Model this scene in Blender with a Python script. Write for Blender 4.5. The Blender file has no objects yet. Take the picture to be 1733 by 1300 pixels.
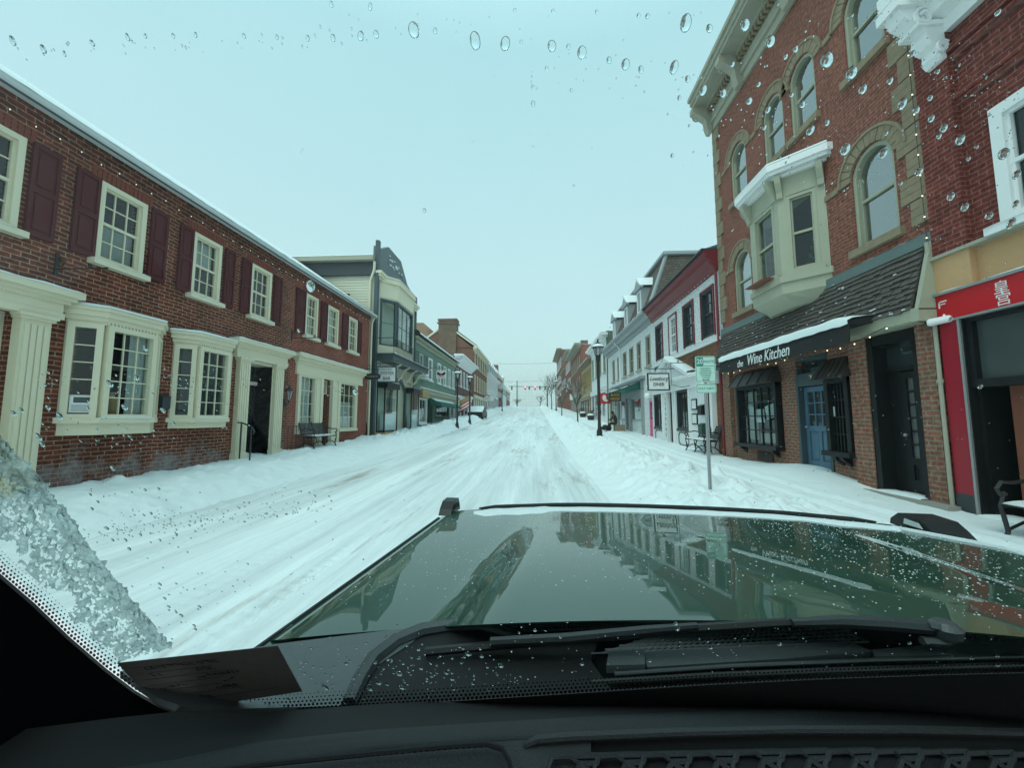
import bpy, bmesh, math, random
from mathutils import Vector, Matrix, noise
R = math.radians
random.seed(7)
S = bpy.context.scene
COL = S.collection
EYE = 1.75
TH, PS, FPX = R(5.1), R(3.375), 650.0

# ---------------------------------------------------------------- camera
cam = bpy.data.cameras.new('camera')
cam.sensor_width = 36; cam.lens = 36 * FPX / 1733; cam.clip_start = .02; cam.clip_end = 4000
co = bpy.data.objects.new('camera', cam); COL.objects.link(co)
co.location = (0, 0, EYE); co.rotation_euler = (R(90) + TH, 0, PS)
S.camera = co

def ray(px, py):
    x = (px - 866.5) / FPX; y = (650 - py) / FPX
    fy = math.cos(TH) - y * math.sin(TH); z = math.sin(TH) + y * math.cos(TH)
    return Vector((x * math.cos(PS) - fy * math.sin(PS), x * math.sin(PS) + fy * math.cos(PS), z))
def on_depth(px, py, D):
    d = ray(px, py); t = D / d.y
    return Vector((d.x * t, D, EYE + d.z * t))

# ---------------------------------------------------------------- objects
BASE = {}
def tag(o, label=None, cat=None, group=None, kind=None):
    if label: o['label'] = label
    if cat: o['category'] = cat
    if group: o['group'] = group
    if kind: o['kind'] = kind
    return o
def thing(name, label, cat, loc=(0, 0, 0), group=None):
    o = bpy.data.objects.new(name, None); COL.objects.link(o)
    o.location = loc; o.empty_display_size = .2
    BASE[o.name] = Vector(loc)
    return tag(o, label, cat, group)
def dup(o, loc, rz=0, label=None, parent=None):
    c = o.copy(); COL.objects.link(c)
    if parent is None:
        c.location = loc; c.rotation_euler = (0, 0, rz)
        if label: c['label'] = label
    else: c.parent = parent
    for ch in o.children: dup(ch, None, 0, None, c)
    return c

class MB:
    def __init__(s): s.v = []; s.f = []; s.m = []
    def add(s, vs, fs, mi=0):
        n = len(s.v); s.v += [Vector(v) for v in vs]
        s.f += [tuple(i + n for i in f) for f in fs]; s.m += [mi] * len(fs); return s
    def hexa(s, p, mi=0):
        return s.add(p, [(3, 2, 1, 0), (4, 5, 6, 7), (0, 1, 5, 4), (1, 2, 6, 5), (2, 3, 7, 6), (3, 0, 4, 7)], mi)
    def box(s, x0, x1, y0, y1, z0, z1, mi=0):
        return s.hexa([(x0, y0, z0), (x1, y0, z0), (x1, y1, z0), (x0, y1, z0), (x0, y0, z1), (x1, y0, z1), (x1, y1, z1), (x0, y1, z1)], mi)
    def fbox(s, fr, u0, u1, z0, z1, d0, d1, mi=0):
        P = fr.p
        return s.hexa([P(u0, z0, d0), P(u1, z0, d0), P(u1, z0, d1), P(u0, z0, d1), P(u0, z1, d0), P(u1, z1, d0), P(u1, z1, d1), P(u0, z1, d1)], mi)
    def quad(s, a, b, c, d, mi=0): return s.add([a, b, c, d], [(0, 1, 2, 3)], mi)
    def loops(s, A, B, mi=0, cap=True, closed=True):
        n = len(A); fs = [(i, (i + 1) % n, n + (i + 1) % n, n + i) for i in range(n if closed else n - 1)]
        if cap: fs += [tuple(range(n))[::-1], tuple(range(n, 2 * n))]
        return s.add(list(A) + list(B), fs, mi)
    def fpoly(s, fr, pts, d0, d1, mi=0):
        return s.loops([fr.p(u, z, d0) for u, z in pts], [fr.p(u, z, d1) for u, z in pts], mi)
    def zprism(s, fr, pts, z0, z1, mi=0):
        return s.loops([fr.p(u, z0, d) for u, d in pts], [fr.p(u, z1, d) for u, d in pts], mi)
    def sweep(s, fr, u0, u1, prof, mi=0):
        return s.loops([fr.p(u0, z, d) for d, z in prof], [fr.p(u1, z, d) for d, z in prof], mi)
    def loft(s, rows, mi=0):
        n = len(rows[0]); vs = [p for r in rows for p in r]
        return s.add(vs, [(j * n + i, j * n + i + 1, (j + 1) * n + i + 1, (j + 1) * n + i) for j in range(len(rows) - 1) for i in range(n - 1)], mi)
    def tube(s, pts, r, n=6, mi=0, cap=True):
        pts = [Vector(p) for p in pts]; k = len(pts); rs = r if isinstance(r, (list, tuple)) else [r] * k
        vs = []; ref = None
        for i, p in enumerate(pts):
            t = (pts[min(i + 1, k - 1)] - pts[max(i - 1, 0)]).normalized()
            if ref is None: ref = Vector((0, 0, 1)) if abs(t.z) < .9 else Vector((1, 0, 0))
            a = t.cross(ref)
            a = a.normalized() if a.length > 1e-6 else t.orthogonal().normalized()
            b = a.cross(t); ref = b
            vs += [p + (a * math.cos(6.28319 * j / n) + b * math.sin(6.28319 * j / n)) * rs[i] for j in range(n)]
        fs = [(i * n + j, i * n + (j + 1) % n, (i + 1) * n + (j + 1) % n, (i + 1) * n + j) for i in range(k - 1) for j in range(n)]
        if cap: fs += [tuple(range(n))[::-1], tuple(range((k - 1) * n, k * n))]
        return s.add(vs, fs, mi)
    def lathe(s, c, prof, n=16, mi=0):
        vs = [(c[0] + r * math.cos(6.28319 * j / n), c[1] + r * math.sin(6.28319 * j / n), c[2] + z) for r, z in prof for j in range(n)]
        k = len(prof)
        fs = [(i * n + j, i * n + (j + 1) % n, (i + 1) * n + (j + 1) % n, (i + 1) * n + j) for i in range(k - 1) for j in range(n)]
        fs += [tuple(range(n))[::-1], tuple(range((k - 1) * n, k * n))]
        return s.add(vs, fs, mi)
    def ball(s, c, r, sc=(1, 1, 1), nu=10, nv=6, mi=0, M=None):
        vs = []
        for i in range(1, nv):
            a = math.pi * i / nv
            for j in range(nu):
                b = 6.28319 * j / nu
                vs.append(Vector((r * sc[0] * math.sin(a) * math.cos(b), r * sc[1] * math.sin(a) * math.sin(b), r * sc[2] * math.cos(a))))
        vs += [Vector((0, 0, r * sc[2])), Vector((0, 0, -r * sc[2]))]
        if M: vs = [M @ v for v in vs]
        vs = [v + Vector(c) for v in vs]
        fs = [(i * nu + j, (i + 1) * nu + j, (i + 1) * nu + (j + 1) % nu, i * nu + (j + 1) % nu) for i in range(nv - 2) for j in range(nu)]
        t = len(vs) - 2
        fs += [(t, j, (j + 1) % nu) for j in range(nu)] + [(t + 1, (nv - 2) * nu + (j + 1) % nu, (nv - 2) * nu + j) for j in range(nu)]
        return s.add(vs, fs, mi)
    def arc(s, fr, uc, zs, r0, r1, d0, d1, n=14, mi=0):
        for i in range(n):
            a, b = math.pi * i / n, math.pi * (i + 1) / n
            pts = [(uc + r * math.cos(t), zs + r * math.sin(t)) for r, t in ((r0, a), (r1, a), (r1, b), (r0, b))]
            s.fpoly(fr, pts, d0, d1, mi)
        return s
    def build(s, name, mats, parent=None, smooth=False, label=None, cat=None, group=None, kind=None, recalc=True):
        me = bpy.data.meshes.new(name)
        if parent is not None: off = BASE[parent.name]
        else:
            xs = [v.x for v in s.v]; ys = [v.y for v in s.v]
            off = Vector(((min(xs) + max(xs)) / 2, (min(ys) + max(ys)) / 2, min(v.z for v in s.v)))
        me.from_pydata([v - off for v in s.v], [], s.f)
        for m in (mats if isinstance(mats, (list, tuple)) else [mats]): me.materials.append(m)
        me.polygons.foreach_set('material_index', s.m)
        if recalc:
            bm = bmesh.new(); bm.from_mesh(me); bmesh.ops.recalc_face_normals(bm, faces=bm.faces); bm.to_mesh(me); bm.free()
        me.polygons.foreach_set('use_smooth', [bool(smooth)] * len(me.polygons))
        if smooth and smooth != 'full': me.set_sharp_from_angle(angle=R(40))
        o = bpy.data.objects.new(name, me); COL.objects.link(o)
        if parent is not None: o.parent = parent; BASE[o.name] = off
        else: o.location = off; BASE[o.name] = off
        return tag(o, label, cat, group, kind)

class Fr:                       # a facade plane: u along it, z up, d outwards
    def __init__(s, o, U, N):
        s.o = Vector((o[0], o[1], 0)); s.U = Vector((U[0], U[1], 0)).normalized(); s.N = Vector((N[0], N[1], 0)).normalized()
    def p(s, u, z, d=0):
        q = s.o + s.U * u + s.N * d; return Vector((q.x, q.y, z))
    def face(s, a, b):          # a sub-frame on the vertical face from (u,d) a to b
        A, B = s.p(a[0], 0, a[1]), s.p(b[0], 0, b[1])
        U = (B - A).normalized(); N = Vector((U.y, -U.x, 0))
        if N.dot(s.N) < 0: N = -N
        return Fr((A.x, A.y), U, N), (B - A).length
LF = Fr((-9, 0), (0, 1), (1, 0))
RF = Fr((6.5, 0), (0, 1), (-1, 0))
def south(y): return Fr((0, y), (1, 0), (0, -1))

def text(fr, u, z, d, s, size, mat, parent, shear=0, thick=.004, sx=1, name='lettering', roll=0, space=1):
    cu = bpy.data.curves.new('lettering', 'FONT'); cu.body = s; cu.size = size; cu.extrude = thick
    cu.align_x = 'CENTER'; cu.align_y = 'CENTER'; cu.shear = shear; cu.resolution_u = 3; cu.space_character = space
    t = bpy.data.objects.new('lettering', cu); COL.objects.link(t)
    bpy.context.view_layer.update()
    me = bpy.data.meshes.new_from_object(t.evaluated_get(bpy.context.evaluated_depsgraph_get()))
    bpy.data.objects.remove(t)
    Z = Vector((0, 0, 1)); X = Z.cross(fr.N)
    c = fr.p(u, z, d) - BASE[parent.name]
    M = Matrix.Translation(c) @ Matrix(((X.x, 0, fr.N.x, 0), (X.y, 0, fr.N.y, 0), (0, 1, 0, 0), (0, 0, 0, 1))) @ Matrix.Rotation(roll, 4, 'Z') @ Matrix.Diagonal((sx, 1, 1, 1))
    me.transform(M); me.materials.clear(); me.materials.append(mat)
    o = bpy.data.objects.new(name, me); COL.objects.link(o); o.parent = parent; BASE[o.name] = BASE[parent.name]
    return o

# ---------------------------------------------------------------- materials
def nodes(name):
    m = bpy.data.materials.new(name); m.use_nodes = True
    nt = m.node_tree; nt.nodes.clear()
    N = lambda t, **k: _n(nt, t, k)
    out = N('ShaderNodeOutputMaterial')
    return m, nt, N, out
def _n(nt, t, k):
    n = nt.nodes.new(t)
    for a, b in k.items(): setattr(n, a, b)
    return n
def setp(b, **k):
    for a, v in k.items(): b.inputs[a.replace('_', ' ')].default_value = v
def c4(c, f=1): return (min(c[0] * f, 1), min(c[1] * f, 1), min(c[2] * f, 1), 1)
def mat(name, col, rough=.6, var=.18, scale=5, bump=.15, metal=0, coat=0, spec=.5, dirt=None, bscale=60, emit=0):
    m, nt, N, out = nodes(name); L = nt.links.new
    b = N('ShaderNodeBsdfPrincipled'); L(b.outputs[0], out.inputs[0])
    tc = N('ShaderNodeTexCoord'); nz = N('ShaderNodeTexNoise'); setp(nz, Scale=scale, Detail=6, Roughness=.65); L(tc.outputs['Object'], nz.inputs['Vector'])
    mx = N('ShaderNodeMix', data_type='RGBA'); L(nz.outputs[0], mx.inputs[0])
    mx.inputs[6].default_value = c4(col, 1 - var); mx.inputs[7].default_value = c4(dirt or col, 1 + var)
    L(mx.outputs[2], b.inputs['Base Color'])
    setp(b, Roughness=rough, Metallic=metal); b.inputs['Coat Weight'].default_value = coat; b.inputs['Specular IOR Level'].default_value = spec
    if bump:
        n2 = N('ShaderNodeTexNoise'); setp(n2, Scale=bscale, Detail=4); L(tc.outputs['Object'], n2.inputs['Vector'])
        bp = N('ShaderNodeBump'); setp(bp, Strength=bump, Distance=.01); L(n2.outputs[0], bp.inputs['Height']); L(bp.outputs[0], b.inputs['Normal'])
    if emit: b.inputs['Emission Color'].default_value = c4(col); b.inputs['Emission Strength'].default_value = emit
    return m
def brick(name, c1, c2, mort, bw=.215, rh=.075, ms=.011, stain=(.5, .45, .4), stamt=.5, bump=.6, salt=0):
    m, nt, N, out = nodes(name); L = nt.links.new
    b = N('ShaderNodeBsdfPrincipled'); L(b.outputs[0], out.inputs[0]); setp(b, Roughness=.9)
    b.inputs['Specular IOR Level'].default_value = .2
    tc = N('ShaderNodeTexCoord'); sp = N('ShaderNodeSeparateXYZ'); L(tc.outputs['Object'], sp.inputs[0])
    ad = N('ShaderNodeMath', operation='ADD'); L(sp.outputs[0], ad.inputs[0]); L(sp.outputs[1], ad.inputs[1])
    nw = N('ShaderNodeTexNoise'); setp(nw, Scale=2.2, Detail=3); L(tc.outputs['Object'], nw.inputs['Vector'])
    wz = N('ShaderNodeMath', operation='MULTIPLY_ADD'); wz.inputs[1].default_value = .05; L(nw.outputs[0], wz.inputs[0]); L(sp.outputs[2], wz.inputs[2])
    cb = N('ShaderNodeCombineXYZ'); L(ad.outputs[0], cb.inputs[0]); L(wz.outputs[0], cb.inputs[1])
    br = N('ShaderNodeTexBrick'); L(cb.outputs[0], br.inputs['Vector'])
    br.inputs['Color1'].default_value = c4(c1); br.inputs['Color2'].default_value = c4(c2); br.inputs['Mortar'].default_value = c4(mort)
    setp(br, Scale=1, Mortar_Size=ms, Mortar_Smooth=.3, Bias=0, Brick_Width=bw, Row_Height=rh)
    nz = N('ShaderNodeTexNoise'); setp(nz, Scale=.9, Detail=8, Roughness=.7); L(tc.outputs['Object'], nz.inputs['Vector'])
    rp = N('ShaderNodeMapRange'); setp(rp, From_Min=.35, From_Max=.7, To_Min=0, To_Max=stamt); L(nz.outputs[0], rp.inputs[0])
    mx = N('ShaderNodeMix', data_type='RGBA', blend_type='MULTIPLY'); L(rp.outputs[0], mx.inputs[0]); L(br.outputs[0], mx.inputs[6]); mx.inputs[7].default_value = c4(stain)
    n3 = N('ShaderNodeTexNoise'); setp(n3, Scale=14, Detail=4); L(tc.outputs['Object'], n3.inputs['Vector'])
    r3 = N('ShaderNodeMapRange'); setp(r3, From_Min=.3, From_Max=.7, To_Min=.65, To_Max=1.3); L(n3.outputs[0], r3.inputs[0])
    m3 = N('ShaderNodeMix', data_type='RGBA', blend_type='MULTIPLY'); m3.inputs[0].default_value = 1; L(mx.outputs[2], m3.inputs[6]); L(r3.outputs[0], m3.inputs[7])
    col = m3.outputs[2]
    if salt:
        n4 = N('ShaderNodeTexNoise'); setp(n4, Scale=1.7, Detail=5, Roughness=.75); L(tc.outputs['Object'], n4.inputs['Vector'])
        h = N('ShaderNodeMapRange'); setp(h, From_Min=salt, From_Max=salt - .9, To_Min=0, To_Max=.32); L(sp.outputs[2], h.inputs[0])
        a4 = N('ShaderNodeMath', operation='ADD'); L(n4.outputs[0], a4.inputs[0]); L(h.outputs[0], a4.inputs[1])
        r4 = N('ShaderNodeMapRange'); setp(r4, From_Min=.72, From_Max=.95, To_Min=0, To_Max=.6); L(a4.outputs[0], r4.inputs[0])
        m4 = N('ShaderNodeMix', data_type='RGBA'); L(r4.outputs[0], m4.inputs[0]); L(col, m4.inputs[6]); m4.inputs[7].default_value = (.36, .35, .36, 1)
        col = m4.outputs[2]
    L(col, b.inputs['Base Color'])
    iv = N('ShaderNodeMath', operation='SUBTRACT'); iv.inputs[0].default_value = 1; L(br.outputs['Fac'], iv.inputs[1])
    a5 = N('ShaderNodeMath', operation='MULTIPLY_ADD'); a5.inputs[1].default_value = .35; L(n3.outputs[0], a5.inputs[0]); L(iv.outputs[0], a5.inputs[2])
    bp = N('ShaderNodeBump'); setp(bp, Strength=bump, Distance=.012); L(a5.outputs[0], bp.inputs['Height']); L(bp.outputs[0], b.inputs['Normal'])
    return m
def glass(name, tint=(.75, .85, .85), base=.05, rough=.01, graz=.85):
    m, nt, N, out = nodes(name); L = nt.links.new
    t = N('ShaderNodeBsdfTransparent'); t.inputs[0].default_value = c4(tint)
    g = N('ShaderNodeBsdfGlossy'); setp(g, Roughness=rough); g.inputs[0].default_value = (.95, .97, .97, 1)
    w = N('ShaderNodeLayerWeight'); w.inputs[0].default_value = .5
    p = N('ShaderNodeMath', operation='POWER'); p.inputs[1].default_value = 3.5; L(w.outputs['Facing'], p.inputs[0])
    a = N('ShaderNodeMath', operation='MULTIPLY_ADD'); a.inputs[1].default_value = graz; a.inputs[2].default_value = base; L(p.outputs[0], a.inputs[0])
    mx = N('ShaderNodeMixShader'); L(a.outputs[0], mx.inputs[0]); L(t.outputs[0], mx.inputs[1]); L(g.outputs[0], mx.inputs[2]); L(mx.outputs[0], out.inputs[0])
    return m
def boards(name, col, pitch=.12, var=.15, dirt=(.5, .5, .42)):
    m, nt, N, out = nodes(name); L = nt.links.new
    b = N('ShaderNodeBsdfPrincipled'); L(b.outputs[0], out.inputs[0]); setp(b, Roughness=.65)
    tc = N('ShaderNodeTexCoord'); sp = N('ShaderNodeSeparateXYZ'); L(tc.outputs['Object'], sp.inputs[0])
    d = N('ShaderNodeMath', operation='DIVIDE'); d.inputs[1].default_value = pitch; L(sp.outputs[2], d.inputs[0])
    f = N('ShaderNodeMath', operation='FRACT'); L(d.outputs[0], f.inputs[0])
    mp = N('ShaderNodeMapping'); mp.inputs['Scale'].default_value = (1.5, 1.5, 9); L(tc.outputs['Object'], mp.inputs[0])
    nz = N('ShaderNodeTexNoise'); setp(nz, Scale=1.2, Detail=7, Roughness=.7); L(mp.outputs[0], nz.inputs['Vector'])
    r = N('ShaderNodeMapRange'); setp(r, From_Min=.4, From_Max=.75, To_Min=0, To_Max=.75); L(nz.outputs[0], r.inputs[0])
    mx = N('ShaderNodeMix', data_type='RGBA'); L(r.outputs[0], mx.inputs[0]); mx.inputs[6].default_value = c4(col); mx.inputs[7].default_value = c4(dirt)
    L(mx.outputs[2], b.inputs['Base Color'])
    iv = N('ShaderNodeMath', operation='SUBTRACT'); iv.inputs[0].default_value = 1; L(f.outputs[0], iv.inputs[1])
    bp = N('ShaderNodeBump'); setp(bp, Strength=1, Distance=.03); L(iv.outputs[0], bp.inputs['Height']); L(bp.outputs[0], b.inputs['Normal'])
    return m
def snow_mat(name, dirty=0):
    m, nt, N, out = nodes(name); L = nt.links.new
    b = N('ShaderNodeBsdfPrincipled'); L(b.outputs[0], out.inputs[0]); setp(b, Roughness=.75); b.inputs['Specular IOR Level'].default_value = .25
    tc = N('ShaderNodeTexCoord'); nz = N('ShaderNodeTexNoise'); setp(nz, Scale=1.3, Detail=8, Roughness=.7); L(tc.outputs['Object'], nz.inputs['Vector'])
    mx = N('ShaderNodeMix', data_type='RGBA'); L(nz.outputs[0], mx.inputs[0]); mx.inputs[6].default_value = (.76, .83, .85, 1); mx.inputs[7].default_value = (.84, .91, .93, 1)
    col = mx.outputs[2]
    if dirty:
        def streak(scale, lo, hi, mxv, c, col, det=6):
            mp = N('ShaderNodeMapping'); mp.inputs['Scale'].default_value = scale; L(tc.outputs['Object'], mp.inputs[0])
            n = N('ShaderNodeTexNoise'); setp(n, Scale=1, Detail=det, Roughness=.72); L(mp.outputs[0], n.inputs['Vector'])
            r = N('ShaderNodeMapRange'); setp(r, From_Min=lo, From_Max=hi, To_Min=0, To_Max=mxv); L(n.outputs[0], r.inputs[0])
            x = N('ShaderNodeMix', data_type='RGBA'); L(r.outputs[0], x.inputs[0]); L(col, x.inputs[6]); x.inputs[7].default_value = c4(c)
            return x.outputs[2]
        # packed, polished and sanded lanes run along the street
        col = streak((1.5, .08, 1), .40, .64, .75, (.52, .57, .59), col, 8)
        col = streak((11, .3, 1), .47, .68, .3, (.44, .46, .46), col)
        col = streak((1.0, .14, 1), .57, .68, .7, (.28, .235, .18), col, 9)
    L(col, b.inputs['Base Color'])
    if dirty:
        n5 = N('ShaderNodeTexNoise'); setp(n5, Scale=38, Detail=5, Roughness=.8); L(tc.outputs['Object'], n5.inputs['Vector'])
        r5 = N('ShaderNodeMapRange'); setp(r5, From_Min=.56, From_Max=.72, To_Min=0, To_Max=.35); L(n5.outputs[0], r5.inputs[0])
        x5 = N('ShaderNodeMix', data_type='RGBA'); L(r5.outputs[0], x5.inputs[0]); L(col, x5.inputs[6]); x5.inputs[7].default_value = (.45, .47, .47, 1); L(x5.outputs[2], b.inputs['Base Color'])
    n2 = N('ShaderNodeTexNoise'); setp(n2, Scale=34 if dirty else 26, Detail=8, Roughness=.78); L(tc.outputs['Object'], n2.inputs['Vector'])
    bp = N('ShaderNodeBump'); setp(bp, Strength=.4 if dirty else .7, Distance=.02 if dirty else .03); L(n2.outputs[0], bp.inputs['Height']); L(bp.outputs[0], b.inputs['Normal'])
    return m

m_brickL = brick('old_dark_brick', (.255, .062, .036), (.125, .036, .025), (.42, .28, .20), bw=.25, rh=.088, ms=.010, stain=(.36, .36, .35), stamt=.85, salt=1.3)
m_brickL2 = brick('red_old_brick', (.32, .075, .048), (.22, .052, .038), (.38, .24, .18), bw=.25, rh=.088, ms=.010, stain=(.55, .5, .48), stamt=.6)
m_brickR = brick('pressed_red_brick', (.275, .10, .07), (.20, .075, .055), (.36, .19, .15), ms=.006, stain=(.72, .68, .66), stamt=.5, bump=.3)
m_brickR0 = brick('deep_red_brick', (.22, .05, .038), (.15, .036, .03), (.26, .13, .11), ms=.008, stain=(.6, .55, .55), stamt=.5)
m_brickShop = brick('salvaged_brick', (.33, .10, .07), (.22, .12, .085), (.27, .22, .17), rh=.08, ms=.014, stain=(.62, .62, .52), stamt=.7)
m_brickBrown = brick('brown_brick', (.26, .10, .06), (.19, .075, .05), (.24, .17, .13), stain=(.6, .55, .5), stamt=.6)
m_brickDiner = brick('tan_brick', (.30, .14, .075), (.22, .10, .06), (.14, .09, .06), rh=.085, ms=.012, stamt=.4)
m_brickWhite = brick('white_painted_brick', (.80, .80, .80), (.74, .75, .76), (.70, .71, .72), ms=.008, stain=(.85, .86, .87), stamt=.4, bump=.8)
m_brickPlum = brick('plum_brick', (.20, .09, .09), (.16, .07, .075), (.2, .13, .12))
m_chimney = brick('chimney_brick', (.22, .13, .085), (.15, .085, .06), (.26, .20, .16), stamt=.6)
m_cream = mat('cream_paint', (.78, .72, .54), .55, .1, 2.2, .12, dirt=(.66, .60, .45))
m_white = mat('white_paint', (.80, .80, .80), .5, .05, 3, .06)
m_sage = mat('putty_paint', (.37, .37, .28), .55, .1, 4, .06)
m_stone = mat('buff_sandstone', (.27, .205, .135), .85, .35, 9, .4)
m_lime = mat('grey_limestone', (.36, .34, .27), .8, .15, 7, .3)
m_maroon = mat('maroon_paint', (.095, .026, .028), .8, .14, 5, .04, spec=.12, bscale=18)
m_red = mat('cornice_red_paint', (.17, .014, .022), .45, .1, 4, .05)
m_signred = mat('glossy_red_panel', (.52, .010, .018), .25, .06, 2, .02)
m_redpanel = mat('wine_red_panel', (.30, .008, .022), .3, .1, 2, .02)
m_black = mat('black_paint', (.010, .011, .012), .4, .2, 6, .05, spec=.3)
m_iron = mat('black_cast_iron', (.014, .015, .016), .45, .3, 12, .2)
m_charcoal = mat('charcoal_paint', (.035, .042, .048), .5, .2, 5, .08)
m_slate = mat('slate_blue_trim', (.05, .075, .085), .5, .15, 5, .08)
m_bluedoor = mat('dusty_blue_paint', (.075, .15, .22), .45, .1, 4, .06)
m_green = mat('sage_green_boards', (.13, .21, .155), .6, .14, 3, .1)
m_dgreen = mat('dark_green_paint', (.025, .075, .055), .5, .15, 4, .06)
m_awning = mat('green_awning_cloth', (.012, .10, .075), .8, .15, 6, .1)
m_canvas = mat('black_canvas', (.012, .011, .012), .85, .2, 8, .15)
m_pink = mat('pink_paint', (.72, .10, .27), .45, .08, 4, .05)
m_yellow = mat('ochre_paint', (.36, .265, .12), .6, .12, 4, .08)
m_tan = mat('tan_stucco', (.56, .33, .17), .8, .1, 8, .4)
m_grey = mat('grey_paint', (.30, .32, .33), .5, .1, 4, .06)
m_steel = mat('galvanised_steel', (.36, .37, .37), .45, .2, 20, .1, metal=.6)
m_flash = mat('verdigris_flashing', (.12, .16, .155), .6, .25, 6, .1)
m_shingle = mat('weathered_shingle', (.10, .085, .075), .9, .5, 11, .5)
m_shingle2 = mat('brown_roof_shingle', (.17, .135, .115), .9, .35, 9, .4)
m_roofdark = mat('dark_roofing', (.05, .05, .052), .85, .3, 6, .3)
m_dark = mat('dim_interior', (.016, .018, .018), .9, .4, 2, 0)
m_curtain = mat('pale_curtain', (.55, .55, .52), .9, .15, 9, .2)
m_blind = mat('window_blind', (.62, .62, .58), .7, .1, 4, 0)
m_wood = mat('red_brown_door_wood', (.20, .06, .033), .4, .25, 3, .1)
m_bark = mat('grey_brown_bark', (.085, .07, .055), .9, .3, 10, .5)
m_bronze = mat('dark_bronze', (.035, .028, .02), .4, .3, 10, .2, metal=.5)
m_sign = mat('white_sign_face', (.78, .79, .79), .4, .04, 3, 0)
m_signgreen = mat('sign_green_ink', (.02, .22, .15), .4, .05, 3, 0)
m_gold = mat('gold_lettering', (.55, .34, .06), .4, .1, 6, 0)
m_ink = mat('black_ink', (.015, .015, .016), .5, .1, 5, 0)
m_redink = mat('red_ink', (.55, .03, .03), .5, .1, 5, 0)
m_concrete = mat('concrete_step', (.30, .29, .26), .9, .2, 7, .3)
m_bulb = mat('lit_warm_bulb', (1, .72, .38), .3, 0, 1, 0, emit=2.5)
m_bulbw = mat('lit_white_bulb', (1, .93, .78), .3, 0, 1, 0, emit=1.6)
m_redlamp = mat('lit_red_signal', (1, .05, .08), .3, 0, 1, 0, emit=22)
m_globe = mat('opal_globe', (.85, .85, .83), .25, .03, 3, 0)
m_glass = glass('window_glass')
m_glassd = mat('dark_window_glass', (.03, .04, .042), .04, .5, 1.2, 0, spec=.9)
m_frost = mat('dull_grey_pane', (.10, .11, .11), .15, .25, 3, 0)
m_signplate = mat('pale_green_sign_sheet', (.48, .67, .60), .4, .04, 3, 0)
m_glassr = glass('sky_window_glass', (.5, .58, .58), .34)
m_lampglass = glass('lantern_glass', (.85, .9, .9), .12, .1)
m_parapet = mat('weathered_slate_metal', (.12, .145, .15), .6, .2, 4, .1)
m_clapL = boards('cream_clapboard', (.62, .60, .47), .13)
m_clapG = boards('green_clapboard', (.14, .225, .165), .13, dirt=(.11, .18, .13))
m_clapW = boards('white_clapboard', (.76, .77, .78), .13, dirt=(.66, .67, .68))
m_snow = snow_mat('fresh_snow'); m_road = snow_mat('packed_road_snow', 1)
# ---------------------------------------------------------------- sky and light
w = bpy.data.worlds.new('World'); S.world = w; w.use_nodes = True
nt = w.node_tree; nt.nodes.clear(); L = nt.links.new
SUN_EL, SUN_AZ = R(58), R(205)
out = nt.nodes.new('ShaderNodeOutputWorld')
sky = nt.nodes.new('ShaderNodeTexSky'); sky.sky_type = 'NISHITA'; sky.sun_disc = False
sky.sun_elevation = SUN_EL; sky.sun_rotation = SUN_AZ; sky.air_density = 1.5; sky.dust_density = 4
b1 = nt.nodes.new('ShaderNodeBackground'); b1.inputs[1].default_value = .05; L(sky.outputs[0], b1.inputs[0])
tc = nt.nodes.new('ShaderNodeTexCoord'); sp = nt.nodes.new('ShaderNodeSeparateXYZ'); L(tc.outputs['Generated'], sp.inputs[0])
cr = nt.nodes.new('ShaderNodeValToRGB'); L(sp.outputs[2], cr.inputs[0])       # an even cloud deck, brighter overhead
for i, (p, c) in enumerate([(0, (.74, .82, .81)), (.3, (.65, .755, .76)), (.72, (.535, .725, .745)), (1, (.95, 1.2, 1.22))]):
    e = cr.color_ramp.elements[i] if i < 2 else cr.color_ramp.elements.new(p)
    e.position = p; e.color = (*c, 1)
nz = nt.nodes.new('ShaderNodeTexNoise'); nz.inputs['Scale'].default_value = 1.6; nz.inputs['Detail'].default_value = 3; L(tc.outputs['Generated'], nz.inputs['Vector'])
mr = nt.nodes.new('ShaderNodeMapRange'); mr.inputs['To Min'].default_value = .94; mr.inputs['To Max'].default_value = 1.06; L(nz.outputs[0], mr.inputs[0])
b2 = nt.nodes.new('ShaderNodeBackground'); L(cr.outputs[0], b2.inputs[0]); L(mr.outputs[0], b2.inputs[1])
ad = nt.nodes.new('ShaderNodeAddShader'); L(b1.outputs[0], ad.inputs[0]); L(b2.outputs[0], ad.inputs[1]); L(ad.outputs[0], out.inputs[0])
sl = bpy.data.lights.new('sun', 'SUN'); sl.energy = 1.0; sl.angle = R(30); sl.color = (1, .96, .9)
so = bpy.data.objects.new('sun', sl); COL.objects.link(so)
sv = Vector((math.sin(SUN_AZ) * math.cos(SUN_EL), math.cos(SUN_AZ) * math.cos(SUN_EL), math.sin(SUN_EL)))
so.rotation_euler = sv.to_track_quat('Z', 'Y').to_euler()
S.view_settings.view_transform = 'Standard'; S.view_settings.look = 'None'; S.view_settings.gamma = 1
S.view_settings.exposure = 0
S.cycles.max_bounces = 10; S.cycles.transparent_max_bounces = 24; S.cycles.caustics_reflective = False; S.cycles.caustics_refractive = False

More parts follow.
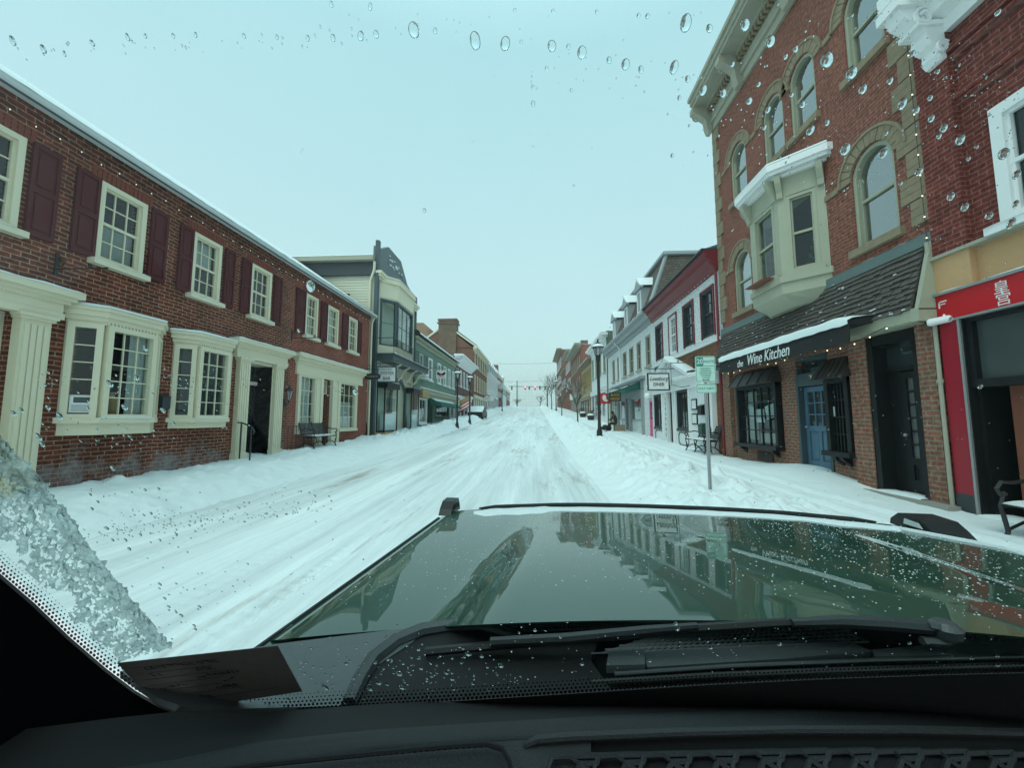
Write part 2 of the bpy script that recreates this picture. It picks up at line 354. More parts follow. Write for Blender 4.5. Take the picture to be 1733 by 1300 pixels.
# ---------------------------------------------------------------- ground
ZR = [(-30, -.4), (-6, 0), (8, .02), (19, .28), (27, .58), (36, .98), (50, 1.72), (72, 2.95), (110, 4.6), (146, 5.95), (158, 6.15), (175, 5.7), (230, 2), (330, -4), (700, -9)]
def _lin(x, T):
    if x <= T[0][0]: return T[0][1]
    for (a, p), (b, q) in zip(T, T[1:]):
        if x <= b: return p + (q - p) * (x - a) / (b - a)
    return T[-1][1]
def zr(y): return sum(_lin(y + k, ZR) for k in (-4, -2, 0, 2, 4)) / 5
LAT = [(-12, .42), (-9, .40), (-7.9, .40), (-7.2, .42), (-6.7, .30), (-6.1, .07), (-5.7, 0), (1.1, 0), (1.5, .05), (2.1, .20), (2.7, .42), (3.3, .46), (3.9, .36), (4.5, .30), (6.6, .33), (9, .33)]
def fbm(x, y, s, o=4): return noise.fractal(Vector((x * s, y * s, 3.7)), 1.0, 2.1, o)
def H(x, y):
    z = zr(y) + _lin(x, LAT)
    bl = min(1, max(0, (-5.7 - x) / .8)); brt = min(1, max(0, (x - 1.3) / 1)) * (1 - .93 * min(1, max(0, (x - 4.0) / .6)))
    if bl or brt:
        lump = fbm(x, y, .7) * .11 + abs(fbm(x + 9, y, 2.1)) * .13 + fbm(x, y, 6, 3) * .045 + abs(fbm(x, y + 4, 11, 2)) * .035
        lump += max(0, noise.noise(Vector((x * 3.1, y * 3.1, 8))) - .22) * .32 + max(0, noise.noise(Vector((x * 7, y * 7, 2))) - .3) * .16
        z += lump * max(bl * (.5 + .5 * min(1, max(0, (y - 12) / 12))), brt)
        far = min(1, max(0, (y - 17) / 10))
        if x < 0: z += far * .30 * math.exp(-((x + 6.9) / .55) ** 2) * (1 + fbm(x, y, .5))
        else: z += far * .12 * math.exp(-((x - 2.9) / .7) ** 2) * (1 + fbm(x, y, .5))
    if x > 4.0:                                    # ploughed footway with wheel and foot tracks
        z += .22 * math.exp(-((y - 9.6) / 1.6) ** 2) * min(1, max(0, (x - 5.2) / 1.2))
        k = min(1, (x - 4) / .5)
        for c in (4.75, 5.25): z -= .05 * k * math.exp(-((x - c - .15 * fbm(0, y, .12, 2)) / .08) ** 2) - .02 * k * math.exp(-((abs(x - c - .15 * fbm(0, y, .12, 2)) - .15) / .05) ** 2)
        z += k * (.02 * fbm(x, y, 1.4) + .012 * abs(fbm(x, y, 5, 3)))
    if -6.2 < x < 1.5:
        k = min(1, max(0, (x + 6.2) / .5)) * min(1, max(0, (1.5 - x) / .4))
        z += k * (.012 * fbm(x * 4, y * .25, .9) + .004 * fbm(x * 4, y, 2.5, 3) + .004 * fbm(x, y, 9, 2))
        for c, wd in ((-4.9, .13), (-3.35, .13), (-1.7, .12), (-.2, .12), (-2.5, .1)):
            xx = x - c - .18 * fbm(c, y, .08, 2)
            z -= k * .03 * math.exp(-(xx / wd) ** 4) * (1 + .3 * math.sin(y * 38 + abs(xx) * 25) * (abs(xx) < wd))
            z += k * (.016 + .012 * fbm(x * 5, y * 1.5, 1, 2)) * math.exp(-((abs(xx) - wd * 1.9) / .08) ** 2)
            if c == -2.5 and abs(xx) < .13: z += k * .008 * math.sin(y * 40 + abs(xx) * 30)
    return z
def ystops(y0, y1):
    ys = [y0]; 
    while ys[-1] < y1: ys.append(min(y1, ys[-1] + min(1.6, max(.05, abs(ys[-1]) * .0085))))
    return ys
def sheet(name, x0, x1, nx, mat):
    ys = ystops(-8, 240); mb = MB()
    mb.loft([[(x0 + (x1 - x0) * i / nx, y, H(x0 + (x1 - x0) * i / nx, y)) for i in range(nx + 1)] for y in ys])
    return mb.build(name, mat, smooth='full', kind='structure', recalc=False)
sheet('road', -6.1, 1.5, 150, m_road)
sheet('snowbank', -10.2, -6.1, 84, m_snow)
sheet('snowbank', 1.5, 7.4, 120, m_snow)
g = MB(); xs = [-320, -150, -60, -10, 8, 60, 150, 320]; gy = [-60, -30] + list(range(-20, 260, 10)) + [330, 450, 560, 680]
g.loft([[(x, y, zr(y) - .45) for x in xs] for y in gy]); g.build('ground', m_snow, smooth='full', kind='structure', recalc=False)
hl = MB()
hl.loft([[(x, y, -9 + hh * (1 + .5 * fbm(x * .012, y, 1, 3))) for x in range(-320, 321, 20)] for y, hh in ((440, 1), (560, 14), (680, 15))])
hl.build('hills', mat('far_snowy_hills', (.42, .47, .52), .9, .15, .01, 0), smooth='full', kind='structure', recalc=False)

# ---------------------------------------------------------------- facade helpers
def wall(fr, par, mats, u0, u1, z0, z1, ops=(), depth=.32, D=8, name='wall', top=True):
    """front with real openings, each with reveals and a dim room behind; closed sides and back"""
    mb = MB(); P = fr.p
    us = sorted({u0, u1} | {o[0] for o in ops} | {o[1] for o in ops}); zs = sorted({z0, z1} | {o[2] for o in ops} | {o[3] for o in ops})
    for i in range(len(us) - 1):
        for j in range(len(zs) - 1):
            a, b, c, d = us[i], us[i + 1], zs[j], zs[j + 1]; mu, mz = (a + b) / 2, (c + d) / 2
            if any(o[0] < mu < o[1] and o[2] < mz < o[3] for o in ops): continue
            mb.quad(P(a, c), P(b, c), P(b, d), P(a, d))
    for o in ops:
        a, b, c, d = o[:4]; dd = o[5] if len(o) > 5 else depth
        arch = len(o) > 4 and o[4]
        zt = d - (b - a) / 2 if arch else d
        mb.quad(P(a, c), P(a, c, -dd), P(a, zt, -dd), P(a, zt)); mb.quad(P(b, c), P(b, zt), P(b, zt, -dd), P(b, c, -dd))
        mb.quad(P(a, c), P(b, c), P(b, c, -dd), P(a, c, -dd))
        if arch:
            r = (b - a) / 2; uc = (a + b) / 2; n = 16
            pts = [(uc + r * math.cos(math.pi * k / n), zt + r * math.sin(math.pi * k / n)) for k in range(n + 1)]
            for (p, q), (s_, t) in zip(pts, pts[1:]):
                mb.quad(P(p, q), P(s_, t), P(s_, d), P(p, d)); mb.quad(P(p, q), P(p, q, -dd), P(s_, t, -dd), P(s_, t))
        else: mb.quad(P(a, d), P(a, d, -dd), P(b, d, -dd), P(b, d))
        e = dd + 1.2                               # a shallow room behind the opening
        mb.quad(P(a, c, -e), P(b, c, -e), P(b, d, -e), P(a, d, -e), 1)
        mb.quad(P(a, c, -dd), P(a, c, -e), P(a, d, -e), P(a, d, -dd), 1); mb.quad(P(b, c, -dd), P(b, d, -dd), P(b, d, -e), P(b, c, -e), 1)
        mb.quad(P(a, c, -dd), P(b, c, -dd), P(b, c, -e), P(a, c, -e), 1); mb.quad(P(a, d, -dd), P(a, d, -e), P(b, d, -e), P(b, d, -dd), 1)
    mb.quad(P(u0, z0), P(u0, z1), P(u0, z1, -D), P(u0, z0, -D)); mb.quad(P(u1, z0), P(u1, z0, -D), P(u1, z1, -D), P(u1, z1))
    mb.quad(P(u0, z0, -D), P(u0, z1, -D), P(u1, z1, -D), P(u1, z0, -D))
    if top: mb.quad(P(u0, z1), P(u1, z1), P(u1, z1, -D), P(u0, z1, -D))
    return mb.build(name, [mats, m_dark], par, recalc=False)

def window(fr, par, u0, u1, z0, z1, cols=3, rows=4, fm=None, d=0, fw=.09, sill=.0, arch=False, hung=True, pane=None, cover=None, mw=.022, name='window', sm=None, snow=False):
    fm = fm or m_cream; sm = sm or fm; zt = z1 - (u1 - u0) / 2 if arch else z1
    f = MB()
    f.fbox(fr, u0, u0 + fw, z0, zt, d - .14, d + .02); f.fbox(fr, u1 - fw, u1, z0, zt, d - .14, d + .02)
    f.fbox(fr, u0 + fw, u1 - fw, z0, z0 + fw * .7, d - .14, d + .017)
    uc = (u0 + u1) / 2; r = (u1 - u0) / 2
    if arch: f.arc(fr, uc, zt, r - fw, r, d - .14, d + .02, 14)
    else: f.fbox(fr, u0 + fw, u1 - fw, z1 - fw, z1, d - .14, d + .017)
    w_ = f.build(name, fm, par)
    a, b, c, e = u0 + fw, u1 - fw, z0 + fw * .7, (z1 - fw)
    p = MB()
    if arch:
        n = 14; pts = [fr.p(a, c, d - .085), fr.p(b, c, d - .085)] + [fr.p(uc + (r - fw) * math.cos(math.pi * k / n), zt + (r - fw) * math.sin(math.pi * k / n), d - .085) for k in range(n + 1)]
        p.add(pts, [tuple(range(len(pts)))])
    else: p.quad(fr.p(a, c, d - .085), fr.p(b, c, d - .085), fr.p(b, e, d - .085), fr.p(a, e, d - .085))
    p.build('pane', pane or m_glass, w_)
    s_ = MB(); zm = (c + e) / 2
    if hung:
        s_.fbox(fr, a, b, zm - .028, zm + .028, d - .1, d - .035)
        for q0, q1 in ((c, c + .05), (e - .04, e)) if not arch else ((c, c + .05),): s_.fbox(fr, a, b, q0, q1, d - .1, d - .04)
        for q in (a, b - .035): s_.fbox(fr, q, q + .035, c + .05, (zt if arch else e - .04), d - .1, d - .042)
    for k in range(1, cols): 
        q = a + (b - a) * k / cols; s_.fbox(fr, q - mw / 2, q + mw / 2, c, e, d - .095, d - .06)
    for k in range(1, rows):
        q = c + (e - c) * k / rows
        if not (hung and abs(q - zm) < .03): s_.fbox(fr, a, b, q - mw / 2, q + mw / 2, d - .096, d - .057)
    if s_.f: s_.build('sash', sm, w_)
    if sill:
        sb = MB(); sb.fbox(fr, u0 - .09, u1 + .09, z0 - .11, z0, d - .1, d + sill); sb.build('sill', sm if sill < .01 else (fm), w_)
        if snow: snow_strip(fr, u0 - .08, u1 + .08, z0, d + .0, d + sill, .03, w_)
    if cover:
        kind, t0, t1, cm = cover; cv = MB()
        n = 26 if kind == 'blind' else 14
        if kind == 'blind':
            for k in range(n):
                q = c + (e - c) * (t0 + (t1 - t0) * k / n); h_ = (e - c) * (t1 - t0) / n * .8
                cv.quad(fr.p(a, q, d - .2), fr.p(b, q, d - .2), fr.p(b, q + h_, d - .17), fr.p(a, q + h_, d - .17))
        else:
            rows_ = []
            for zz in (c + (e - c) * t0, c + (e - c) * t1):
                rows_.append([fr.p(a + (b - a) * k / 24, zz, d - .22 + .025 * math.sin(k * 1.7)) for k in range(25)])
            cv.loft(rows_)
        cv.build(kind, cm, w_, smooth='full', recalc=False)
    return w_
def snow_strip(fr, u0, u1, z, d0, d1, h, par, name='snow_cover', seed=0):
    """a rounded ridge of snow lying along a ledge"""
    n = max(3, int(abs(u1 - u0) / .12)); mb = MB(); rows = []
    for i in range(n + 1):
        u = u0 + (u1 - u0) * i / n; k = h * (.75 + .5 * noise.noise(Vector((u * 3, z, seed)))) * (.4 if i in (0, n) else 1)
        ov = .02 * noise.noise(Vector((u * 5, z + 7, seed)))
        rows.append([fr.p(u, z - .004, d0), fr.p(u, z + k, d0 + .02), fr.p(u, z + k * 1.05, (d0 + d1) / 2), fr.p(u, z + k * .8, d1 - .02 + ov), fr.p(u, z - .006, d1 + .012 + ov)])
    mb.loft(rows); return mb.build(name, m_snow, par, smooth='full', recalc=False)
def cornice(fr, par, u0, u1, steps, m, name='cornice', d=0, snow=0):
    mb = MB()
    for z0, z1, p in steps: mb.fbox(fr, u0 - p, u1 + p, z0, z1, d - .04, d + p)
    o = mb.build(name, m, par)
    if snow: snow_strip(fr, u0 - steps[-1][2], u1 + steps[-1][2], steps[-1][1], d, d + steps[-1][2], snow, par)
    return o
def shutter(fr, par, u0, u1, z0, z1):
    mb = MB(); f = .055; zm = z0 + (z1 - z0) * .5
    mb.fbox(fr, u0, u1, z0, z1, .02, .05)
    for a, b, c, d in ((u0, u0 + f, z0, z1), (u1 - f, u1, z0, z1), (u0 + f, u1 - f, z0, z0 + .09), (u0 + f, u1 - f, zm - .05, zm + .05), (u0 + f, u1 - f, z1 - .08, z1)): mb.fbox(fr, a, b, c, d, .05, .075)
    for c, d in ((z0 + .14, zm - .1), (zm + .1, z1 - .13)): mb.fbox(fr, u0 + f + .04, u1 - f - .04, c, d, .05, .062)
    return mb.build('shutter', m_maroon, par)
def pilaster(fr, par, u0, u1, z0, z1, m, d=.14, flutes=4):
    mb = MB(); mb.fbox(fr, u0, u1, z0, z1, -.03, d); b = .04
    mb.fbox(fr, u0 - b, u1 + b, z0, z0 + .28, 0, d + b); mb.fbox(fr, u0 - b, u1 + b, z1 - .10, z1, 0, d + b); mb.fbox(fr, u0 - b * 1.6, u1 + b * 1.6, z1 - .05, z1 + .01, 0, d + b * 1.7)
    if flutes:
        w_ = (u1 - u0 - .06) / flutes
        for k in range(flutes): mb.fbox(fr, u0 + .03 + w_ * k + w_ * .15, u0 + .03 + w_ * (k + 1) - w_ * .15, z0 + .36, z1 - .18, d, d + .022)
    return mb.build('pilaster', m, par)
def door(fr, par, u0, u1, z0, z1, m, d=-.2, cols=2, rows=3, glass_from=.45, knob=True, handle_u=None, glassm=None):
    """a framed leaf: solid panels below, glazed grid above glass_from"""
    mb = MB(); s_ = .11; zg = z0 + (z1 - z0) * glass_from
    mb.fbox(fr, u0, u0 + s_, z0, z1, d - .05, d); mb.fbox(fr, u1 - s_, u1, z0, z1, d - .05, d)
    mb.fbox(fr, u0 + s_, u1 - s_, z0, z0 + .22, d - .05, d - .001); mb.fbox(fr, u0 + s_, u1 - s_, z1 - .12, z1, d - .05, d - .001); mb.fbox(fr, u0 + s_, u1 - s_, zg - .07, zg + .05, d - .05, d - .001)
    if glass_from > .15:
        mb.fbox(fr, u0 + s_, u1 - s_, z0 + .22, zg - .07, d - .05, d - .03); um = (u0 + u1) / 2
        mb.fbox(fr, um - .05, um + .05, z0 + .22, zg - .07, d - .03, d - .002)
        for a, b in ((u0 + s_ + .03, um - .08), (um + .08, u1 - s_ - .03)): mb.fbox(fr, a, b, z0 + .26, zg - .11, d - .03, d - .015)
    a, b, c, e = u0 + s_, u1 - s_, zg + .05, z1 - .12
    for k in range(1, cols): q = a + (b - a) * k / cols; mb.fbox(fr, q - .015, q + .015, c, e, d - .045, d - .006)
    for k in range(1, rows): q = c + (e - c) * k / rows; mb.fbox(fr, a, b, q - .015, q + .015, d - .044, d - .007)
    o = mb.build('door', m, par)
    p = MB(); p.quad(fr.p(a, c, d - .03), fr.p(b, c, d - .03), fr.p(b, e, d - .03), fr.p(a, e, d - .03)); p.build('pane', glassm or m_glassd, o)
    if knob:
        k = MB(); hu = handle_u if handle_u is not None else u0 + .06; k.ball(fr.p(hu, z0 + 1.0, d + .045), .032); k.tube([fr.p(hu, z0 + 1, d), fr.p(hu, z0 + 1, d + .04)], .012); k.build('handle', m_steel, o, smooth=True)
    return o
def scroll(c, U, r, turns=1.4, n=18, grow=.35):
    pts = []
    for i in range(n + 1):
        t = i / n; a = t * turns * 6.283; q = r * (grow + (1 - grow) * t)
        pts.append(Vector(c) + U * (q * math.cos(a)) + Vector((0, 0, q * math.sin(a))))
    return pts
HAZE = .0010
hz_ = MB(); hz_.box(-330, 330, -90, 690, -12, 62)
def hazemat():
    m, nt, N, out = nodes('snowy_air'); v = N('ShaderNodeVolumePrincipled'); v.inputs['Color'].default_value = (.88, .97, .99, 1); v.inputs['Density'].default_value = HAZE; v.inputs['Anisotropy'].default_value = 0
    nt.links.new(v.outputs[0], out.inputs['Volume']); return m
hz_.build('haze', hazemat(), kind='stuff', label='pale snowy air fading the far end of the street', cat='haze')
# ================================================================ LEFT SIDE
# ---- long two-storey brick building
bl = thing('brick_building', 'long two-storey dark red brick building with maroon shutters and cream bay windows', 'building', (-9, 11, .3))
WZ = (5.0, 6.69)
W1 = [(4.95, 5.88), (7.06, 8.02), (9.25, 10.17), (11.34, 12.28)]
W2 = [(14.28, 15.12), (15.87, 16.8), (17.75, 18.67)]
wall(LF, bl, m_brickL, 2.2, 13.5, -.4, 7.3, [(a, b, WZ[0] + .0, WZ[1]) for a, b in W1] + [(5.0, 6.02, .35, 3.6), (6.95, 8.4, 1.75, 3.65), (9.15, 10.5, 1.75, 3.6), (11.44, 12.6, .4, 3.6, False, .62)])
wall(LF, bl, m_brickL2, 13.5, 20.15, -.4, 7.3, [(a, b, WZ[0], WZ[1]) for a, b in W2] + [(14.05, 15.25, 1.25, 3.42), (15.7, 16.5, .6, 3.42, False, .45), (17.15, 18.75, 1.25, 3.42)])
for i, (a, b) in enumerate(W1 + W2):
    window(LF, bl, a, b, *WZ, 3, 4, d=.03, fw=.1, sill=.14, snow=True, cover=[None, ('blind', 0, .5, m_blind), ('curtain', .55, 1, m_curtain), None, ('curtain', 0, .5, m_curtain), ('curtain', 0, 1, m_curtain), None][i])
for a, b in ((4.4, 4.9), (5.97, 6.38), (6.64, 7.05), (8.12, 8.53), (8.86, 9.24), (10.3, 10.66), (10.95, 11.32), (12.42, 12.8), (13.66, 14.24), (15.36, 15.84), (17.16, 17.72), (18.7, 19.14)):
    shutter(LF, bl, a, b, 5.0, 6.7)
m_lint = mat('lintel_brick', (.20, .05, .03), .9, .3, 12, .4)
for a, b in W1 + W2:                                           # soldier-course lintels
    lin = MB(); n = int((b - a + .3) / .085)
    for k in range(n):
        q = a - .15 + (b - a + .3) * k / n; lin.fbox(LF, q + .004, q + .075, 6.7, 6.94, -.02, .012)
    lin.build('lintel', m_lint, bl)

co_ = MB()
for k in range(4): co_.fbox(LF, 2.2, 20.15, 7.02 + k * .075, 7.09 + k * .075, 0, .03 + k * .025)
co_.build('brick_cornice', m_brickL, bl)
rf = MB(); rf.loops([Vector((-8.68, 2.0, 7.38)), Vector((-13.4, 2.0, 10.62)), Vector((-18.2, 2.0, 7.3)), Vector((-18.2, 2.0, 7.1)), Vector((-13.4, 2.0, 10.42)), Vector((-8.68, 2.0, 7.24))],
         [Vector((-8.68, 20.35, 7.38)), Vector((-13.4, 20.35, 10.62)), Vector((-18.2, 20.35, 7.3)), Vector((-18.2, 20.35, 7.1)), Vector((-13.4, 20.35, 10.42)), Vector((-8.68, 20.35, 7.24))])
roof = rf.build('roof', m_roofdark, bl)
for y in (2.2, 20.15): gb = MB(); gb.add([(-9, y, 7.2), (-17, y, 7.2), (-13.4, y, 10.5)], [(0, 1, 2)]); gb.build('gable', m_brickL2, bl, recalc=False)
rows = []
for i in range(93):
    y = 1.98 + i * .2; e = .16 + .16 * max(0, noise.noise(Vector((y * .7, 1, 5)))) + (.25 if 8.2 < y < 13 and noise.noise(Vector((y * 1.3, 4, 4))) > -.1 else 0)
    pr = [(e - .01, -.01), (e, .03), (e + .3, .045), (2.5, .05), (5.65, .05), (5.73, 0)]
    rows.append([Vector((-8.68 - t * .8245, y, 7.38 + t * .5659 + h * (1 + .25 * noise.noise(Vector((t * 2, y, 2)))))) for t, h in pr])
sn = MB(); sn.loft(rows); sn.build('roof_snow', m_snow, roof, smooth='full', recalc=False)
gu = MB(); gu.sweep(LF, 2.0, 20.4, [(.16, 7.42), (.16, 7.28), (.2, 7.24), (.3, 7.25), (.34, 7.33), (.34, 7.42), (.32, 7.42), (.32, 7.34), (.18, 7.34), (.18, 7.42)])
gut = gu.build('gutter', mat('grey_gutter', (.52, .55, .55), .45, .1, 4, .05, metal=.2), bl)
dp = MB(); dp.tube([LF.p(20.2, 7.25, .25), LF.p(20.22, 7.0, .12), LF.p(20.22, 6.7, .1), LF.p(20.22, .4, .1)], .05, 8); dp.build('downpipe', m_cream, bl, smooth=True)
snow_strip(LF, 2.0, 20.4, 7.42, .17, .34, .03, gut)

def bay(par, fr, u0, u1, f0, f1, p, zb, z0, z1, zt, panes, m, name, snow=.07, fw=.1, dent=True, wm=None):
    """canted bay: footprint u0,u1 at the wall, f0,f1 on the front face p out"""
    def foot(o, back=-.05): return [(u0 - o, back), (u0 - o, max(.0, o * .3)), (f0 - o * .5, p + o), (f1 + o * .5, p + o), (u1 + o, max(0, o * .3)), (u1 + o, back)]
    mb = MB(); mb.zprism(fr, foot(-.02), zb, z0 - .12); mb.zprism(fr, foot(.05), z0 - .13, z0 - .02)
    mb.zprism(fr, foot(0), z1, zt - .2); mb.zprism(fr, foot(.03), zt - .28, zt - .19); mb.zprism(fr, foot(.08), zt - .19, zt - .08); mb.zprism(fr, foot(.12), zt - .08, zt)
    if dent:
        for k in range(int((f1 - f0) / .07)): q = f0 + k * .07; mb.fbox(fr, q, q + .035, zt - .33, zt - .28, p, p + .03)
    for q0, q1 in ((u0 - .0, u0 + .06), (u1 - .06, u1)): mb.fbox(fr, q0, q1, z0 - .02, z1, -.02, .03)
    b_ = mb.build(name, m, par)
    for (A, B, nc) in (((u0, 0), (f0, p), panes[0]), ((f0, p), (f1, p), panes[1]), ((f1, p), (u1, 0), panes[0])):
        ff, ln = fr.face(A, B); window(ff, b_, .03, ln - .03, z0 - .02, z1 + .01, nc, panes[2], fm=wm or m, d=.015, fw=fw, hung=False)
    rows = []
    for s_, h in ((0.14, -.005), (.12, .04), (.02, snow), (-.18, snow * 1.25)):
        rows.append([fr.p(u, zt + h * (1 + .2 * noise.noise(Vector((u * 4, s_, 1)))), max(d, .0) if s_ > -.1 else max(0, d - .12)) for u, d in
                     [(u0 - s_, 0), (u0 - s_, s_ * .3), (f0 - s_ * .5, p + s_), ((f0 + f1) / 2, p + s_), (f1 + s_ * .5, p + s_), (u1 + s_, s_ * .3), (u1 + s_, 0)]])
    rows.append([fr.p(u, zt + snow * 1.6, 0) for u in (u0, u0, f0, (f0 + f1) / 2, f1, u1, u1)])
    sm_ = MB(); sm_.loft(rows); sm_.build('snow_cover', m_snow, b_, smooth='full', recalc=False)
    snow_strip(fr, f0, f1, z0 - .02, p - .02, p + .05, .025, b_)
    return b_
b1_ = bay(bl, LF, 6.74, 8.64, 7.13, 8.2, .38, 1.42, 1.78, 3.62, 3.96, (1, 3, 5), m_cream, 'bay_window')
b2_ = bay(bl, LF, 8.95, 10.72, 9.3, 10.36, .36, 1.5, 1.78, 3.6, 3.94, (1, 3, 5), m_cream, 'bay_window')
# stock and posters in the first bay
for (a, b, lab, kind) in (((6.8, .07), (7.12, .36), 'poster', 0), ((7.22, .26), (7.46, .26), 'poster', 1)):
    ff, ln = LF.face(a, b); q = MB(); q.fbox(ff, .05, ln - .02, 1.86, 2.2, -.06, -.055); po = q.build('poster', m_sign, b1_)
    q = MB()
    if kind == 0: q.fbox(ff, .1, ln * .75, 2.05, 2.16, -.055, -.052)
    for k in range(6): q.fbox(ff, .08, ln - .05 - .02 * (k % 3), 1.89 + .022 * k + (.11 if kind else 0), 1.898 + .022 * k + (.11 if kind else 0), -.055, -.053)
    q.build('print', m_slate, po)
cu = MB(); cu.loft([[LF.p(7.75 + .02 * k, z, .2 + .02 * math.sin(k * 1.3)) for k in range(20)] for z in (1.8, 3.6)]); cu.build('curtain', m_curtain, b1_, smooth='full', recalc=False)
vs = MB(); vs.lathe(LF.p(7.62, 1.8, .05), [(.03, 0), (.09, .05), (.12, .2), (.1, .35), (.04, .45), (.06, .5)], 14); vs.build('vase', m_tan, b1_, smooth=True)
bk = MB(); bk.loft([[LF.p(9.1 + .08 * k, z, .08 + .02 * math.sin(k * 2.1)) for k in range(18)] for z in (1.75, 3.6)]); bk.build('backdrop', mat('patterned_drapery', (.05, .06, .058), .8, .9, 14, 0), b2_, smooth='full', recalc=False)
# door cases
def doorcase(par, fr, u0, u1, z0, zt, m, pw=.42, transom=True):
    pz = zt - .55
    pilaster(fr, par, u0 + .03, u0 + .03 + pw, z0, pz, m); pilaster(fr, par, u1 - .03 - pw, u1 - .03, z0, pz, m)
    cornice(fr, par, u0 + .02, u1 - .02, [(pz, pz + .12, .16), (pz + .12, pz + .3, .14), (pz + .3, pz + .36, .2), (pz + .36, pz + .43, .26), (pz + .43, zt, .33)], m, 'entablature', snow=.05)
doorcase(bl, LF, 4.6, 6.46, .35, 4.14, m_cream)
pb = MB(); pb.fbox(LF, 5.0, 6.02, .35, 3.6, -.25, -.2); pb.fbox(LF, 5.5, 5.85, 1.2, 2.4, -.2, -.17); pb.build('door', m_cream, bl)
doorcase(bl, LF, 10.97, 13.07, .42, 4.14, m_cream)
rv = MB(); rv.fbox(LF, 12.6, 12.63, .4, 3.58, -.62, .02); rv.fbox(LF, 11.41, 11.44, .4, 3.58, -.62, .02); rv.fbox(LF, 11.44, 12.6, 3.5, 3.58, -.6, .02); rv.fbox(LF, 11.44, 12.6, 2.86, 2.98, -.62, -.5)
for k in range(1, 3): rv.fbox(LF, 11.44 + .386 * k - .02, 11.44 + .386 * k + .02, 2.98, 3.5, -.6, -.54)
rv.build('door_frame', m_cream, bl); door(LF, bl, 11.46, 12.58, .42, 2.86, m_black, -.55, 2, 4, .3, handle_u=11.54)
tr = MB(); tr.quad(LF.p(11.44, 2.98, -.58), LF.p(12.6, 2.98, -.58), LF.p(12.6, 3.5, -.58), LF.p(11.44, 3.5, -.58)); tr.build('transom', m_glassd, bl)
st = MB(); st.fbox(LF, 10.9, 13.1, -.2, .47, -.6, .55); stp = st.build('step', m_concrete, bl)
snow_strip(LF, 11.1, 12.9, .47, -.4, .5, .06, stp)
# shopfront at the far end
cornice(LF, bl, 13.95, 19.3, [(3.42, 3.5, .1), (3.5, 3.85, .08), (3.85, 3.95, .14), (3.95, 4.08, .22), (4.08, 4.2, .32)], m_cream, 'shopfront_cornice', snow=.05)
sf = MB()
for a, b in ((14.0, 14.12), (15.2, 15.36), (15.55, 15.72), (16.48, 16.66), (16.98, 17.16), (18.72, 18.86)): sf.fbox(LF, a, b, .62 if 15.1 < a < 17.1 else 1.15, 3.45, -.06, .09)
sf.fbox(LF, 15.36, 15.55, .62, 3.45, -.06, .05); sf.fbox(LF, 16.66, 16.98, .62, 3.45, -.06, .05); sf.build('shopfront_frame', m_cream, bl)
window(LF, bl, 14.12, 15.2, 1.25, 3.42, 3, 4, d=.05, fw=.07, sill=.12, hung=False, cover=('curtain', 0, 1, m_curtain), snow=True)
window(LF, bl, 17.16, 18.72, 1.25, 3.42, 3, 4, d=.05, fw=.07, sill=.12, hung=False, cover=('curtain', 0, .6, m_curtain))
door(LF, bl, 15.74, 16.46, .62, 2.72, m_black, -.3, 1, 1, .12, handle_u=15.8); window(LF, bl, 15.74, 16.46, 2.8, 3.4, 3, 2, d=-.2, fw=.06, hung=False)
# wall ironwork
def bracket(fr, name, lab, u, z, out, thick=.014, par=None):
    r = thing(name, lab, 'bracket', fr.p(u, z, 0)) if par is None else None
    mb = MB(); mb.tube([fr.p(u, z, 0), fr.p(u, z, out)], thick, 6); mb.fbox(fr, u - .03, u + .03, z - .12, z + .32, 0, .02)
    mb.tube(scroll(fr.p(u, z + .14, .1), fr.N, .1), thick * .8, 5); mb.tube(scroll(fr.p(u, z + .05, out * .65), fr.N, .05), thick * .7, 5)
    if par is None: mb.build('arm', m_iron, r, smooth=True)
    else: mb.build('bracket', m_iron, par, smooth=True)
    return r
bracket(LF, 'sign_bracket', 'empty black scrolled iron bracket on the brick wall above the nearest cream bay window', 6.5, 4.55, 1.05)
bracket(LF, 'sign_bracket', 'plain black iron sign arm on the brick wall above the cream shopfront cornice', 13.55, 4.72, 1.35)
wl = thing('wall_lantern', 'dark glazed wall lantern on the brick between the cream doorway and the far shopfront', 'lamp', LF.p(13.3, 2.3, 0))
q = MB(); q.fbox(LF, 13.25, 13.35, 2.15, 2.45, 0, .03); q.tube([LF.p(13.3, 2.3, .02), LF.p(13.3, 2.25, .15), LF.p(13.3, 2.36, .19)], .015); q.lathe(LF.p(13.3, 2.36, .19), [(.03, 0), (.06, .03)], 8); q.lathe(LF.p(13.3, 2.72, .19), [(.15, 0), (.10, .1), (.03, .18), (.012, .24)], 8)
for k in range(4): a = k * 1.571 + .785; c0 = LF.p(13.3, 2.39, .19); q.tube([c0 + Vector((.06 * math.cos(a), .06 * math.sin(a), 0)), c0 + Vector((.13 * math.cos(a), .13 * math.sin(a), .33))], .009, 4)
q.build('frame', m_iron, wl); q = MB(); q.lathe(LF.p(13.3, 2.39, .19), [(.055, 0), (.12, .33)], 4); q.build('lantern_glass', m_lampglass, wl)
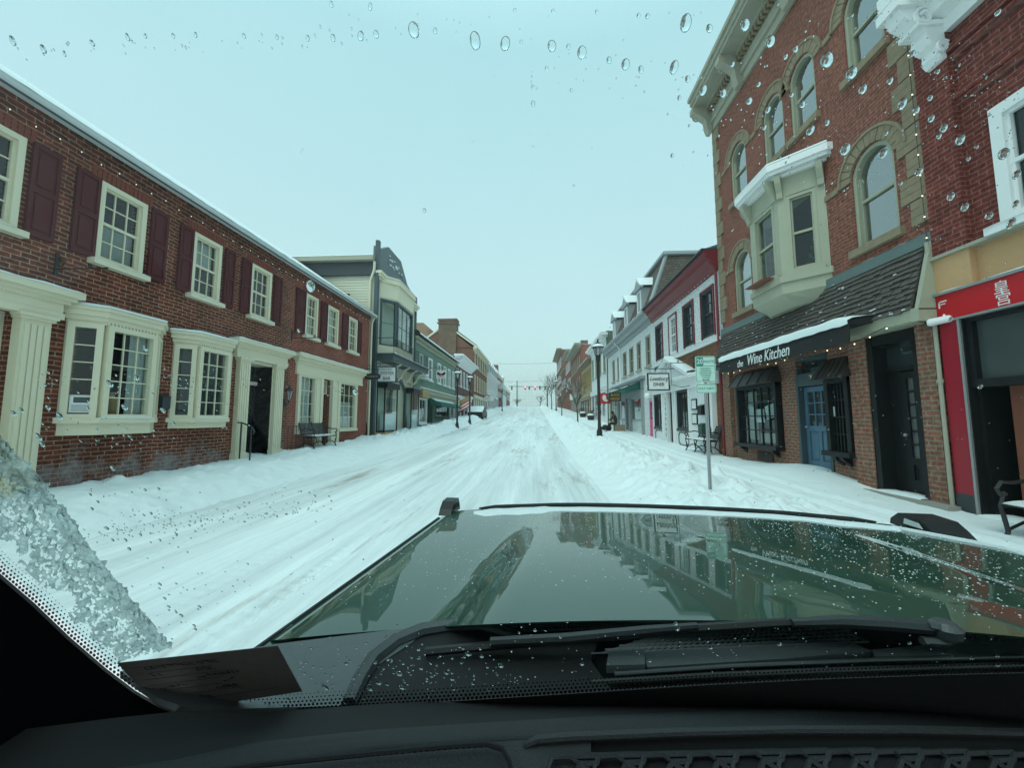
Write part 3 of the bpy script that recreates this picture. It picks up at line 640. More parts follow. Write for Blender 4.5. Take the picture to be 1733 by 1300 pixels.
# hand rails at the door
for nm, lab, u, o in (('railing', 'black iron handrail with snow at the near side of the cream doorway step', 10.98, 1), ('railing', 'dark red-brown iron railing beyond the cream doorway', 13.2, 0)):
    r = thing(nm, lab, 'railing', LF.p(u, .45, .5)); q = MB()
    if o:
        for d in (.3, .62): q.tube([LF.p(u, .3, d), LF.p(u, 1.5 if d > .5 else 1.62, d)], .02)
        q.tube([LF.p(u, 1.62, .18), LF.p(u, 1.62, .3), LF.p(u, 1.5, .62), LF.p(u, 1.36, .72), LF.p(u, 1.28, .68)], .022)
    else:
        for k in range(5): q.tube([LF.p(u + .24 * k, .3, .28), LF.p(u + .24 * k, 1.45, .28)], .014)
        q.tube([LF.p(u - .06, 1.46, .28), LF.p(u + 1.02, 1.46, .28)], .02); q.tube([LF.p(u, .75, .28), LF.p(u + .96, .75, .28)], .014)
    q.build('rail', m_iron if o else mat('rusty_iron', (.06, .02, .018), .6, .3, 9, .2), r)
mbx = thing('mailbox', 'small dark mailbox on the brick between the two cream bay windows', 'mailbox', LF.p(8.8, 2.1, 0)); q = MB(); q.fbox(LF, 8.7, 8.9, 1.98, 2.26, 0, .1); q.loops([LF.p(8.69, 2.26, 0), LF.p(8.69, 2.26, .12), LF.p(8.69, 2.32, 0)], [LF.p(8.91, 2.26, 0), LF.p(8.91, 2.26, .12), LF.p(8.91, 2.32, 0)]); q.build('box', m_charcoal, mbx)

# ---- light strings
def light_string(lab, pts, m, r=.02, drop=.0):
    t = thing('light_string', lab, 'string lights', pts[0]); q = MB(); path = []
    for a, b in zip(pts, pts[1:]): path += [a.lerp(b, .0), a.lerp(b, .5) - Vector((0, 0, drop))]
    path.append(pts[-1]); q.tube(path, .006, 4); q.build('cord', m_ink, t)
    first = None
    for p in pts:
        if first is None: k = MB(); k.ball(p - Vector((0, 0, .035)), r, (1, 1, 1.4), 8, 6); first = k.build('bulb', m, t, smooth=True); p0 = p
        else: c = first.copy(); COL.objects.link(c); c.parent = t; c.location = p - p0
    return t
light_string('string of small white lights along the brick wall under the left gutter', [LF.p(5.2 + .345 * k, 6.98 + .02 * math.sin(k * 2.3), .17) for k in range(43)], m_bulbw, .009)
light_string('string of warm lights down the stone quoins between the two right-hand brick fronts', [RF.p(6.42, 9.4 - .36 * k, .1) for k in range(17)], m_bulb, .010)
light_string('swag of warm lights under the shingled canopy and black awning', [RF.p(6.75 + .335 * k, 3.30 - .16 * abs(math.sin(k * .52)), .55) for k in range(18)], m_bulb, .011)
light_string('row of tiny white lights under the dark red cornice', [RF.p(13.9 + .3 * k, 6.93, .2) for k in range(24)], m_bulbw, .007)
light_string('string of tiny white lights along the balcony of the cream false-front building', [LF.p(21.4 + .3 * k, 5.05, .95) for k in range(21)], m_bulbw, .009)
light_string('string of tiny white lights along the green shop canopy', [LF.p(28.8 + .42 * k, 3.88 - .06 * (k % 2), .65) for k in range(28)], m_bulbw, .009)

# ---- cream false-front oyster bar
ob = thing('false_front_building', 'tall cream clapboard building with a dark false-front parapet, bay and balcony', 'building', (-9, 24.5, .5))
OS = south(21.0)
wall(OS, ob, m_clapL, -20, -9.16, -.3, 10.2, [(-11.95, -10.6, 6.3, 8.9)], D=6.9, name='side_wall')
q = MB()
for k in range(62):
    z = .1 + .16 * k
    for a, b in (((-19.9, -11.97), (-10.58, -9.17)) if 6.15 < z + .16 and z < 8.9 else ((-19.9, -9.17),)): q.hexa([OS.p(a, z, 0), OS.p(b, z, 0), OS.p(b, z, .028), OS.p(a, z, .028), OS.p(a, z + .158, 0), OS.p(b, z + .158, 0), OS.p(b, z + .158, .006), OS.p(a, z + .158, .006)])
q.build('clapboards', m_clapL, ob)
window(OS, ob, -11.95, -10.6, 6.3, 8.9, 2, 2, m_slate, .03, .22, sill=.05, cover=('blind', .0, 1, m_blind))
q = MB(); q.fbox(OS, -20, -9.1, 9.95, 10.72, 0, .18); q.build('frieze', m_charcoal, ob)
q = MB(); q.fbox(OS, -20.2, -9.1, 10.72, 10.98, -.3, .5); cq = q.build('cornice', m_lime, ob); snow_strip(OS, -20.2, -9.1, 10.98, -.2, .5, .07, cq)
q = MB(); q.box(-20, -9.2, 21.3, 27.9, 10.6, 10.85); q.build('roof', m_roofdark, ob)
wall(LF, ob, m_clapL, 21.0, 28.0, -.3, 10.3, [(21.9, 23.5, .9, 3.7, False, .8), (23.6, 26.0, .7, 4.15, True, 1.1), (26.2, 27.7, .9, 3.5, False, .8), (26.6, 27.4, 6.0, 8.3)], D=.2)
q = MB(); q.fpoly(LF, [(20.9, 10.2), (28.1, 10.2), (28.1, 10.9), (26.9, 10.95), (26.0, 11.15), (24.6, 12.3), (22.4, 12.3), (21.4, 11.7), (20.9, 11.7)], -.25, .05); q.build('parapet', m_parapet, ob)
q = MB(); q.fpoly(LF, [(22.3, 11.15), (23.1, 11.3), (24.4, 11.3), (25, 11.15), (24.4, 11.95), (23.6, 12.05), (22.9, 11.9)], .05, .075); cr_ = q.build('relief_panel', m_parapet, ob); q = MB()
for k in range(16): a = random.uniform(22.5, 24.6); z = random.uniform(11.2, 11.9); q.ball(LF.p(a, z, .075), .05 + .04 * random.random(), (.4, 2, .7), 7, 5)
q.build('clinging_snow', m_snow, cr_, smooth=True)
q = MB()
for a in (20.95, 28.0): q.fbox(LF, a - .13, a + .13, -.3, 12.0 if a < 25 else 10.9, -.1, .1)
q.build('corner_board', m_slate, ob)
cornice(LF, ob, 21.1, 27.9, [(9.75, 9.9, .12), (9.9, 10.05, .22), (10.05, 10.2, .3)], m_cream, 'front_cornice')
bw_ = bay(ob, LF, 21.4, 26.2, 22.3, 25.2, .75, 5.45, 6.0, 8.75, 10.1, (1, 3, 2), m_cream, 'bay_window', snow=.03, fw=.14, dent=False, wm=m_slate)
q = MB(); q.zprism(LF, [(21.3, -.02), (22.24, .79), (25.26, .79), (26.3, -.02)], 5.43, 5.86); q.build('bay_apron', m_cream, ob); q = MB(); q.zprism(LF, [(21.35, -.02), (22.25, .78), (25.25, .78), (26.25, -.02)], 8.85, 9.75); q.zprism(LF, [(21.3, -.02), (22.2, .9), (25.3, .9), (26.3, -.02)], 9.75, 9.98); q.build('bay_head', m_cream, ob)
window(LF, ob, 26.6, 27.4, 6.0, 8.3, 1, 2, m_slate, .03, .16)
q = MB(); q.fbox(LF, 21.0, 28.2, 5.05, 5.4, 0, 1.05); q.fbox(LF, 20.95, 28.2, 5.35, 5.42, 0, 1.15); bq = q.build('balcony', m_slate, ob); snow_strip(LF, 21, 28.2, 5.42, .9, 1.14, .05, bq)
q = MB()
for k in range(36): q.tube([LF.p(21.05 + .2 * k, 5.42, 1.05), LF.p(21.05 + .2 * k, 6.3, 1.05)], .012, 4)
q.tube([LF.p(21, 6.3, 1.05), LF.p(28.2, 6.3, 1.05)], .022); q.tube([LF.p(21, 6.3, 1.05), LF.p(21, 6.3, 0)], .022); q.build('railing', m_iron, bq)
for k in range(1, 5):
    u = 21.3 + 1.6 * k; q = MB(); q.tube([LF.p(u, 4.2, .05), LF.p(u, 4.45, .3), LF.p(u, 4.85, .45), LF.p(u, 5.03, .85)], [.09, .07, .06, .07], 6); q.tube(scroll(LF.p(u, 4.75, .5), LF.N, .16), .03, 5); q.build('bracket', m_cream, bq, smooth=True)
q = MB(); q.arc(LF, 24.8, 2.95, 1.2, 1.42, -.05, .1, 16); q.fbox(LF, 23.38, 23.6, .6, 2.95, -.05, .1); q.fbox(LF, 26, 26.22, .6, 2.95, -.05, .1); q.build('arched_surround', m_slate, ob)
q = MB(); q.zprism(LF, [(21.35, 0), (21.5, .55), (23.3, .55), (23.5, 0)], .2, .95); q.zprism(LF, [(26.1, 0), (26.2, .55), (27.7, .55), (27.9, 0)], .2, .95); q.build('stall_riser', m_tan, ob)
for a, b in ((21.4, 23.45), (26.15, 27.85)):
    q = MB(); d = .5
    for u in (a, a + .06 + (b - a - .12), ): q.fbox(LF, u, u + .07, .95, 3.6, 0, d)if 0 else q.fbox(LF, u, u + .07, .95, 3.6, d - .07, d)
    q.fbox(LF, a, b, 3.5, 3.85, -.05, d + .12); q.fbox(LF, a, b, .95, 1.03, 0, d); q.fbox(LF, a, a + .05, .95, 3.5, 0, .06)
    cs = q.build('display_case', m_black, ob); snow_strip(LF, a, b, 3.85, 0, d + .1, .05, cs)
    q = MB(); q.quad(LF.p(a + .07, 1.03, d - .03), LF.p(b - .02, 1.03, d - .03), LF.p(b - .02, 3.5, d - .03), LF.p(a + .07, 3.5, d - .03)); q.quad(LF.p(a + .03, 1.03, .05), LF.p(a + .03, 1.03, d - .07), LF.p(a + .03, 3.5, d - .07), LF.p(a + .03, 3.5, .05)); q.build('pane', m_glass, cs)
    q = MB(); q.fbox(LF, a + .3, b - .2, 1.05, 2.0, .1, .4); q.build('display', m_sign, cs)
dq = MB(); dq.fbox(LF, 24.2, 25.4, .7, 2.9, -1.0, -.95); dq.build('door', m_black, ob)
q = MB(); q.tube([LF.p(20.55, 10.6, .0), LF.p(20.75, 10.2, -.1), LF.p(20.86, 9.6, -.35), LF.p(20.86, .3, -.35)], .07, 8); q.build('downpipe', m_cream, ob, smooth=True)
# passage gate between the two
gt = thing('side_gate', 'dark narrow gate rail in the gap between the brick building and the cream clapboard building', 'gate', (-9.3, 20.6, .5)); q = MB()
q.box(-9.25, -9.2, 20.3, 20.36, .2, 1.5); q.tube([(-9.22, 20.33, 1.5), (-9.22, 20.6, 1.55), (-9.22, 20.75, 1.35)], .03); q.box(-9.25, -9.2, 20.7, 20.76, .2, 1.35); q.build('gate_frame', m_iron, gt)
def hang_sign(name, lab, p, w_, h_, face, frame, lines, lm, arm=None, thick=.05, oval=False, cat='sign'):
    """board hung square to the street; p = centre, arm = wall x the bracket comes from"""
    t = thing(name, lab, cat, (p[0], p[1], p[2])); fr = south(p[1] - thick / 2); q = MB()
    if oval:
        pts = [(p[0] + w_ / 2 * math.copysign(abs(math.cos(a)) ** .7, math.cos(a)), p[2] + h_ / 2 * math.copysign(abs(math.sin(a)) ** .8, math.sin(a))) for a in [6.283 * k / 28 for k in range(28)]]
        q.fpoly(fr, pts, -thick, 0)
    else: q.fbox(fr, p[0] - w_ / 2, p[0] + w_ / 2, p[2] - h_ / 2, p[2] + h_ / 2, -thick, 0)
    q.build('board', face, t)
    if frame:
        q = MB(); f = min(w_, h_) * .035
        if oval: q.tube([fr.p(a, b, 0) for a, b in pts + pts[:1]], f * .8, 5)
        else:
            for a, b, c, d in ((p[0] - w_ / 2 - f, p[0] - w_ / 2 + f, p[2] - h_ / 2 - f, p[2] + h_ / 2 + f), (p[0] + w_ / 2 - f, p[0] + w_ / 2 + f, p[2] - h_ / 2 - f, p[2] + h_ / 2 + f), (p[0] - w_ / 2 + f, p[0] + w_ / 2 - f, p[2] - h_ / 2 - f, p[2] - h_ / 2 + f), (p[0] - w_ / 2 + f, p[0] + w_ / 2 - f, p[2] + h_ / 2 - f, p[2] + h_ / 2 + f)): q.fbox(fr, a, b, c, d, -thick - .01, .012)
        q.build('frame', frame, t)
    for s_, z, size, sx in lines: text(fr, p[0], p[2] + z, .014, s_, size, lm, t, sx=sx)
    if arm is not None:
        q = MB(); zt = p[2] + h_ / 2; q.tube([(arm, p[1], zt + .22), (p[0] + (p[0] - arm) / abs(p[0] - arm) * w_ / 2, p[1], zt + .22)], .018)
        for s_ in (-.38, .38): q.tube([(p[0] + w_ * s_, p[1], zt), (p[0] + w_ * s_, p[1], zt + .22)], .01, 4)
        q.tube(scroll((p[0] * .5 + arm * .5, p[1], zt + .36), Vector((1, 0, 0)), .12), .01, 4); q.build('bracket', m_iron, t)
    return t
hang_sign('hanging_sign', 'white hanging board reading OYSTER BAR on the cream false-front building', (-8.34, 21.15, 4.22), 1.05, .85, m_sign, m_slate, [('KING STREET', .28, .12, .9), ('OYSTER', .06, .27, .85), ('BAR', -.24, .27, .9)], m_slate, -9)
hang_sign('hanging_sign', 'dark oval scrolled hanging sign in front of the gap beside the cream clapboard building', (-8.55, 19.75, 3.95), .84, .34, m_iron, m_charcoal, [('SHOP & CO', .0, .14, .8)], m_sage, -9, oval=True)
q = thing('wall_sign', 'flat cream lettered board on the cream false front above the arched entrance', 'sign', LF.p(26, 3.9, .05)); k = MB(); k.fbox(LF, 25.6, 27.6, 4.0, 4.35, .0, .06); k.build('board', m_cream, q); text(LF, 26.6, 4.17, .062, 'OYSTER BAR', .26, m_ink, q, sx=.9)

# ---- green shop
gs = thing('green_shop', 'two-storey sage green clapboard shop with a dark green awning and snowy pitched roof', 'building', (-9, 35.5, .9))
GW = [(29.3, 30.3), (31.8, 33.1), (34.9, 36.2), (37.3, 38.4), (39.2, 40.3), (41.3, 42.3)]
wall(LF, gs, m_clapG, 28.15, 43.0, -.2, 7.95, [(a, b, 5.0, 6.9) for a, b in GW] + [(29.0, 31.3, 1.4, 3.3), (31.9, 33.5, .8, 3.3, False, .7), (34.6, 39.8, 1.9, 3.4), (40.4, 42.6, 1.5, 3.4)])
for a, b in GW: window(LF, gs, a, b, 5.0, 6.9, 2, 2, m_white, .03, .12, sill=.12, pane=m_glassd)
q = MB(); pr = [(.45, 7.95), (.45, 8.1), (-4.5, 11.0), (-9.5, 8.1), (-9.5, 7.95), (-4.5, 10.85)]; q.sweep(LF, 27.9, 43.2, pr); q.build('roof', m_roofdark, gs)
q = MB(); q.loft([[LF.p(u, 8.1 + t * .586 + h, .45 - t) for t, h in ((-.02, -.02), (0, .1), (.4, .14), (2.5, .15), (4.9, .14), (5.2, .0))] for u in [27.9 + .5 * k for k in range(31)] + [43.2]]); q.build('roof_snow', m_snow, gs, smooth='full', recalc=False)
q = MB()
for k in range(30): q.ball(LF.p(28.4 + .5 * k, 8.42 + .15 * (k % 3), .12 - .25 * (k % 3)), .06, (1, 1, 1), 6, 4)
q.build('snow_guard', m_charcoal, gs)
for y in (28.15, 43.0): q = MB(); q.add([LF.p(y, 7.9, .2), LF.p(y, 7.9, -9), LF.p(y, 10.9, -4.5)], [(0, 1, 2)]); q.build('gable', m_clapG, gs, recalc=False)
cornice(LF, gs, 28.2, 42.9, [(7.5, 7.75, .08), (7.75, 7.95, .3)], m_sage, 'eaves')
cornice(LF, gs, 28.4, 42.8, [(3.45, 3.7, .3), (3.7, 3.95, .5), (3.95, 4.05, .6)], m_sage, 'shop_fascia', snow=.08)
q = MB(); q.fbox(LF, 28.35, 30.2, 3.3, 3.93, .3, .63); q.build('corner_sign', m_yellow, gs)
q = MB(); q.loops([LF.p(31.5, 3.45, .3), LF.p(31.5, 2.95, 1.3), LF.p(31.5, 2.7, 1.3), LF.p(31.5, 2.9, .3)], [LF.p(39.5, 3.45, .3), LF.p(39.5, 2.95, 1.3), LF.p(39.5, 2.7, 1.3), LF.p(39.5, 2.9, .3)]); aw = q.build('awning', m_awning, gs)
q = MB(); q.loft([[LF.p(u, 3.47 - t * .5, .3 + t) for t in (0, .3, .55)] for u in (31.5, 35, 39.5)]); q.build('awning_snow', m_snow, aw, recalc=False)
window(LF, gs, 29.0, 31.3, 1.35, 3.4, 2, 1, m_white, .12, .2, sill=.2, hung=False); q = MB()
for k in range(5): q.ball(LF.p(29.4 + .4 * k, 1.7 + .25 * (k % 3), -.35), .16, (1, 1, 1.6), 8, 6)
q.build('window_display', m_curtain, gs, smooth=True); door(LF, gs, 31.95, 33.45, .8, 3.3, m_dgreen, -.4, 1, 1, .5)
window(LF, gs, 34.6, 39.8, 1.9, 3.4, 4, 2, m_dgreen, .03, .1, sill=.1, hung=False); window(LF, gs, 40.4, 42.6, 1.5, 3.4, 2, 1, m_white, .06, .12, sill=.14, hung=False)
ac = thing('air_conditioner', 'white air conditioner at the near upstairs window of the sage green shop', 'air conditioner', LF.p(29.8, 4.9, .3)); q = MB(); q.fbox(LF, 29.45, 30.15, 5.05, 5.5, .05, .55); q.build('case', m_white, ac); q = MB(); q.fbox(LF, 29.2, 31, 4.86, 4.95, 0, .55); q.build('shelf', m_white, ac)
hs = hang_sign('hanging_sign', 'white hanging board with a red and black winged emblem before the sage green shop', (-7.9, 32.0, 5.45), .86, .66, m_sign, None, [], m_ink, -9)
q = MB(); f2 = south(31.97)
for s_ in (-1, 1): q.fpoly(f2, [(-7.9 + s_ * .05, 5.32), (-7.9 + s_ * .12, 5.58), (-7.9 + s_ * .3, 5.68), (-7.9 + s_ * .38, 5.55), (-7.9 + s_ * .3, 5.42), (-7.9 + s_ * .18, 5.36)], 0, .012)
q.build('emblem', m_ink, hs); q = MB(); q.ball((-7.9, 31.965, 5.46), .1, (1, .15, 1.1), 12, 8); q.fbox(f2, -8.2, -7.6, 5.21, 5.25, 0, .01); q.build('emblem', m_redink, hs)

# ---- generic far fronts
def front(name, lab, fr, u0, u1, zt, m, wins, trim=None, roofm=None, corn=.4, shop=None, D=8, snow=.1, z0=-.3, wm=None, side=None, cm=None):
    t = thing(name, lab, 'building', fr.p((u0 + u1) / 2, zr((u0 + u1) / 2) + .3, 0)); ops = []
    for z0_, z1_, n, wd in wins:
        st_ = (u1 - u0) / n
        ops += [(u0 + st_ * (k + .5) - wd / 2, u0 + st_ * (k + .5) + wd / 2, z0_, z1_) for k in range(n)]
    wall(fr, t, m, u0, u1, z0, zt, ops, .2, D)
    for o in ops: window(fr, t, o[0], o[1], o[2], o[3], 2, 2, wm or m_white, .02, .11, sill=.1, pane=m_glassd)
    if corn: cornice(fr, t, u0 + .1, u1 - .1, [(zt - .5, zt - .3, .1), (zt - .3, zt - .1, corn * .6), (zt - .1, zt + .08, corn)], cm or trim or m_white, snow=snow)
    if shop:
        q = MB(); zz = zr(u0) + .4; q.fbox(fr, u0 + .2, u1 - .2, shop - .45, shop, 0, .22)
        n = max(2, int((u1 - u0) / 2.2))
        for k in range(n + 1): a = u0 + .25 + (u1 - u0 - .7) * k / n; q.fbox(fr, a, a + .2, zr(a), shop - .45, 0, .14)
        sfr = q.build('shopfront', trim or m_white, t)
        q = MB(); q.fbox(fr, u0 + .3, u1 - .3, zz + .7, shop - .45, 0, .05); q.build('pane', m_glassd, sfr)
        snow_strip(fr, u0 + .2, u1 - .2, shop, 0, .25, .06, sfr)
    q = MB(); a, b = fr.p(u0, zt - .02, -.3), fr.p(u1, zt - .02, -D); q.box(min(a.x, b.x), max(a.x, b.x), u0 + .1, u1 - .1, zt - .25, zt + .06); q.build('flat_roof', m_snow, t)
    return t
pl = front('plum_shop', 'small plum brick shop with a deep white cornice beyond the sage green shop', LF, 43.2, 53.6, 8.9, m_brickPlum, [(5.6, 7.6, 5, 1.0)], m_white, corn=1.0, shop=4.4)
q = MB(); q.loops([LF.p(43.2, 7.9, .0), LF.p(43.2, 8.9, 1.0), LF.p(43.2, 8.9, .0)], [LF.p(53.6, 7.9, .0), LF.p(53.6, 8.9, 1.0), LF.p(53.6, 8.9, 0)]); q.build('cornice_cove', m_white, pl)
bb = front('tall_brick_house', 'three-storey brown brick house with a broad gable chimney and cream-trimmed windows', LF, 56.0, 71.8, 12.2, m_brickBrown, [(9.5, 11.7, 6, 1.15), (5.9, 8.3, 6, 1.15)], m_cream, corn=.5, shop=5.2, wm=m_cream, D=9)
for y in (56.0, 71.8): q = MB(); q.loops([Vector((-9, y, 12.1)), Vector((-18, y, 12.1)), Vector((-13.3, y, 15.6))], [Vector((-9, y + .3, 12.1)), Vector((-18, y + .3, 12.1)), Vector((-13.3, y + .3, 15.6))]); q.build('gable', m_brickBrown, bb)
q = MB(); q.sweep(LF, 55.8, 72.0, [(.55, 12.15), (.55, 12.4), (-4.3, 15.95), (-9.4, 12.2), (-9.4, 11.95), (-4.3, 15.65)]); q.build('roof', m_cream, bb)
q = MB(); q.loft([[LF.p(u, 12.42 + t * .732 + h, .55 - t) for t, h in ((0, 0), (.05, .1), (2.4, .15), (4.8, .12), (4.9, 0))] for u in (55.8, 60, 66, 72)]); q.build('roof_snow', m_snow, bb, smooth='full', recalc=False)
q = MB(); q.box(-14.3, -11.6, 55.7, 57.3, 3, 16.3); q.box(-14.4, -11.5, 55.6, 57.4, 16.3, 16.6); q.box(-14.5, -11.4, 55.5, 57.5, 15.9, 16.05); ch = q.build('chimney', m_chimney, bb); q = MB(); q.box(-14.3, -11.6, 55.7, 57.3, 16.6, 16.75); q.build('snow_cover', m_snow, ch)
def dormers(par, fr, us, z, d, w_=1.1, h_=1.5, m=None, dep=1.6):
    for u in us:
        q = MB(); q.fpoly(fr, [(u - w_ / 2, z), (u + w_ / 2, z), (u + w_ / 2, z + h_), (u, z + h_ + w_ * .42), (u - w_ / 2, z + h_)], d - dep, d); o = q.build('dormer', m or m_grey, par)
        q = MB(); e = .16
        q.fpoly(fr, [(u - w_ / 2 - e, z + h_ - .02), (u + w_ / 2 + e, z + h_ - .02), (u + w_ / 2 + e, z + h_ + .1), (u, z + h_ + w_ * .42 + .16), (u - w_ / 2 - e, z + h_ + .1)], d - .05, d + .14); q.build('pediment', m or m_grey, o)
        window(fr, o, u - w_ * .33, u + w_ * .33, z + .12, z + h_ - .08, 2, 2, m_white, d + .025, .07, pane=m_glassd)
        q = MB(); q.loft([[fr.p(u + w_ * .5 * s_ + e * s_, z + h_ + .1, x), fr.p(u + w_ * .52 * s_, z + h_ + .24, x), fr.p(u + w_ * .3 * s_, z + h_ + .46, x), fr.p(u, z + h_ + w_ * .42 + .33, x)] for s_ in (1,) for x in (d + .15, d - dep)]); q.loft([[fr.p(u - w_ * .5 - e, z + h_ + .1, x), fr.p(u - w_ * .52, z + h_ + .24, x), fr.p(u - w_ * .3, z + h_ + .46, x), fr.p(u, z + h_ + w_ * .42 + .33, x)] for x in (d + .15, d - dep)])
        q.add([fr.p(u - w_ * .5 - e, z + h_ + .1, d + .15), fr.p(u - w_ * .3, z + h_ + .46, d + .15), fr.p(u, z + h_ + w_ * .42 + .33, d + .15), fr.p(u + w_ * .3, z + h_ + .46, d + .15), fr.p(u + w_ * .5 + e, z + h_ + .1, d + .15), fr.p(u, z + h_ + w_ * .42 + .1, d + .15)], [(0, 1, 2, 3, 4, 5)])
        q.build('snow_cover', m_snow, o, smooth='full', recalc=False)
mh = front('mansard_house', 'white-fronted house with dark mansard and dormers beyond the tall brown brick house', LF, 72.2, 94.0, 10.4, m_clapW, [(7.6, 9.8, 7, 1.3)], m_white, corn=.5, shop=6.6)
q = MB(); q.sweep(LF, 72.2, 94.0, [(.1, 10.5), (-1.2, 13.3), (-7, 13.4), (-7, 10.5)]); q.build('mansard_roof', m_roofdark, mh); dormers(mh, LF, [73.8 + 3.1 * k for k in range(7)], 10.8, -.05, 1.5, 1.6)
front('red_row_house', 'red brick row house with white windows far up the left side', LF, 94.3, 106, 12.4, m_brickL2, [(9.4, 11.4, 5, 1.1), (6.7, 8.4, 5, 1.1)], m_cream, shop=None)
h7 = front('gabled_house', 'white far house with a snowy gabled roof and brick chimney near the traffic signals', LF, 107, 122, 11.2, m_clapW, [(8.6, 10.4, 4, 1.2)], m_white, corn=0, wm=m_slate)
q = MB(); q.sweep(LF, 106.8, 122.2, [(.5, 11.1), (-4, 14.8), (-8.5, 11.1)]); q.build('roof', m_snow, h7); q = MB(); q.box(-12.4, -10.6, 110, 112, 12, 17.2); q.build('chimney', m_chimney, h7); dormers(h7, LF, [116.5], 11.9, -.5, 2.2, 1.6)
front('low_brick_house', 'low brown far house at the crest of the street on the left', LF, 123, 139, 10.8, m_brickBrown, [(7.9, 9.7, 5, 1.2)], m_cream)
bh = thing('brick_house_behind', 'pale brown brick gable end showing over the sage green shop roof', 'building', (-20, 62, 3)); q = MB(); q.box(-21.3, -17.3, 61, 66, 0, 16.6); q.loops([Vector((-21.3, 61, 16.6)), Vector((-17.3, 61, 16.6)), Vector((-18.2, 61, 17.4)), Vector((-20.6, 61, 17.4))], [Vector((-21.3, 66, 16.6)), Vector((-17.3, 66, 16.6)), Vector((-18.2, 66, 17.4)), Vector((-20.6, 66, 17.4))]); q.build('wall', brick('pale_chimney_brick', (.38, .2, .13), (.3, .16, .1), (.35, .28, .22)), bh)
q = MB(); q.box(-17.28, -14.5, 62, 66, 0, 14.6); q.build('side_wing', m_grey, bh); q = MB(); q.loops([Vector((-17.28, 61.8, 15.4)), Vector((-14.3, 61.8, 14.4)), Vector((-14.3, 61.8, 14.7)), Vector((-17.28, 61.8, 15.7))], [Vector((-17.28, 66, 15.4)), Vector((-14.3, 66, 14.4)), Vector((-14.3, 66, 14.7)), Vector((-17.28, 66, 15.7))]); q.build('roof_snow', m_snow, bh)
# ================================================================ RIGHT SIDE
vb = thing('victorian_brick_building', 'tall red brick Victorian building with stone arched windows, a putty oriel and a shingled canopy', 'building', (6.5, 10, .3))
V3 = [(6.9, 7.75), (8.61, 9.47), (9.74, 10.6), (11.51, 12.4)]
V2 = [(6.94, 7.86), (11.56, 12.52)]
ops = [(a, b, 8.72, 10.5, True) for a, b in V3] + [(a, b, 5.12, 7.02, True) for a, b in V2] + [(8.9, 10.7, 5.1, 7.4)]
wall(RF, vb, m_brickR, 6.42, 13.44, 4.5, 12.35, ops, .26, 9)
for a, b in V3: window(RF, vb, a, b, 8.72, 10.5, 1, 1, m_sage, -.05, .07, arch=True, pane=m_glassr)
for a, b in V2: window(RF, vb, a, b, 5.12, 7.02, 1, 1, m_sage, -.05, .075, arch=True, pane=m_glassr, cover=('curtain', 0, 1, m_curtain) if a > 9 else None)
q = MB()
for a, b, z0, z1 in [(a, b, 8.72, 10.5) for a, b in V3] + [(a, b, 5.12, 7.02) for a, b in V2]: q.fbox(RF, a - .1, b + .1, z0 - .15, z0, -.12, .1)
sil = q.build('sill', m_stone, vb)
for a, b, z0, z1 in [(a, b, 8.72, 10.5) for a, b in V3] + [(a, b, 5.12, 7.02) for a, b in V2]:
    uc, r = (a + b) / 2, (b - a) / 2; zs = z1 - r; q = MB(); n = 13
    for k in range(n):
        t0, t1 = math.pi * k / n + .012, math.pi * (k + 1) / n - .012
        q.fpoly(RF, [(uc + rr * math.cos(t), zs + rr * math.sin(t)) for rr, t in ((r + .01, t0), (r + .24, t0), (r + .24, t1), (r + .01, t1))], -.03, .035 + .004 * (k % 2))
    q.arc(RF, uc, zs, r + .245, r + .30, -.02, .06, 16); q.build('stone_arch', m_stone, vb)
def band(z, gaps, h=.12):
    q = MB(); u = 6.85; 
    for a, b in sorted(gaps) + [(13.0, 13.0)]:
        if a - u > .03: q.fbox(RF, u, a, z - h / 2, z + h / 2, -.02, .035)
        u = b
    q.build('string_course', m_stone, vb)
band(10.1, [(a - .31, b + .31) for a, b in V3]); band(6.6, [(a - .31, b + .31) for a, b in V2] + [(8.55, 11.0)])
q = MB()
for k in range(17):
    for side in (0, 1):
        wd = .42 if k % 2 else .27; z = 5.0 + .44 * k
        a, b = (6.42, 6.42 + wd) if side == 0 else (13.44 - wd, 13.44)
        for j in range(3): q.fbox(RF, a - (.02 if side == 0 else 0), b + (.02 if side else 0), z + .143 * j + .004, z + .143 * j + .138, -.05, .05 - .004 * j)
q.build('quoin', m_stone, vb)
q = MB()                                                       # main cornice
for z0, z1, p in ((12.05, 12.3, .08), (12.3, 12.42, .16), (12.42, 12.9, .10), (12.9, 13.0, .3), (13.0, 13.12, .78), (13.12, 13.28, .84), (13.28, 13.42, .92)): q.fbox(RF, 6.4, 13.3 + p * .25, z0, z1, -.1, p * .9)
cn = q.build('cornice', m_lime, vb)
q = MB()
for k in range(48): u = 6.5 + .15 * k; q.fbox(RF, u, u + .08, 12.72, 12.9, .1, .24)
q.build('dentil', m_stone, cn)
for u in (6.75, 9.1, 11.45, 13.45):
    q = MB(); q.loops([RF.p(u - .13, z, d) for d, z in ((.08, 12.0), (.2, 12.02), (.26, 12.2), (.3, 12.5), (.55, 12.7), (.74, 12.8), (.74, 13.0), (.08, 13.0))], [RF.p(u + .13, z, d) for d, z in ((.08, 12.0), (.2, 12.02), (.26, 12.2), (.3, 12.5), (.55, 12.7), (.74, 12.8), (.74, 13.0), (.08, 13.0))]); q.tube(scroll(RF.p(u + .15, 12.75, .5), RF.N, .15), .03, 5); q.build('bracket', m_lime, cn)
q = MB(); q.box(6.7, 15.4, 6.5, 13.5, 12.3, 13.3); q.build('flat_roof', m_roofdark, vb)
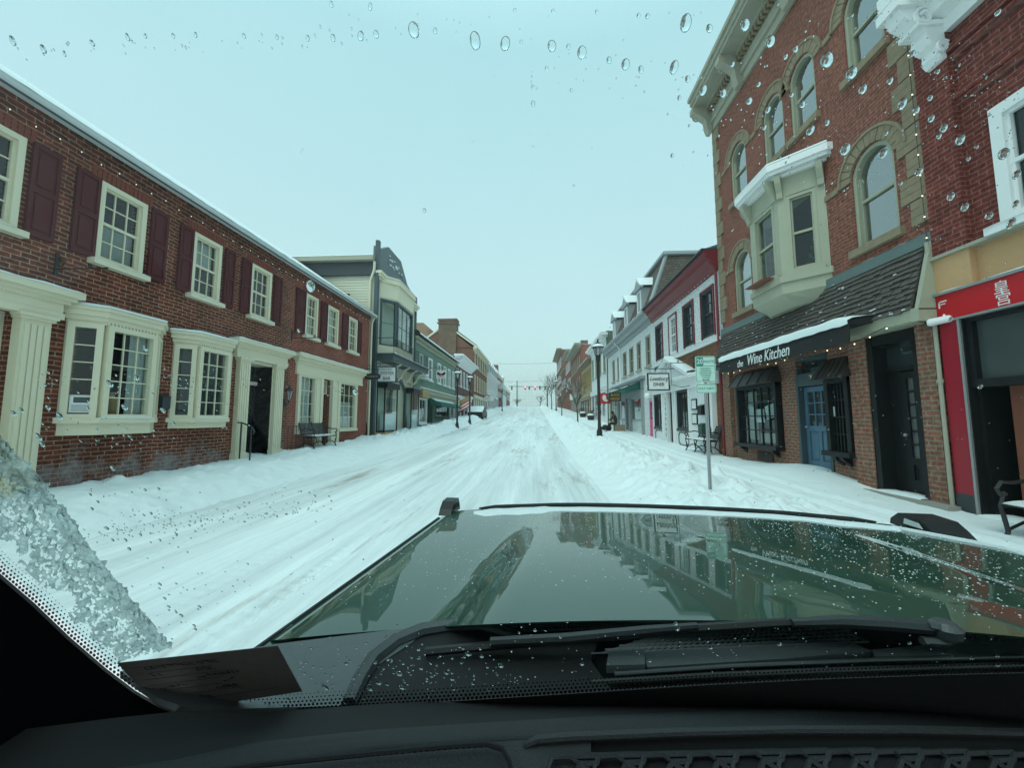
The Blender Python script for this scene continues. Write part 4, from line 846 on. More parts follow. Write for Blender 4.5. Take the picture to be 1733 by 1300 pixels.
# oriel bay
P = .65; U0, U1, F0, F1 = 8.55, 10.98, 9.17, 10.36
def ft(o, b=-.03): return [(U0 - o, b), (U0 - o, max(0, o * .4)), (F0 - o * .45, P + o), (F1 + o * .45, P + o), (U1 + o, max(0, o * .4)), (U1 + o, b)]
q = MB(); A = ft(.02); B = ft(.0); C_ = [(F0 + (u - (F0 + F1) / 2) * .0 + (-.25 if u < 9.7 else .25), max(-.03, d * .35)) for u, d in A]
C_ = [((F0 + F1) / 2 + (u - (F0 + F1) / 2) * .78, max(-.03, d * .45)) for u, d in A]
q.loops([RF.p(u, 4.40, d) for u, d in C_], [RF.p(u, 4.66, d) for u, d in A]); q.zprism(RF, ft(.02), 4.66, 4.92); q.zprism(RF, ft(.07), 4.92, 5.06)
q.zprism(RF, ft(0), 7.0, 7.46)
orl = q.build('oriel', m_sage, vb)
for (a, b) in (((U0, 0), (F0, P)), ((F0, P), (F1, P)), ((F1, P), (U1, 0))):
    ff, ln = RF.face(a, b); window(ff, orl, .17, ln - .17, 5.16, 6.98, 1, 1, m_sage, -.01, .07, sill=.06)
    q = MB(); q.fbox(ff, .0, .17, 5.06, 7.0, -.1, 0); q.fbox(ff, ln - .17, ln, 5.06, 7.0, -.1, 0); q.fbox(ff, .17, ln - .17, 5.06, 5.16, -.1, -.005); q.build('panel', m_sage, orl)
    for u in (.06, ln - .06):
        q = MB(); q.loops([ff.p(u - .06, z, d) for d, z in ((0, 6.95), (.07, 6.97), (.09, 7.1), (.2, 7.3), (.24, 7.46), (0, 7.46))], [ff.p(u + .06, z, d) for d, z in ((0, 6.95), (.07, 6.97), (.09, 7.1), (.2, 7.3), (.24, 7.46), (0, 7.46))]); q.build('bracket', m_sage, orl)
q = MB(); q.zprism(RF, ft(.1), 7.46, 7.52); q.zprism(RF, ft(.24), 7.52, 7.6); q.zprism(RF, ft(.3), 7.6, 7.76); oc = q.build('cornice', m_white, orl)
q = MB(); q.loft([[RF.p(u, 7.77 + h, d) for u, d in ft(o)[1:5]] for o, h in ((.3, 0), (.28, .05), (.1, .1), (-.2, .16), (-.6, .2))]); q.build('snow_cover', m_snow, oc, smooth='full', recalc=False)
lw = MB(); lw.fbox(RF, 9.4, 10.2, 5.12, 5.15, P, P + .3); lw.build('open_shutter', m_wood, orl)
tv = MB()                                                      # a little lit tree seen inside the oriel
for k in range(60):
    t = k / 60; a = k * 2.4; r = .26 * (1 - t) + .02; tv.ball(RF.p(9.0, 5.2 + 1.0 * t, .0) + Vector((r * math.cos(a) + .12, r * math.sin(a) * .8, 0)), .05, (1, 1, .6), 5, 4)
tv.build('houseplant', m_dgreen, orl)
# shingled canopy
ZT, DT, ZB, DB = 4.58, .06, 3.5, .36
sg = MB(); n = 11
for j in range(n):
    t0, t1 = j / n, (j + 1.25) / n; u = 6.5 - random.uniform(0, .15)
    while u < 13.4:
        wd = random.uniform(.1, .2); a = max(u, 6.5); b = min(u + wd - .006, 13.4); jz = random.uniform(-.012, .02); e = .012 + random.uniform(0, .016)
        if b - a > .02:
            P0 = (ZB + (ZT - ZB) * t0 + jz, DB + (DT - DB) * t0); P1 = (ZB + (ZT - ZB) * t1, DB + (DT - DB) * t1)
            sg.hexa([RF.p(a, P0[0], P0[1] - .02), RF.p(b, P0[0], P0[1] - .02), RF.p(b, P0[0] + .008, P0[1] + e + .014), RF.p(a, P0[0] + .008, P0[1] + e + .014), RF.p(a, P1[0], P1[1] - .03), RF.p(b, P1[0], P1[1] - .03), RF.p(b, P1[0], P1[1] - .004), RF.p(a, P1[0], P1[1] - .004)])
        u += wd
cpy = sg.build('canopy_shingles', m_shingle, vb)
q = MB(); q.loops([RF.p(6.44, z, d) for z, d in ((ZB - .12, -.05), (ZB - .12, DB - .02), (ZT - .02, DT - .03), (ZT, -.05))], [RF.p(13.42, z, d) for z, d in ((ZB - .12, -.05), (ZB - .12, DB - .02), (ZT - .02, DT - .03), (ZT, -.05))]); q.build('canopy', m_charcoal, vb)
q = MB(); q.fbox(RF, 6.36, 6.5, 3.3, 3.5, -.02, DB + .03); q.loops([RF.p(6.36, z, d) for z, d in ((ZB - .02, 0), (ZB - .02, DB + .03), (ZT + .03, DT + .04), (ZT + .03, 0))], [RF.p(6.43, z, d) for z, d in ((ZB - .02, 0), (ZB - .02, DB + .03), (ZT + .03, DT + .04), (ZT + .03, 0))]); q.build('end_panel', m_sage, vb)
q = MB(); q.fbox(RF, 6.44, 8.5, ZB - .18, ZB + .03, DB - .06, DB + .0); q.fbox(RF, 6.44, 8.5, ZB - .2, ZB - .17, 0, DB - .06); q.build('fascia', m_sage, vb)
q = MB(); q.fbox(RF, 6.36, 13.42, ZT, ZT + .2, -.02, .09); fl = q.build('flashing', m_flash, vb); snow_strip(RF, 6.5, 13.4, ZT + .2, -.0, .08, .02, fl)
q = MB()
for k in range(90):
    t = random.random() ** 2.2; u = random.uniform(6.6, 13.5); q.ball(RF.p(u, ZB + .03 + (ZT - ZB) * t, DB + .026 + (DT - DB) * t), random.uniform(.006, .022), (.5, 2.2, .6), 6, 4)
q.build('clinging_snow', m_snow, cpy, smooth=True)
# ground storey, brick between timber openings
g0 = [(10.5, 12.6, 1.0, 2.75, False, .25), (8.86, 9.9, .5, 3.2, False, .3), (8.2, 8.86, 1.05, 2.62, False, .25), (6.74, 7.7, .42, 3.28, False, .5)]
wall(RF, vb, m_brickShop, 6.42, 13.44, -.3, 4.5, g0, .3, 9, name='shop_wall', top=False)
q = MB()
for a, b in ((6.46, 6.74), (7.72, 8.14), (12.95, 13.4)): q.fbox(RF, a, b, -.3, 3.35, -.02, .12)
q.build('brick_pier', m_brickShop, vb)
q = MB(); q.fbox(RF, 6.3, 8.0, -.3, .42, 0, .3); sp_ = q.build('step', m_concrete, vb); snow_strip(RF, 6.8, 7.7, .42, -.1, .22, .05, sp_)
def shopwin(par, u0, u1, z0, z1, cols, rows):
    q = MB(); D_ = .14
    q.fbox(RF, u0, u0 + .1, z0, z1, -.1, D_); q.fbox(RF, u1 - .1, u1, z0, z1, -.1, D_); q.fbox(RF, u0, u1, z1 - .1, z1, -.1, D_ - .002); q.fbox(RF, u0 - .06, u1 + .06, z0 - .1, z0, -.1, D_ + .1)
    for u in (u0 + .22, u1 - .22): q.loops([RF.p(u - .05, z, d) for d, z in ((0, z0 - .1), (.2, z0 - .1), (.18, z0 - .16), (.06, z0 - .24), (0, z0 - .3))], [RF.p(u + .05, z, d) for d, z in ((0, z0 - .1), (.2, z0 - .1), (.18, z0 - .16), (.06, z0 - .24), (0, z0 - .3))])
    o = q.build('shop_window', m_black, par)
    q = MB(); q.loops([RF.p(u0 - .1, z1 + .02, .0), RF.p(u0 - .16, z1 - .02, .34), RF.p(u1 + .16, z1 - .02, .34), RF.p(u1 + .1, z1 + .02, 0)], [RF.p(u0 + .05, z1 + .45, 0), RF.p(u0 + .02, z1 + .38, .1), RF.p(u1 - .02, z1 + .38, .1), RF.p(u1 - .05, z1 + .45, 0)])
    for k in range(5): u = u0 + .05 + (u1 - u0 - .1) * k / 4; q.tube([RF.p(u, z1 + .42, .1), RF.p(u + (u - (u0 + u1) / 2) * .08, z1 - .0, .345)], .014, 4)
    q.build('hood', mat('bronze_metal_hood', (.05, .04, .036), .5, .25, 6, .1), o)
    q = MB(); a, b, c, e = u0 + .1, u1 - .1, z0, z1 - .1
    for k in range(1, cols): u = a + (b - a) * k / cols; q.fbox(RF, u - .014, u + .014, c, e, .02, .06)
    for k in range(1, rows): z = c + (e - c) * k / rows; q.fbox(RF, a, b, z - .014, z + .014, .022, .058)
    q.build('grid', m_black, o); q = MB(); q.quad(RF.p(a, c, .03), RF.p(b, c, .03), RF.p(b, e, .03), RF.p(a, e, .03)); q.build('pane', m_glass, o)
    return o
s1 = shopwin(vb, 10.55, 12.55, 1.0, 2.72, 5, 4); s2 = shopwin(vb, 8.2, 8.84, 1.05, 2.6, 5, 4)
for k, (u, z, ro) in enumerate(((12.0, 1.93, .2), (11.55, 1.82, 0), (11.08, 1.93, -.22))):
    q = MB(); c_, s_ = math.cos(ro), math.sin(ro); q.fpoly(RF, [(u + x * c_ - y * s_, z + x * s_ + y * c_) for x, y in ((-.2, -.19), (.2, -.19), (.2, .19), (-.2, .19))], -.02, -.01); q.build('card', m_sign, s1)
q = MB(); q.fbox(RF, 12.0, 12.4, 1.1, 2.55, -.2, -.15); q.build('drape', m_curtain, s1)
tb = MB(); tb.fbox(RF, 10.7, 11.9, 1.05, 1.3, -.5, -.2); tb.build('table_cloth', m_curtain, s1); pp = MB(); pp.fbox(RF, 8.66, 8.74, 1.78, 2.0, .032, .036); pp.build('notice', m_sign, s2)
q = MB(); q.fbox(RF, 8.86, 8.93, .5, 2.95, -.25, .03); q.fbox(RF, 9.83, 9.9, .5, 2.95, -.25, .03); q.fbox(RF, 8.93, 9.83, 2.52, 2.82, -.2, .02); q.fbox(RF, 8.86, 9.9, 3.14, 3.2, -.2, .03); fr_ = q.build('door_frame', m_slate, vb); text(RF, 9.38, 2.68, .026, '7', .2, m_cream, fr_)
q = MB(); q.quad(RF.p(8.93, 2.82, -.12), RF.p(9.83, 2.82, -.12), RF.p(9.83, 3.14, -.12), RF.p(8.93, 3.14, -.12)); q.build('transom', m_glassd, vb)
door(RF, vb, 8.94, 9.82, .54, 2.5, m_bluedoor, -.1, 3, 3, .5, handle_u=9.74)
q = MB(); q.fbox(RF, 6.76, 6.86, .42, 3.1, -.5, .08); q.fbox(RF, 7.6, 7.74, .42, 3.28, -.5, .1); q.fbox(RF, 6.76, 7.6, 3.1, 3.28, -.5, .09); q.fbox(RF, 6.86, 7.6, 2.6, 2.7, -.5, -.1); q.fbox(RF, 7.36, 7.6, .45, 2.6, -.5, -.15); q.build('door_frame', m_black, vb)
door(RF, vb, 6.87, 7.36, .45, 2.58, m_black, -.14, 2, 6, .26, handle_u=7.30, glassm=m_frost); q = MB(); q.quad(RF.p(6.86, 2.7, -.16), RF.p(7.6, 2.7, -.16), RF.p(7.6, 3.1, -.16), RF.p(6.86, 3.1, -.16)); q.build('transom', m_glassd, vb)
vn = MB(); vn.fbox(RF, 11.0, 11.75, .55, .8, -.02, .03)
for k in range(5): vn.fbox(RF, 11.03, 11.72, .58 + .045 * k, .60 + .045 * k, .03, .045)
vn.build('vent_grille', mat('dark_rust_vent', (.045, .03, .025), .7, .3, 8, .1), vb)
# wine bar awning
aw = thing('shop_awning', 'long black canvas awning lettered the Wine Kitchen with snow along its top edge', 'awning', RF.p(10, 3.2, .4))
AX = 7.22; BX = 12.1
q = MB(); pr = [(.0, 3.62), (.5, 3.60), (.78, 3.52), (.80, 3.12), (.78, 3.12), (.76, 3.46), (.0, 3.5)]; q.sweep(RF, AX, BX, pr); q.build('canvas', m_canvas, aw)
rows = []
for k in range(60):
    u = AX - .02 + (BX - AX + .04) * k / 59; h = .10 + .06 * noise.noise(Vector((u * 1.8, 0, 2))) ; h *= min(1, (u - AX + .1) * 2.5)
    rows.append([RF.p(u, 3.6 + .01, .3), RF.p(u, 3.6 + h, .45), RF.p(u, 3.56 + h, .72), RF.p(u, 3.52 + h * .6, .82), RF.p(u, 3.46 - .02 * noise.noise(Vector((u * 4, 3, 1))), .815)])
q = MB(); q.loft(rows); q.build('snow_cover', m_snow, aw, smooth='full', recalc=False)
t_ = text(RF, 10.93, 3.25, .803, 'the', .27, m_sign, aw, shear=.25, sx=.85); t_ = text(RF, 9.72, 3.28, .803, 'Wine Kitchen', .40, m_sign, aw, shear=.25, sx=.77)

# ---- red restaurant at the right edge
rr = thing('red_restaurant', 'deep red brick building with tan band and red shopfront at the right edge', 'building', (6.5, 4, .3))
wall(RF, rr, m_brickR0, .5, 6.36, 4.28, 9.2, [(4.2, 5.48, 4.36, 6.1)], .25, 9)
q = MB(); q.fbox(RF, 5.86, 6.36, 4.3, 9.2, -.02, .10); q.build('brick_pier', m_brickR0, rr)
q = MB()
for z, p in ((6.5, .05), (6.6, .08), (7.25, .07), (7.38, .11)): q.fbox(RF, .5, 5.86, z, z + .1, -.02, p)
q.build('brick_band', m_brickR0, rr)
window(RF, rr, 4.2, 5.48, 4.4, 6.1, 2, 2, m_white, .04, .15, sill=.15, snow=True)
q = MB(); q.sweep(RF, .5, 6.2, [(-.05, 7.75), (.1, 7.75), (.13, 7.95), (.32, 8.0), (.36, 8.15), (.62, 8.25), (.66, 8.42), (.74, 8.46), (.74, 8.7), (-.05, 8.7)]); rc = q.build('cornice', m_white, rr)
q = MB(); pf = [(.09, 7.32), (.16, 7.33), (.22, 7.42), (.2, 7.55), (.3, 7.6), (.36, 7.7), (.34, 7.85), (.5, 7.95), (.66, 8.05), (.72, 8.2), (.72, 8.35), (.09, 8.35)]; q.loops([RF.p(5.86, z, d) for d, z in pf], [RF.p(6.12, z, d) for d, z in pf]); q.fbox(RF, 5.8, 6.18, 8.2, 8.36, .05, .8); q.fbox(RF, 5.82, 6.16, 7.86, 7.94, .05, .5)
q.tube(scroll(RF.p(5.84, 7.5, .16), RF.N, .09), .03, 5); q.tube(scroll(RF.p(5.84, 8.02, .4), RF.N, .15), .035, 5); q.build('bracket', m_white, rc)
wall(RF, rr, m_tan, .5, 6.36, 3.66, 4.28, [], .2, 9, name='tan_band', top=False); q = MB(); q.fbox(RF, 5.85, 6.36, 3.66, 4.26, -.02, .1); q.build('tan_pier', m_tan, rr); q = MB(); q.fbox(RF, .5, 6.38, 4.26, 4.31, -.02, .15); q.build('ledge', m_lime, rr); q = MB(); q.fbox(RF, 6.0, 6.06, .35, 2.2, -.54, -.03); q.fbox(RF, 5.55, 6.06, .35, 2.2, -.55, -.5); q.fbox(RF, 6.05, 6.1, .3, 3.24, -.54, .083); q.build('door_lining', m_black, rr)
wall(RF, rr, m_redpanel, .5, 6.36, -.3, 3.3, [(4.9, 6.08, .35, 3.27, False, .55)], .5, 9, name='shopfront_wall', top=False)
q = MB(); q.fbox(RF, .5, 6.38, 3.27, 3.67, -.05, .12); sgn = q.build('sign_panel', m_signred, rr); q = MB(); q.fbox(RF, .5, 6.4, 3.67, 3.71, -.05, .16); q.fbox(RF, .5, 6.4, 3.24, 3.27, -.05, .13); q.build('trim', m_steel, sgn); snow_strip(RF, .5, 6.35, 3.71, 0, .15, .03, sgn)
text(RF, 5.5, 3.53, .123, '皇', .19, m_sign, sgn, thick=.002); text(RF, 5.49, 3.36, .123, '宫', .19, m_sign, sgn, thick=.002)
q = MB()
q.fbox(RF, 6.2, 6.32, 3.56, 3.58, .12, .125); q.fbox(RF, 6.3, 6.32, 3.47, 3.58, .12, .125); q.fbox(RF, 6.22, 6.29, 3.52, 3.535, .12, .125); q.build('corner_mark', m_sign, sgn)
q = MB(); q.fbox(RF, 6.1, 6.36, .62, 3.24, -.02, .1); q.build('red_panel', m_redpanel, rr); q = MB(); q.fbox(RF, 6.1, 6.36, -.3, .62, -.02, .11); q.build('plinth', m_charcoal, rr)
q = MB(); q.fbox(RF, 6.065, 6.1, .3, 3.26, .085, .115); q.fbox(RF, 4.88, 4.93, .3, 3.26, .085, .115); q.build('metal_trim', m_steel, rr)
q = MB(); q.fbox(RF, 4.93, 6.06, 2.2, 2.32, -.3, .05); q.fbox(RF, 4.93, 6.06, 3.18, 3.24, -.3, .04); q.fbox(RF, 5.98, 6.06, 2.3, 3.2, -.3, .04); tw = q.build('transom_window', m_black, rr); q = MB(); q.quad(RF.p(4.93, 2.32, -.04), RF.p(5.98, 2.32, -.04), RF.p(5.98, 3.18, -.04), RF.p(4.93, 3.18, -.04)); q.build('pane', mat('grey_green_glass', (.06, .075, .075), .12, .2, 2, 0), tw)
q = MB(); q.fbox(RF, 4.95, 5.78, .35, 2.2, -.22, -.16); q.fbox(RF, 5.05, 5.65, .5, 1.1, -.16, -.14); q.fbox(RF, 5.05, 5.65, 1.25, 2.1, -.16, -.14); q.build('door', m_wood, rr); q = MB(); q.fbox(RF, 4.8, 6.1, -.3, .36, -.5, .15); st2 = q.build('step', m_concrete, rr); snow_strip(RF, 4.9, 6.05, .36, -.2, .14, .05, st2)
sc = thing('security_camera', 'white bullet security camera on the red sign panel at the right edge', 'camera', RF.p(6.3, 3.25, .2)); q = MB(); Mx = Matrix.Rotation(R(-35), 4, 'Z'); c0 = RF.p(6.28, 3.26, .22); q.tube([c0 + Vector((.1, -.08, .02)), c0 + Vector((-.02, .06, 0))], [.055, .06], 14); q.ball(c0 + Vector((-.02, .06, 0)), .06, nu=14, nv=8); q.ball(c0 + Vector((.1, -.08, .02)), .055, nu=14, nv=8); q.tube([c0 + Vector((.05, -.05, 0)), RF.p(6.26, 3.36, .1)], .025); q.build('housing', m_white, sc, smooth=True); q = MB(); q.ball(c0 + Vector((-.045, .085, -.002)), .038, nu=12, nv=8); q.build('lens', m_black, sc, smooth=True)
pv = thing('conduit_pipe', 'pale conduit pipe running down between the brick pier and the red shopfront', 'pipe', RF.p(6.4, .3, .15)); q = MB(); q.tube([RF.p(6.40, 4.6, .13), RF.p(6.40, .25, .13)], .028, 8); q.tube([RF.p(6.40, 2.3, .13), RF.p(6.40, 2.36, .13)], .042, 8); q.build('pipe', m_lime, pv, smooth=True)

# ---- white diner
dn = thing('white_diner_building', 'white painted brick building with a dark red cornice over a gabled white diner front', 'building', (6.5, 17.4, .4))
DW = [(14.0, 15.0), (15.8, 16.8), (17.68, 18.62), (19.62, 20.6)]
wall(RF, dn, m_brickWhite, 13.46, 21.1, 4.55, 7.0, [(a, b, 4.78, 6.55) for a, b in DW], .22, 8)
for i, (a, b) in enumerate(DW):
    w_ = window(RF, dn, a, b, 4.78, 6.55, 3, 4, m_white if i == 2 else m_charcoal, .0, .07, sill=0, pane=m_glass if i == 2 else m_glassd)
    q = MB(); q.fbox(RF, a - .07, a, 4.75, 6.6, -.1, .05); q.fbox(RF, b, b + .07, 4.75, 6.6, -.1, .05); q.fbox(RF, a - .07, b + .07, 6.55, 6.62, -.1, .055); q.build('red_trim', m_red, w_)
q = MB(); q.fbox(RF, 13.46, 21.1, 4.48, 4.58, -.02, .1); lg = q.build('ledge', m_white, dn); snow_strip(RF, 13.7, 21.1, 4.58, 0, .1, .035, lg)
q = MB(); q.sweep(RF, 13.46, 21.2, [(-.05, 6.95), (.1, 6.97), (.14, 7.15), (.34, 7.35), (.4, 7.5), (.5, 7.55), (.5, 7.68), (-.05, 7.68)]); rcn = q.build('cornice', m_red, dn); q = MB(); q.fbox(RF, 13.46, 21.25, 7.68, 7.74, -.05, .6); q.build('drip_edge', m_charcoal, rcn); snow_strip(RF, 13.6, 21.3, 7.74, -.0, .55, .05, rcn)
q = MB(); q.loft([[RF.p(u, 7.74 + t * .3 + h, .5 - t) for t, h in ((0, 0), (.1, .06), (4, .1), (8, .1))] for u in (13.7, 17, 21.2)]); q.build('roof_snow', m_snow, dn, recalc=False)
q = MB(); q.tube([RF.p(13.6, 7.5, .4), RF.p(13.58, 7.1, .12), RF.p(13.56, 6.8, .1), RF.p(13.56, .3, .1)], .05, 8); q.build('downpipe', m_red, dn, smooth=True)
DO = [(16.4, 17.7, 1.3, 2.95), (18.15, 18.85, .45, 2.95, False, .5), (19.65, 21.0, 1.3, 2.95), (14.5, 14.85, .5, 2.9, False, .3)]
wall(RF, dn, m_brickDiner, 13.46, 21.1, -.3, 4.5, DO, .25, 8, name='lower_wall', top=False)
q = MB()
for a, b, c, d in ((14.85, 16.4, .4, 3.0), (16.4, 17.7, .4, 1.3), (17.7, 18.15, .4, 3.0), (18.85, 19.65, .4, 3.0), (19.65, 21.0, .4, 1.3), (14.2, 14.5, .4, 2.95)): q.fbox(RF, a, b, c, d, -.05, .1)
for u in (14.15, 16.2, 17.72, 18.05, 18.88, 19.55, 21.0): q.fbox(RF, u, u + .12, .4, 2.98, 0, .17)
q.build('shopfront', m_white, dn)
for a, b in ((16.4, 17.7), (19.65, 21.0)): window(RF, dn, a, b, 1.3, 2.95, 4, 1, m_charcoal, .1, .07, sill=.06, hung=False)
door(RF, dn, 18.17, 18.83, .45, 2.9, m_wood, -.3, 1, 2, .3)
for a, b in ((16.5, 17.6), (19.75, 20.9)):
    q = MB(); pts = [(a + .1, .6), (b - .1, .6), (b - .1, .68), (b, .68), (b, 1.05), (b - .1, 1.05), (b - .1, 1.13), (a + .1, 1.13), (a + .1, 1.05), (a, 1.05), (a, .68), (a + .1, .68)]; q.tube([RF.p(u, z, .11) for u, z in pts + pts[:1]], .022, 4); q.build('panel_outline', m_black, dn)
cornice(RF, dn, 13.95, 21.05, [(2.98, 3.3, .22), (3.3, 3.38, .3), (3.38, 3.48, .4)], m_white, 'fascia', snow=.07)
PA, PB_, PC = 15.9, 18.3, 20.7
q = MB(); q.fpoly(RF, [(PA, 3.48), (PC, 3.48), (PB_, 4.4)], 0, .24); pd = q.build('pediment', m_clapW, dn)
q = MB()
for a, b in ((PA - .25, PB_), (PC + .25, PB_)): q.loops([RF.p(a, 3.42, d) for d in (0, .42)] + [RF.p(a, 3.56, d) for d in (.42, 0)], [RF.p(b, 4.42, d) for d in (0, .42)] + [RF.p(b, 4.56, d) for d in (.42, 0)])
q.build('raking_cornice', m_white, pd)
q = MB()
for a in (PA - .25, PC + .25): q.loft([[RF.p(a + (PB_ - a) * t, 3.56 + 1.0 * t + h, d) for d, h in ((0, .1), (.2, .12), (.4, .08), (.44, 0))] for t in (0, .3, .7, 1)])
q.build('snow_cover', m_snow, pd, smooth='full', recalc=False)
for k, s_ in enumerate('LEESBURG'): text(RF, 19.25, 2.7 - .25 * k, .105, s_, .24, m_ink, dn)
for k, s_ in enumerate('DINER'): text(RF, 17.93, 2.5 - .3 * k, .105, s_, .27, m_ink, dn)
q = MB(); 
for sgn_ in (-1, 0, 1): q.ball(RF.p(18.3 + .1 * sgn_, 3.2, .24), .08, (.3, 1, 1.6), 8, 6)
q.build('shell_ornament', m_stone, dn, smooth=True)
for z in (1.72, 2.3):
    q = MB(); q.fbox(RF, 15.55, 16.05, z - .22, z + .22, .1, .14); o = q.build('menu_frame', m_black, dn); q = MB(); q.fbox(RF, 15.6, 16.0, z - .17, z + .17, .14, .145); q.build('menu', m_sign, o)
for z, lab in ((2.05, 'upper black mailbox on the white diner wall beside the framed menus'), (1.35, 'lower dark green mailbox on the white diner wall under another mailbox')):
    o = thing('mailbox', lab, 'mailbox', RF.p(15.05, z, .1), 'mailboxes on the diner wall'); q = MB(); q.fbox(RF, 14.9, 15.25, z - .18, z + .15, .1, .24); q.loops([RF.p(14.88, z + .15, .1), RF.p(14.88, z + .15, .26), RF.p(14.88, z + .22, .1)], [RF.p(15.27, z + .15, .1), RF.p(15.27, z + .15, .26), RF.p(15.27, z + .22, .1)]); q.build('box', m_black if z > 2 else m_dgreen, o)
def globe(lab, u, z, d=.35):
    o = thing('globe_lamp', lab, 'lamp', RF.p(u, z, 0), 'globe lamps on the diner front'); q = MB(); q.tube([RF.p(u, z - .1, 0), RF.p(u, z - .16, d * .6), RF.p(u, z - .18, d)], .018); q.fbox(RF, u - .05, u + .05, z - .2, z, 0, .03); q.lathe(RF.p(u, z - .2, d), [(.03, 0), (.07, .04)], 10); q.build('arm', m_iron, o); q = MB(); q.ball(RF.p(u, z, d), .19, nu=18, nv=12); q.build('globe', m_globe, o, smooth=True)
globe('round white globe lamp beside the pink door', 21.3, 2.95); globe('round white globe lamp at the near end of the white diner front by the downpipe', 14.2, 3.0)
q = hang_sign('hanging_sign', 'white black-framed hanging board reading Leesburg DINER', (5.54, 17.5, 3.38), .92, .74, m_sign, m_ink, [('DINER', -.12, .21, .8)], m_ink, 6.4); text(south(17.475), 5.54, 3.51, .012, 'Leesburg', .24, m_ink, q, shear=.4, sx=.9)
bf = bracket(RF, 'sign_bracket', 'ornate black iron bracket frame beside the Leesburg DINER board', 15.9, 4.0, 1.0)
q = MB(); q.tube([RF.p(15.9, 4.0, .95), RF.p(15.9, 3.1, .95), RF.p(15.9, 3.0, .5), RF.p(15.9, 3.1, .05)], .012, 5); q.tube([RF.p(15.9, 4.0, .05), RF.p(15.9, 3.0, .05)], .02, 5); q.build('frame', m_iron, bf)

# ---- mansard block
mb_ = thing('mansard_building', 'grey-white painted building with a shingled mansard roof and three snowy dormers', 'building', (6.5, 27.7, .7))
MW = [(21.65, 22.6), (23.6, 24.55), (25.4, 26.5), (27.3, 28.4), (29.4, 30.3), (31.3, 32.2)]
wall(RF, mb_, m_brickWhite, 21.1, 34.2, -.2, 7.2, [(a, b, 4.72, 6.5) for a, b in MW] + [(23.6, 26.2, 1.6, 3.1), (26.3, 27.4, .6, 3.1, False, .4), (27.6, 30.0, 1.6, 3.1), (30.6, 33.6, 1.3, 3.4), (21.25, 22.3, .55, 2.75, False, .15)])
for a, b in MW: window(RF, mb_, a, b, 4.72, 6.5, 2, 2, m_lime, .0, .08, sill=.1, pane=m_glassd, snow=True)
q = MB(); q.sweep(RF, 21.0, 34.3, [(-.05, 7.0), (.08, 7.0), (.14, 7.2), (.4, 7.35), (.45, 7.5), (.6, 7.52), (.6, 7.66), (-.05, 7.66)]); ec = q.build('eaves', m_grey, mb_); snow_strip(RF, 21.0, 34.3, 7.66, .15, .6, .06, ec)
q = MB()
for k in range(44): q.fbox(RF, 21.2 + .3 * k, 21.32 + .3 * k, 7.2, 7.32, .1, .25)
q.build('dentil', m_grey, ec)
q = MB(); q.loops([Vector((6.2, 21.0, 7.6)), Vector((7.5, 21.6, 11.0)), Vector((10.3, 21.6, 11.0)), Vector((12.0, 21.0, 7.6))], [Vector((6.2, 34.2, 7.6)), Vector((7.5, 33.6, 11.0)), Vector((10.3, 33.6, 11.0)), Vector((12.0, 34.2, 7.6))]); mr_ = q.build('mansard_roof', brick('slate_roof_shingle', (.17, .135, .115), (.12, .10, .09), (.06, .05, .045), bw=.22, rh=.16, ms=.012, stamt=.5), mb_)
q = MB(); q.box(7.3, 10.5, 21.4, 33.8, 11.0, 11.16); q.tube([(6.2, 21.0, 7.6), (7.5, 21.6, 11.0)], .1, 4); q.build('roof_edge', m_grey, mr_); q = MB(); q.box(7.45, 10.4, 21.5, 33.7, 11.16, 11.24); q.build('roof_snow', m_snow, mr_)
q = MB(); q.box(10.0, 11.6, 21.7, 22.9, 9.6, 11.3); sd = q.build('side_dormer', m_grey, mb_)
dormers(mb_, RF, [23.2, 26.6, 30.6], 8.0, .12, 1.15, 1.5)
window(RF, mb_, 23.6, 26.2, 1.6, 3.1, 1, 1, m_grey, .06, .14, hung=False, cover=('curtain', 0, .6, m_curtain)); window(RF, mb_, 27.6, 30.0, 1.6, 3.1, 1, 1, m_grey, .06, .14, hung=False, cover=('curtain', 0, .6, m_curtain)); door(RF, mb_, 26.35, 27.35, .6, 3.0, m_grey, -.25, 1, 1, .4)
window(RF, mb_, 30.6, 33.6, 1.3, 3.4, 3, 2, m_lime, .04, .14, hung=False); door(RF, mb_, 21.28, 22.28, .56, 2.75, m_pink, -.02, 2, 2, .5)
q = MB(); q.fbox(RF, 23.3, 30.3, 3.1, 4.0, -.02, .12)
for u in (23.3, 26.2, 27.42, 30.0): q.fbox(RF, u - .02, u + .2, .5, 3.1, -.02, .13)
q.build('shopfront', m_grey, mb_); cornice(RF, mb_, 23.2, 30.4, [(4.0, 4.1, .2), (4.1, 4.22, .35)], m_grey, 'shop_cornice', snow=.06)
q = MB(); q.loops([RF.p(23.6, 3.95, .12), RF.p(23.6, 3.6, 1.0), RF.p(23.6, 3.25, 1.02), RF.p(23.6, 3.5, .12)], [RF.p(30.1, 3.95, .12), RF.p(30.1, 3.6, 1.0), RF.p(30.1, 3.25, 1.02), RF.p(30.1, 3.5, .12)]); ga = q.build('awning', m_awning, mb_); text(RF, 28.2, 3.42, 1.025, 'MARKET', .3, m_sage, ga); q = MB(); q.loft([[RF.p(u, 3.98 - t * .39, .12 + t) for t in (0, .4, .92)] for u in (23.6, 30.1)]); q.build('awning_snow', m_snow, ga, recalc=False)
q = MB(); q.tube([RF.p(29.0, 7.4, .5), RF.p(28.9, 7.0, .15), RF.p(28.9, .6, .12)], .05, 8); q.build('downpipe', m_white, mb_, smooth=True)
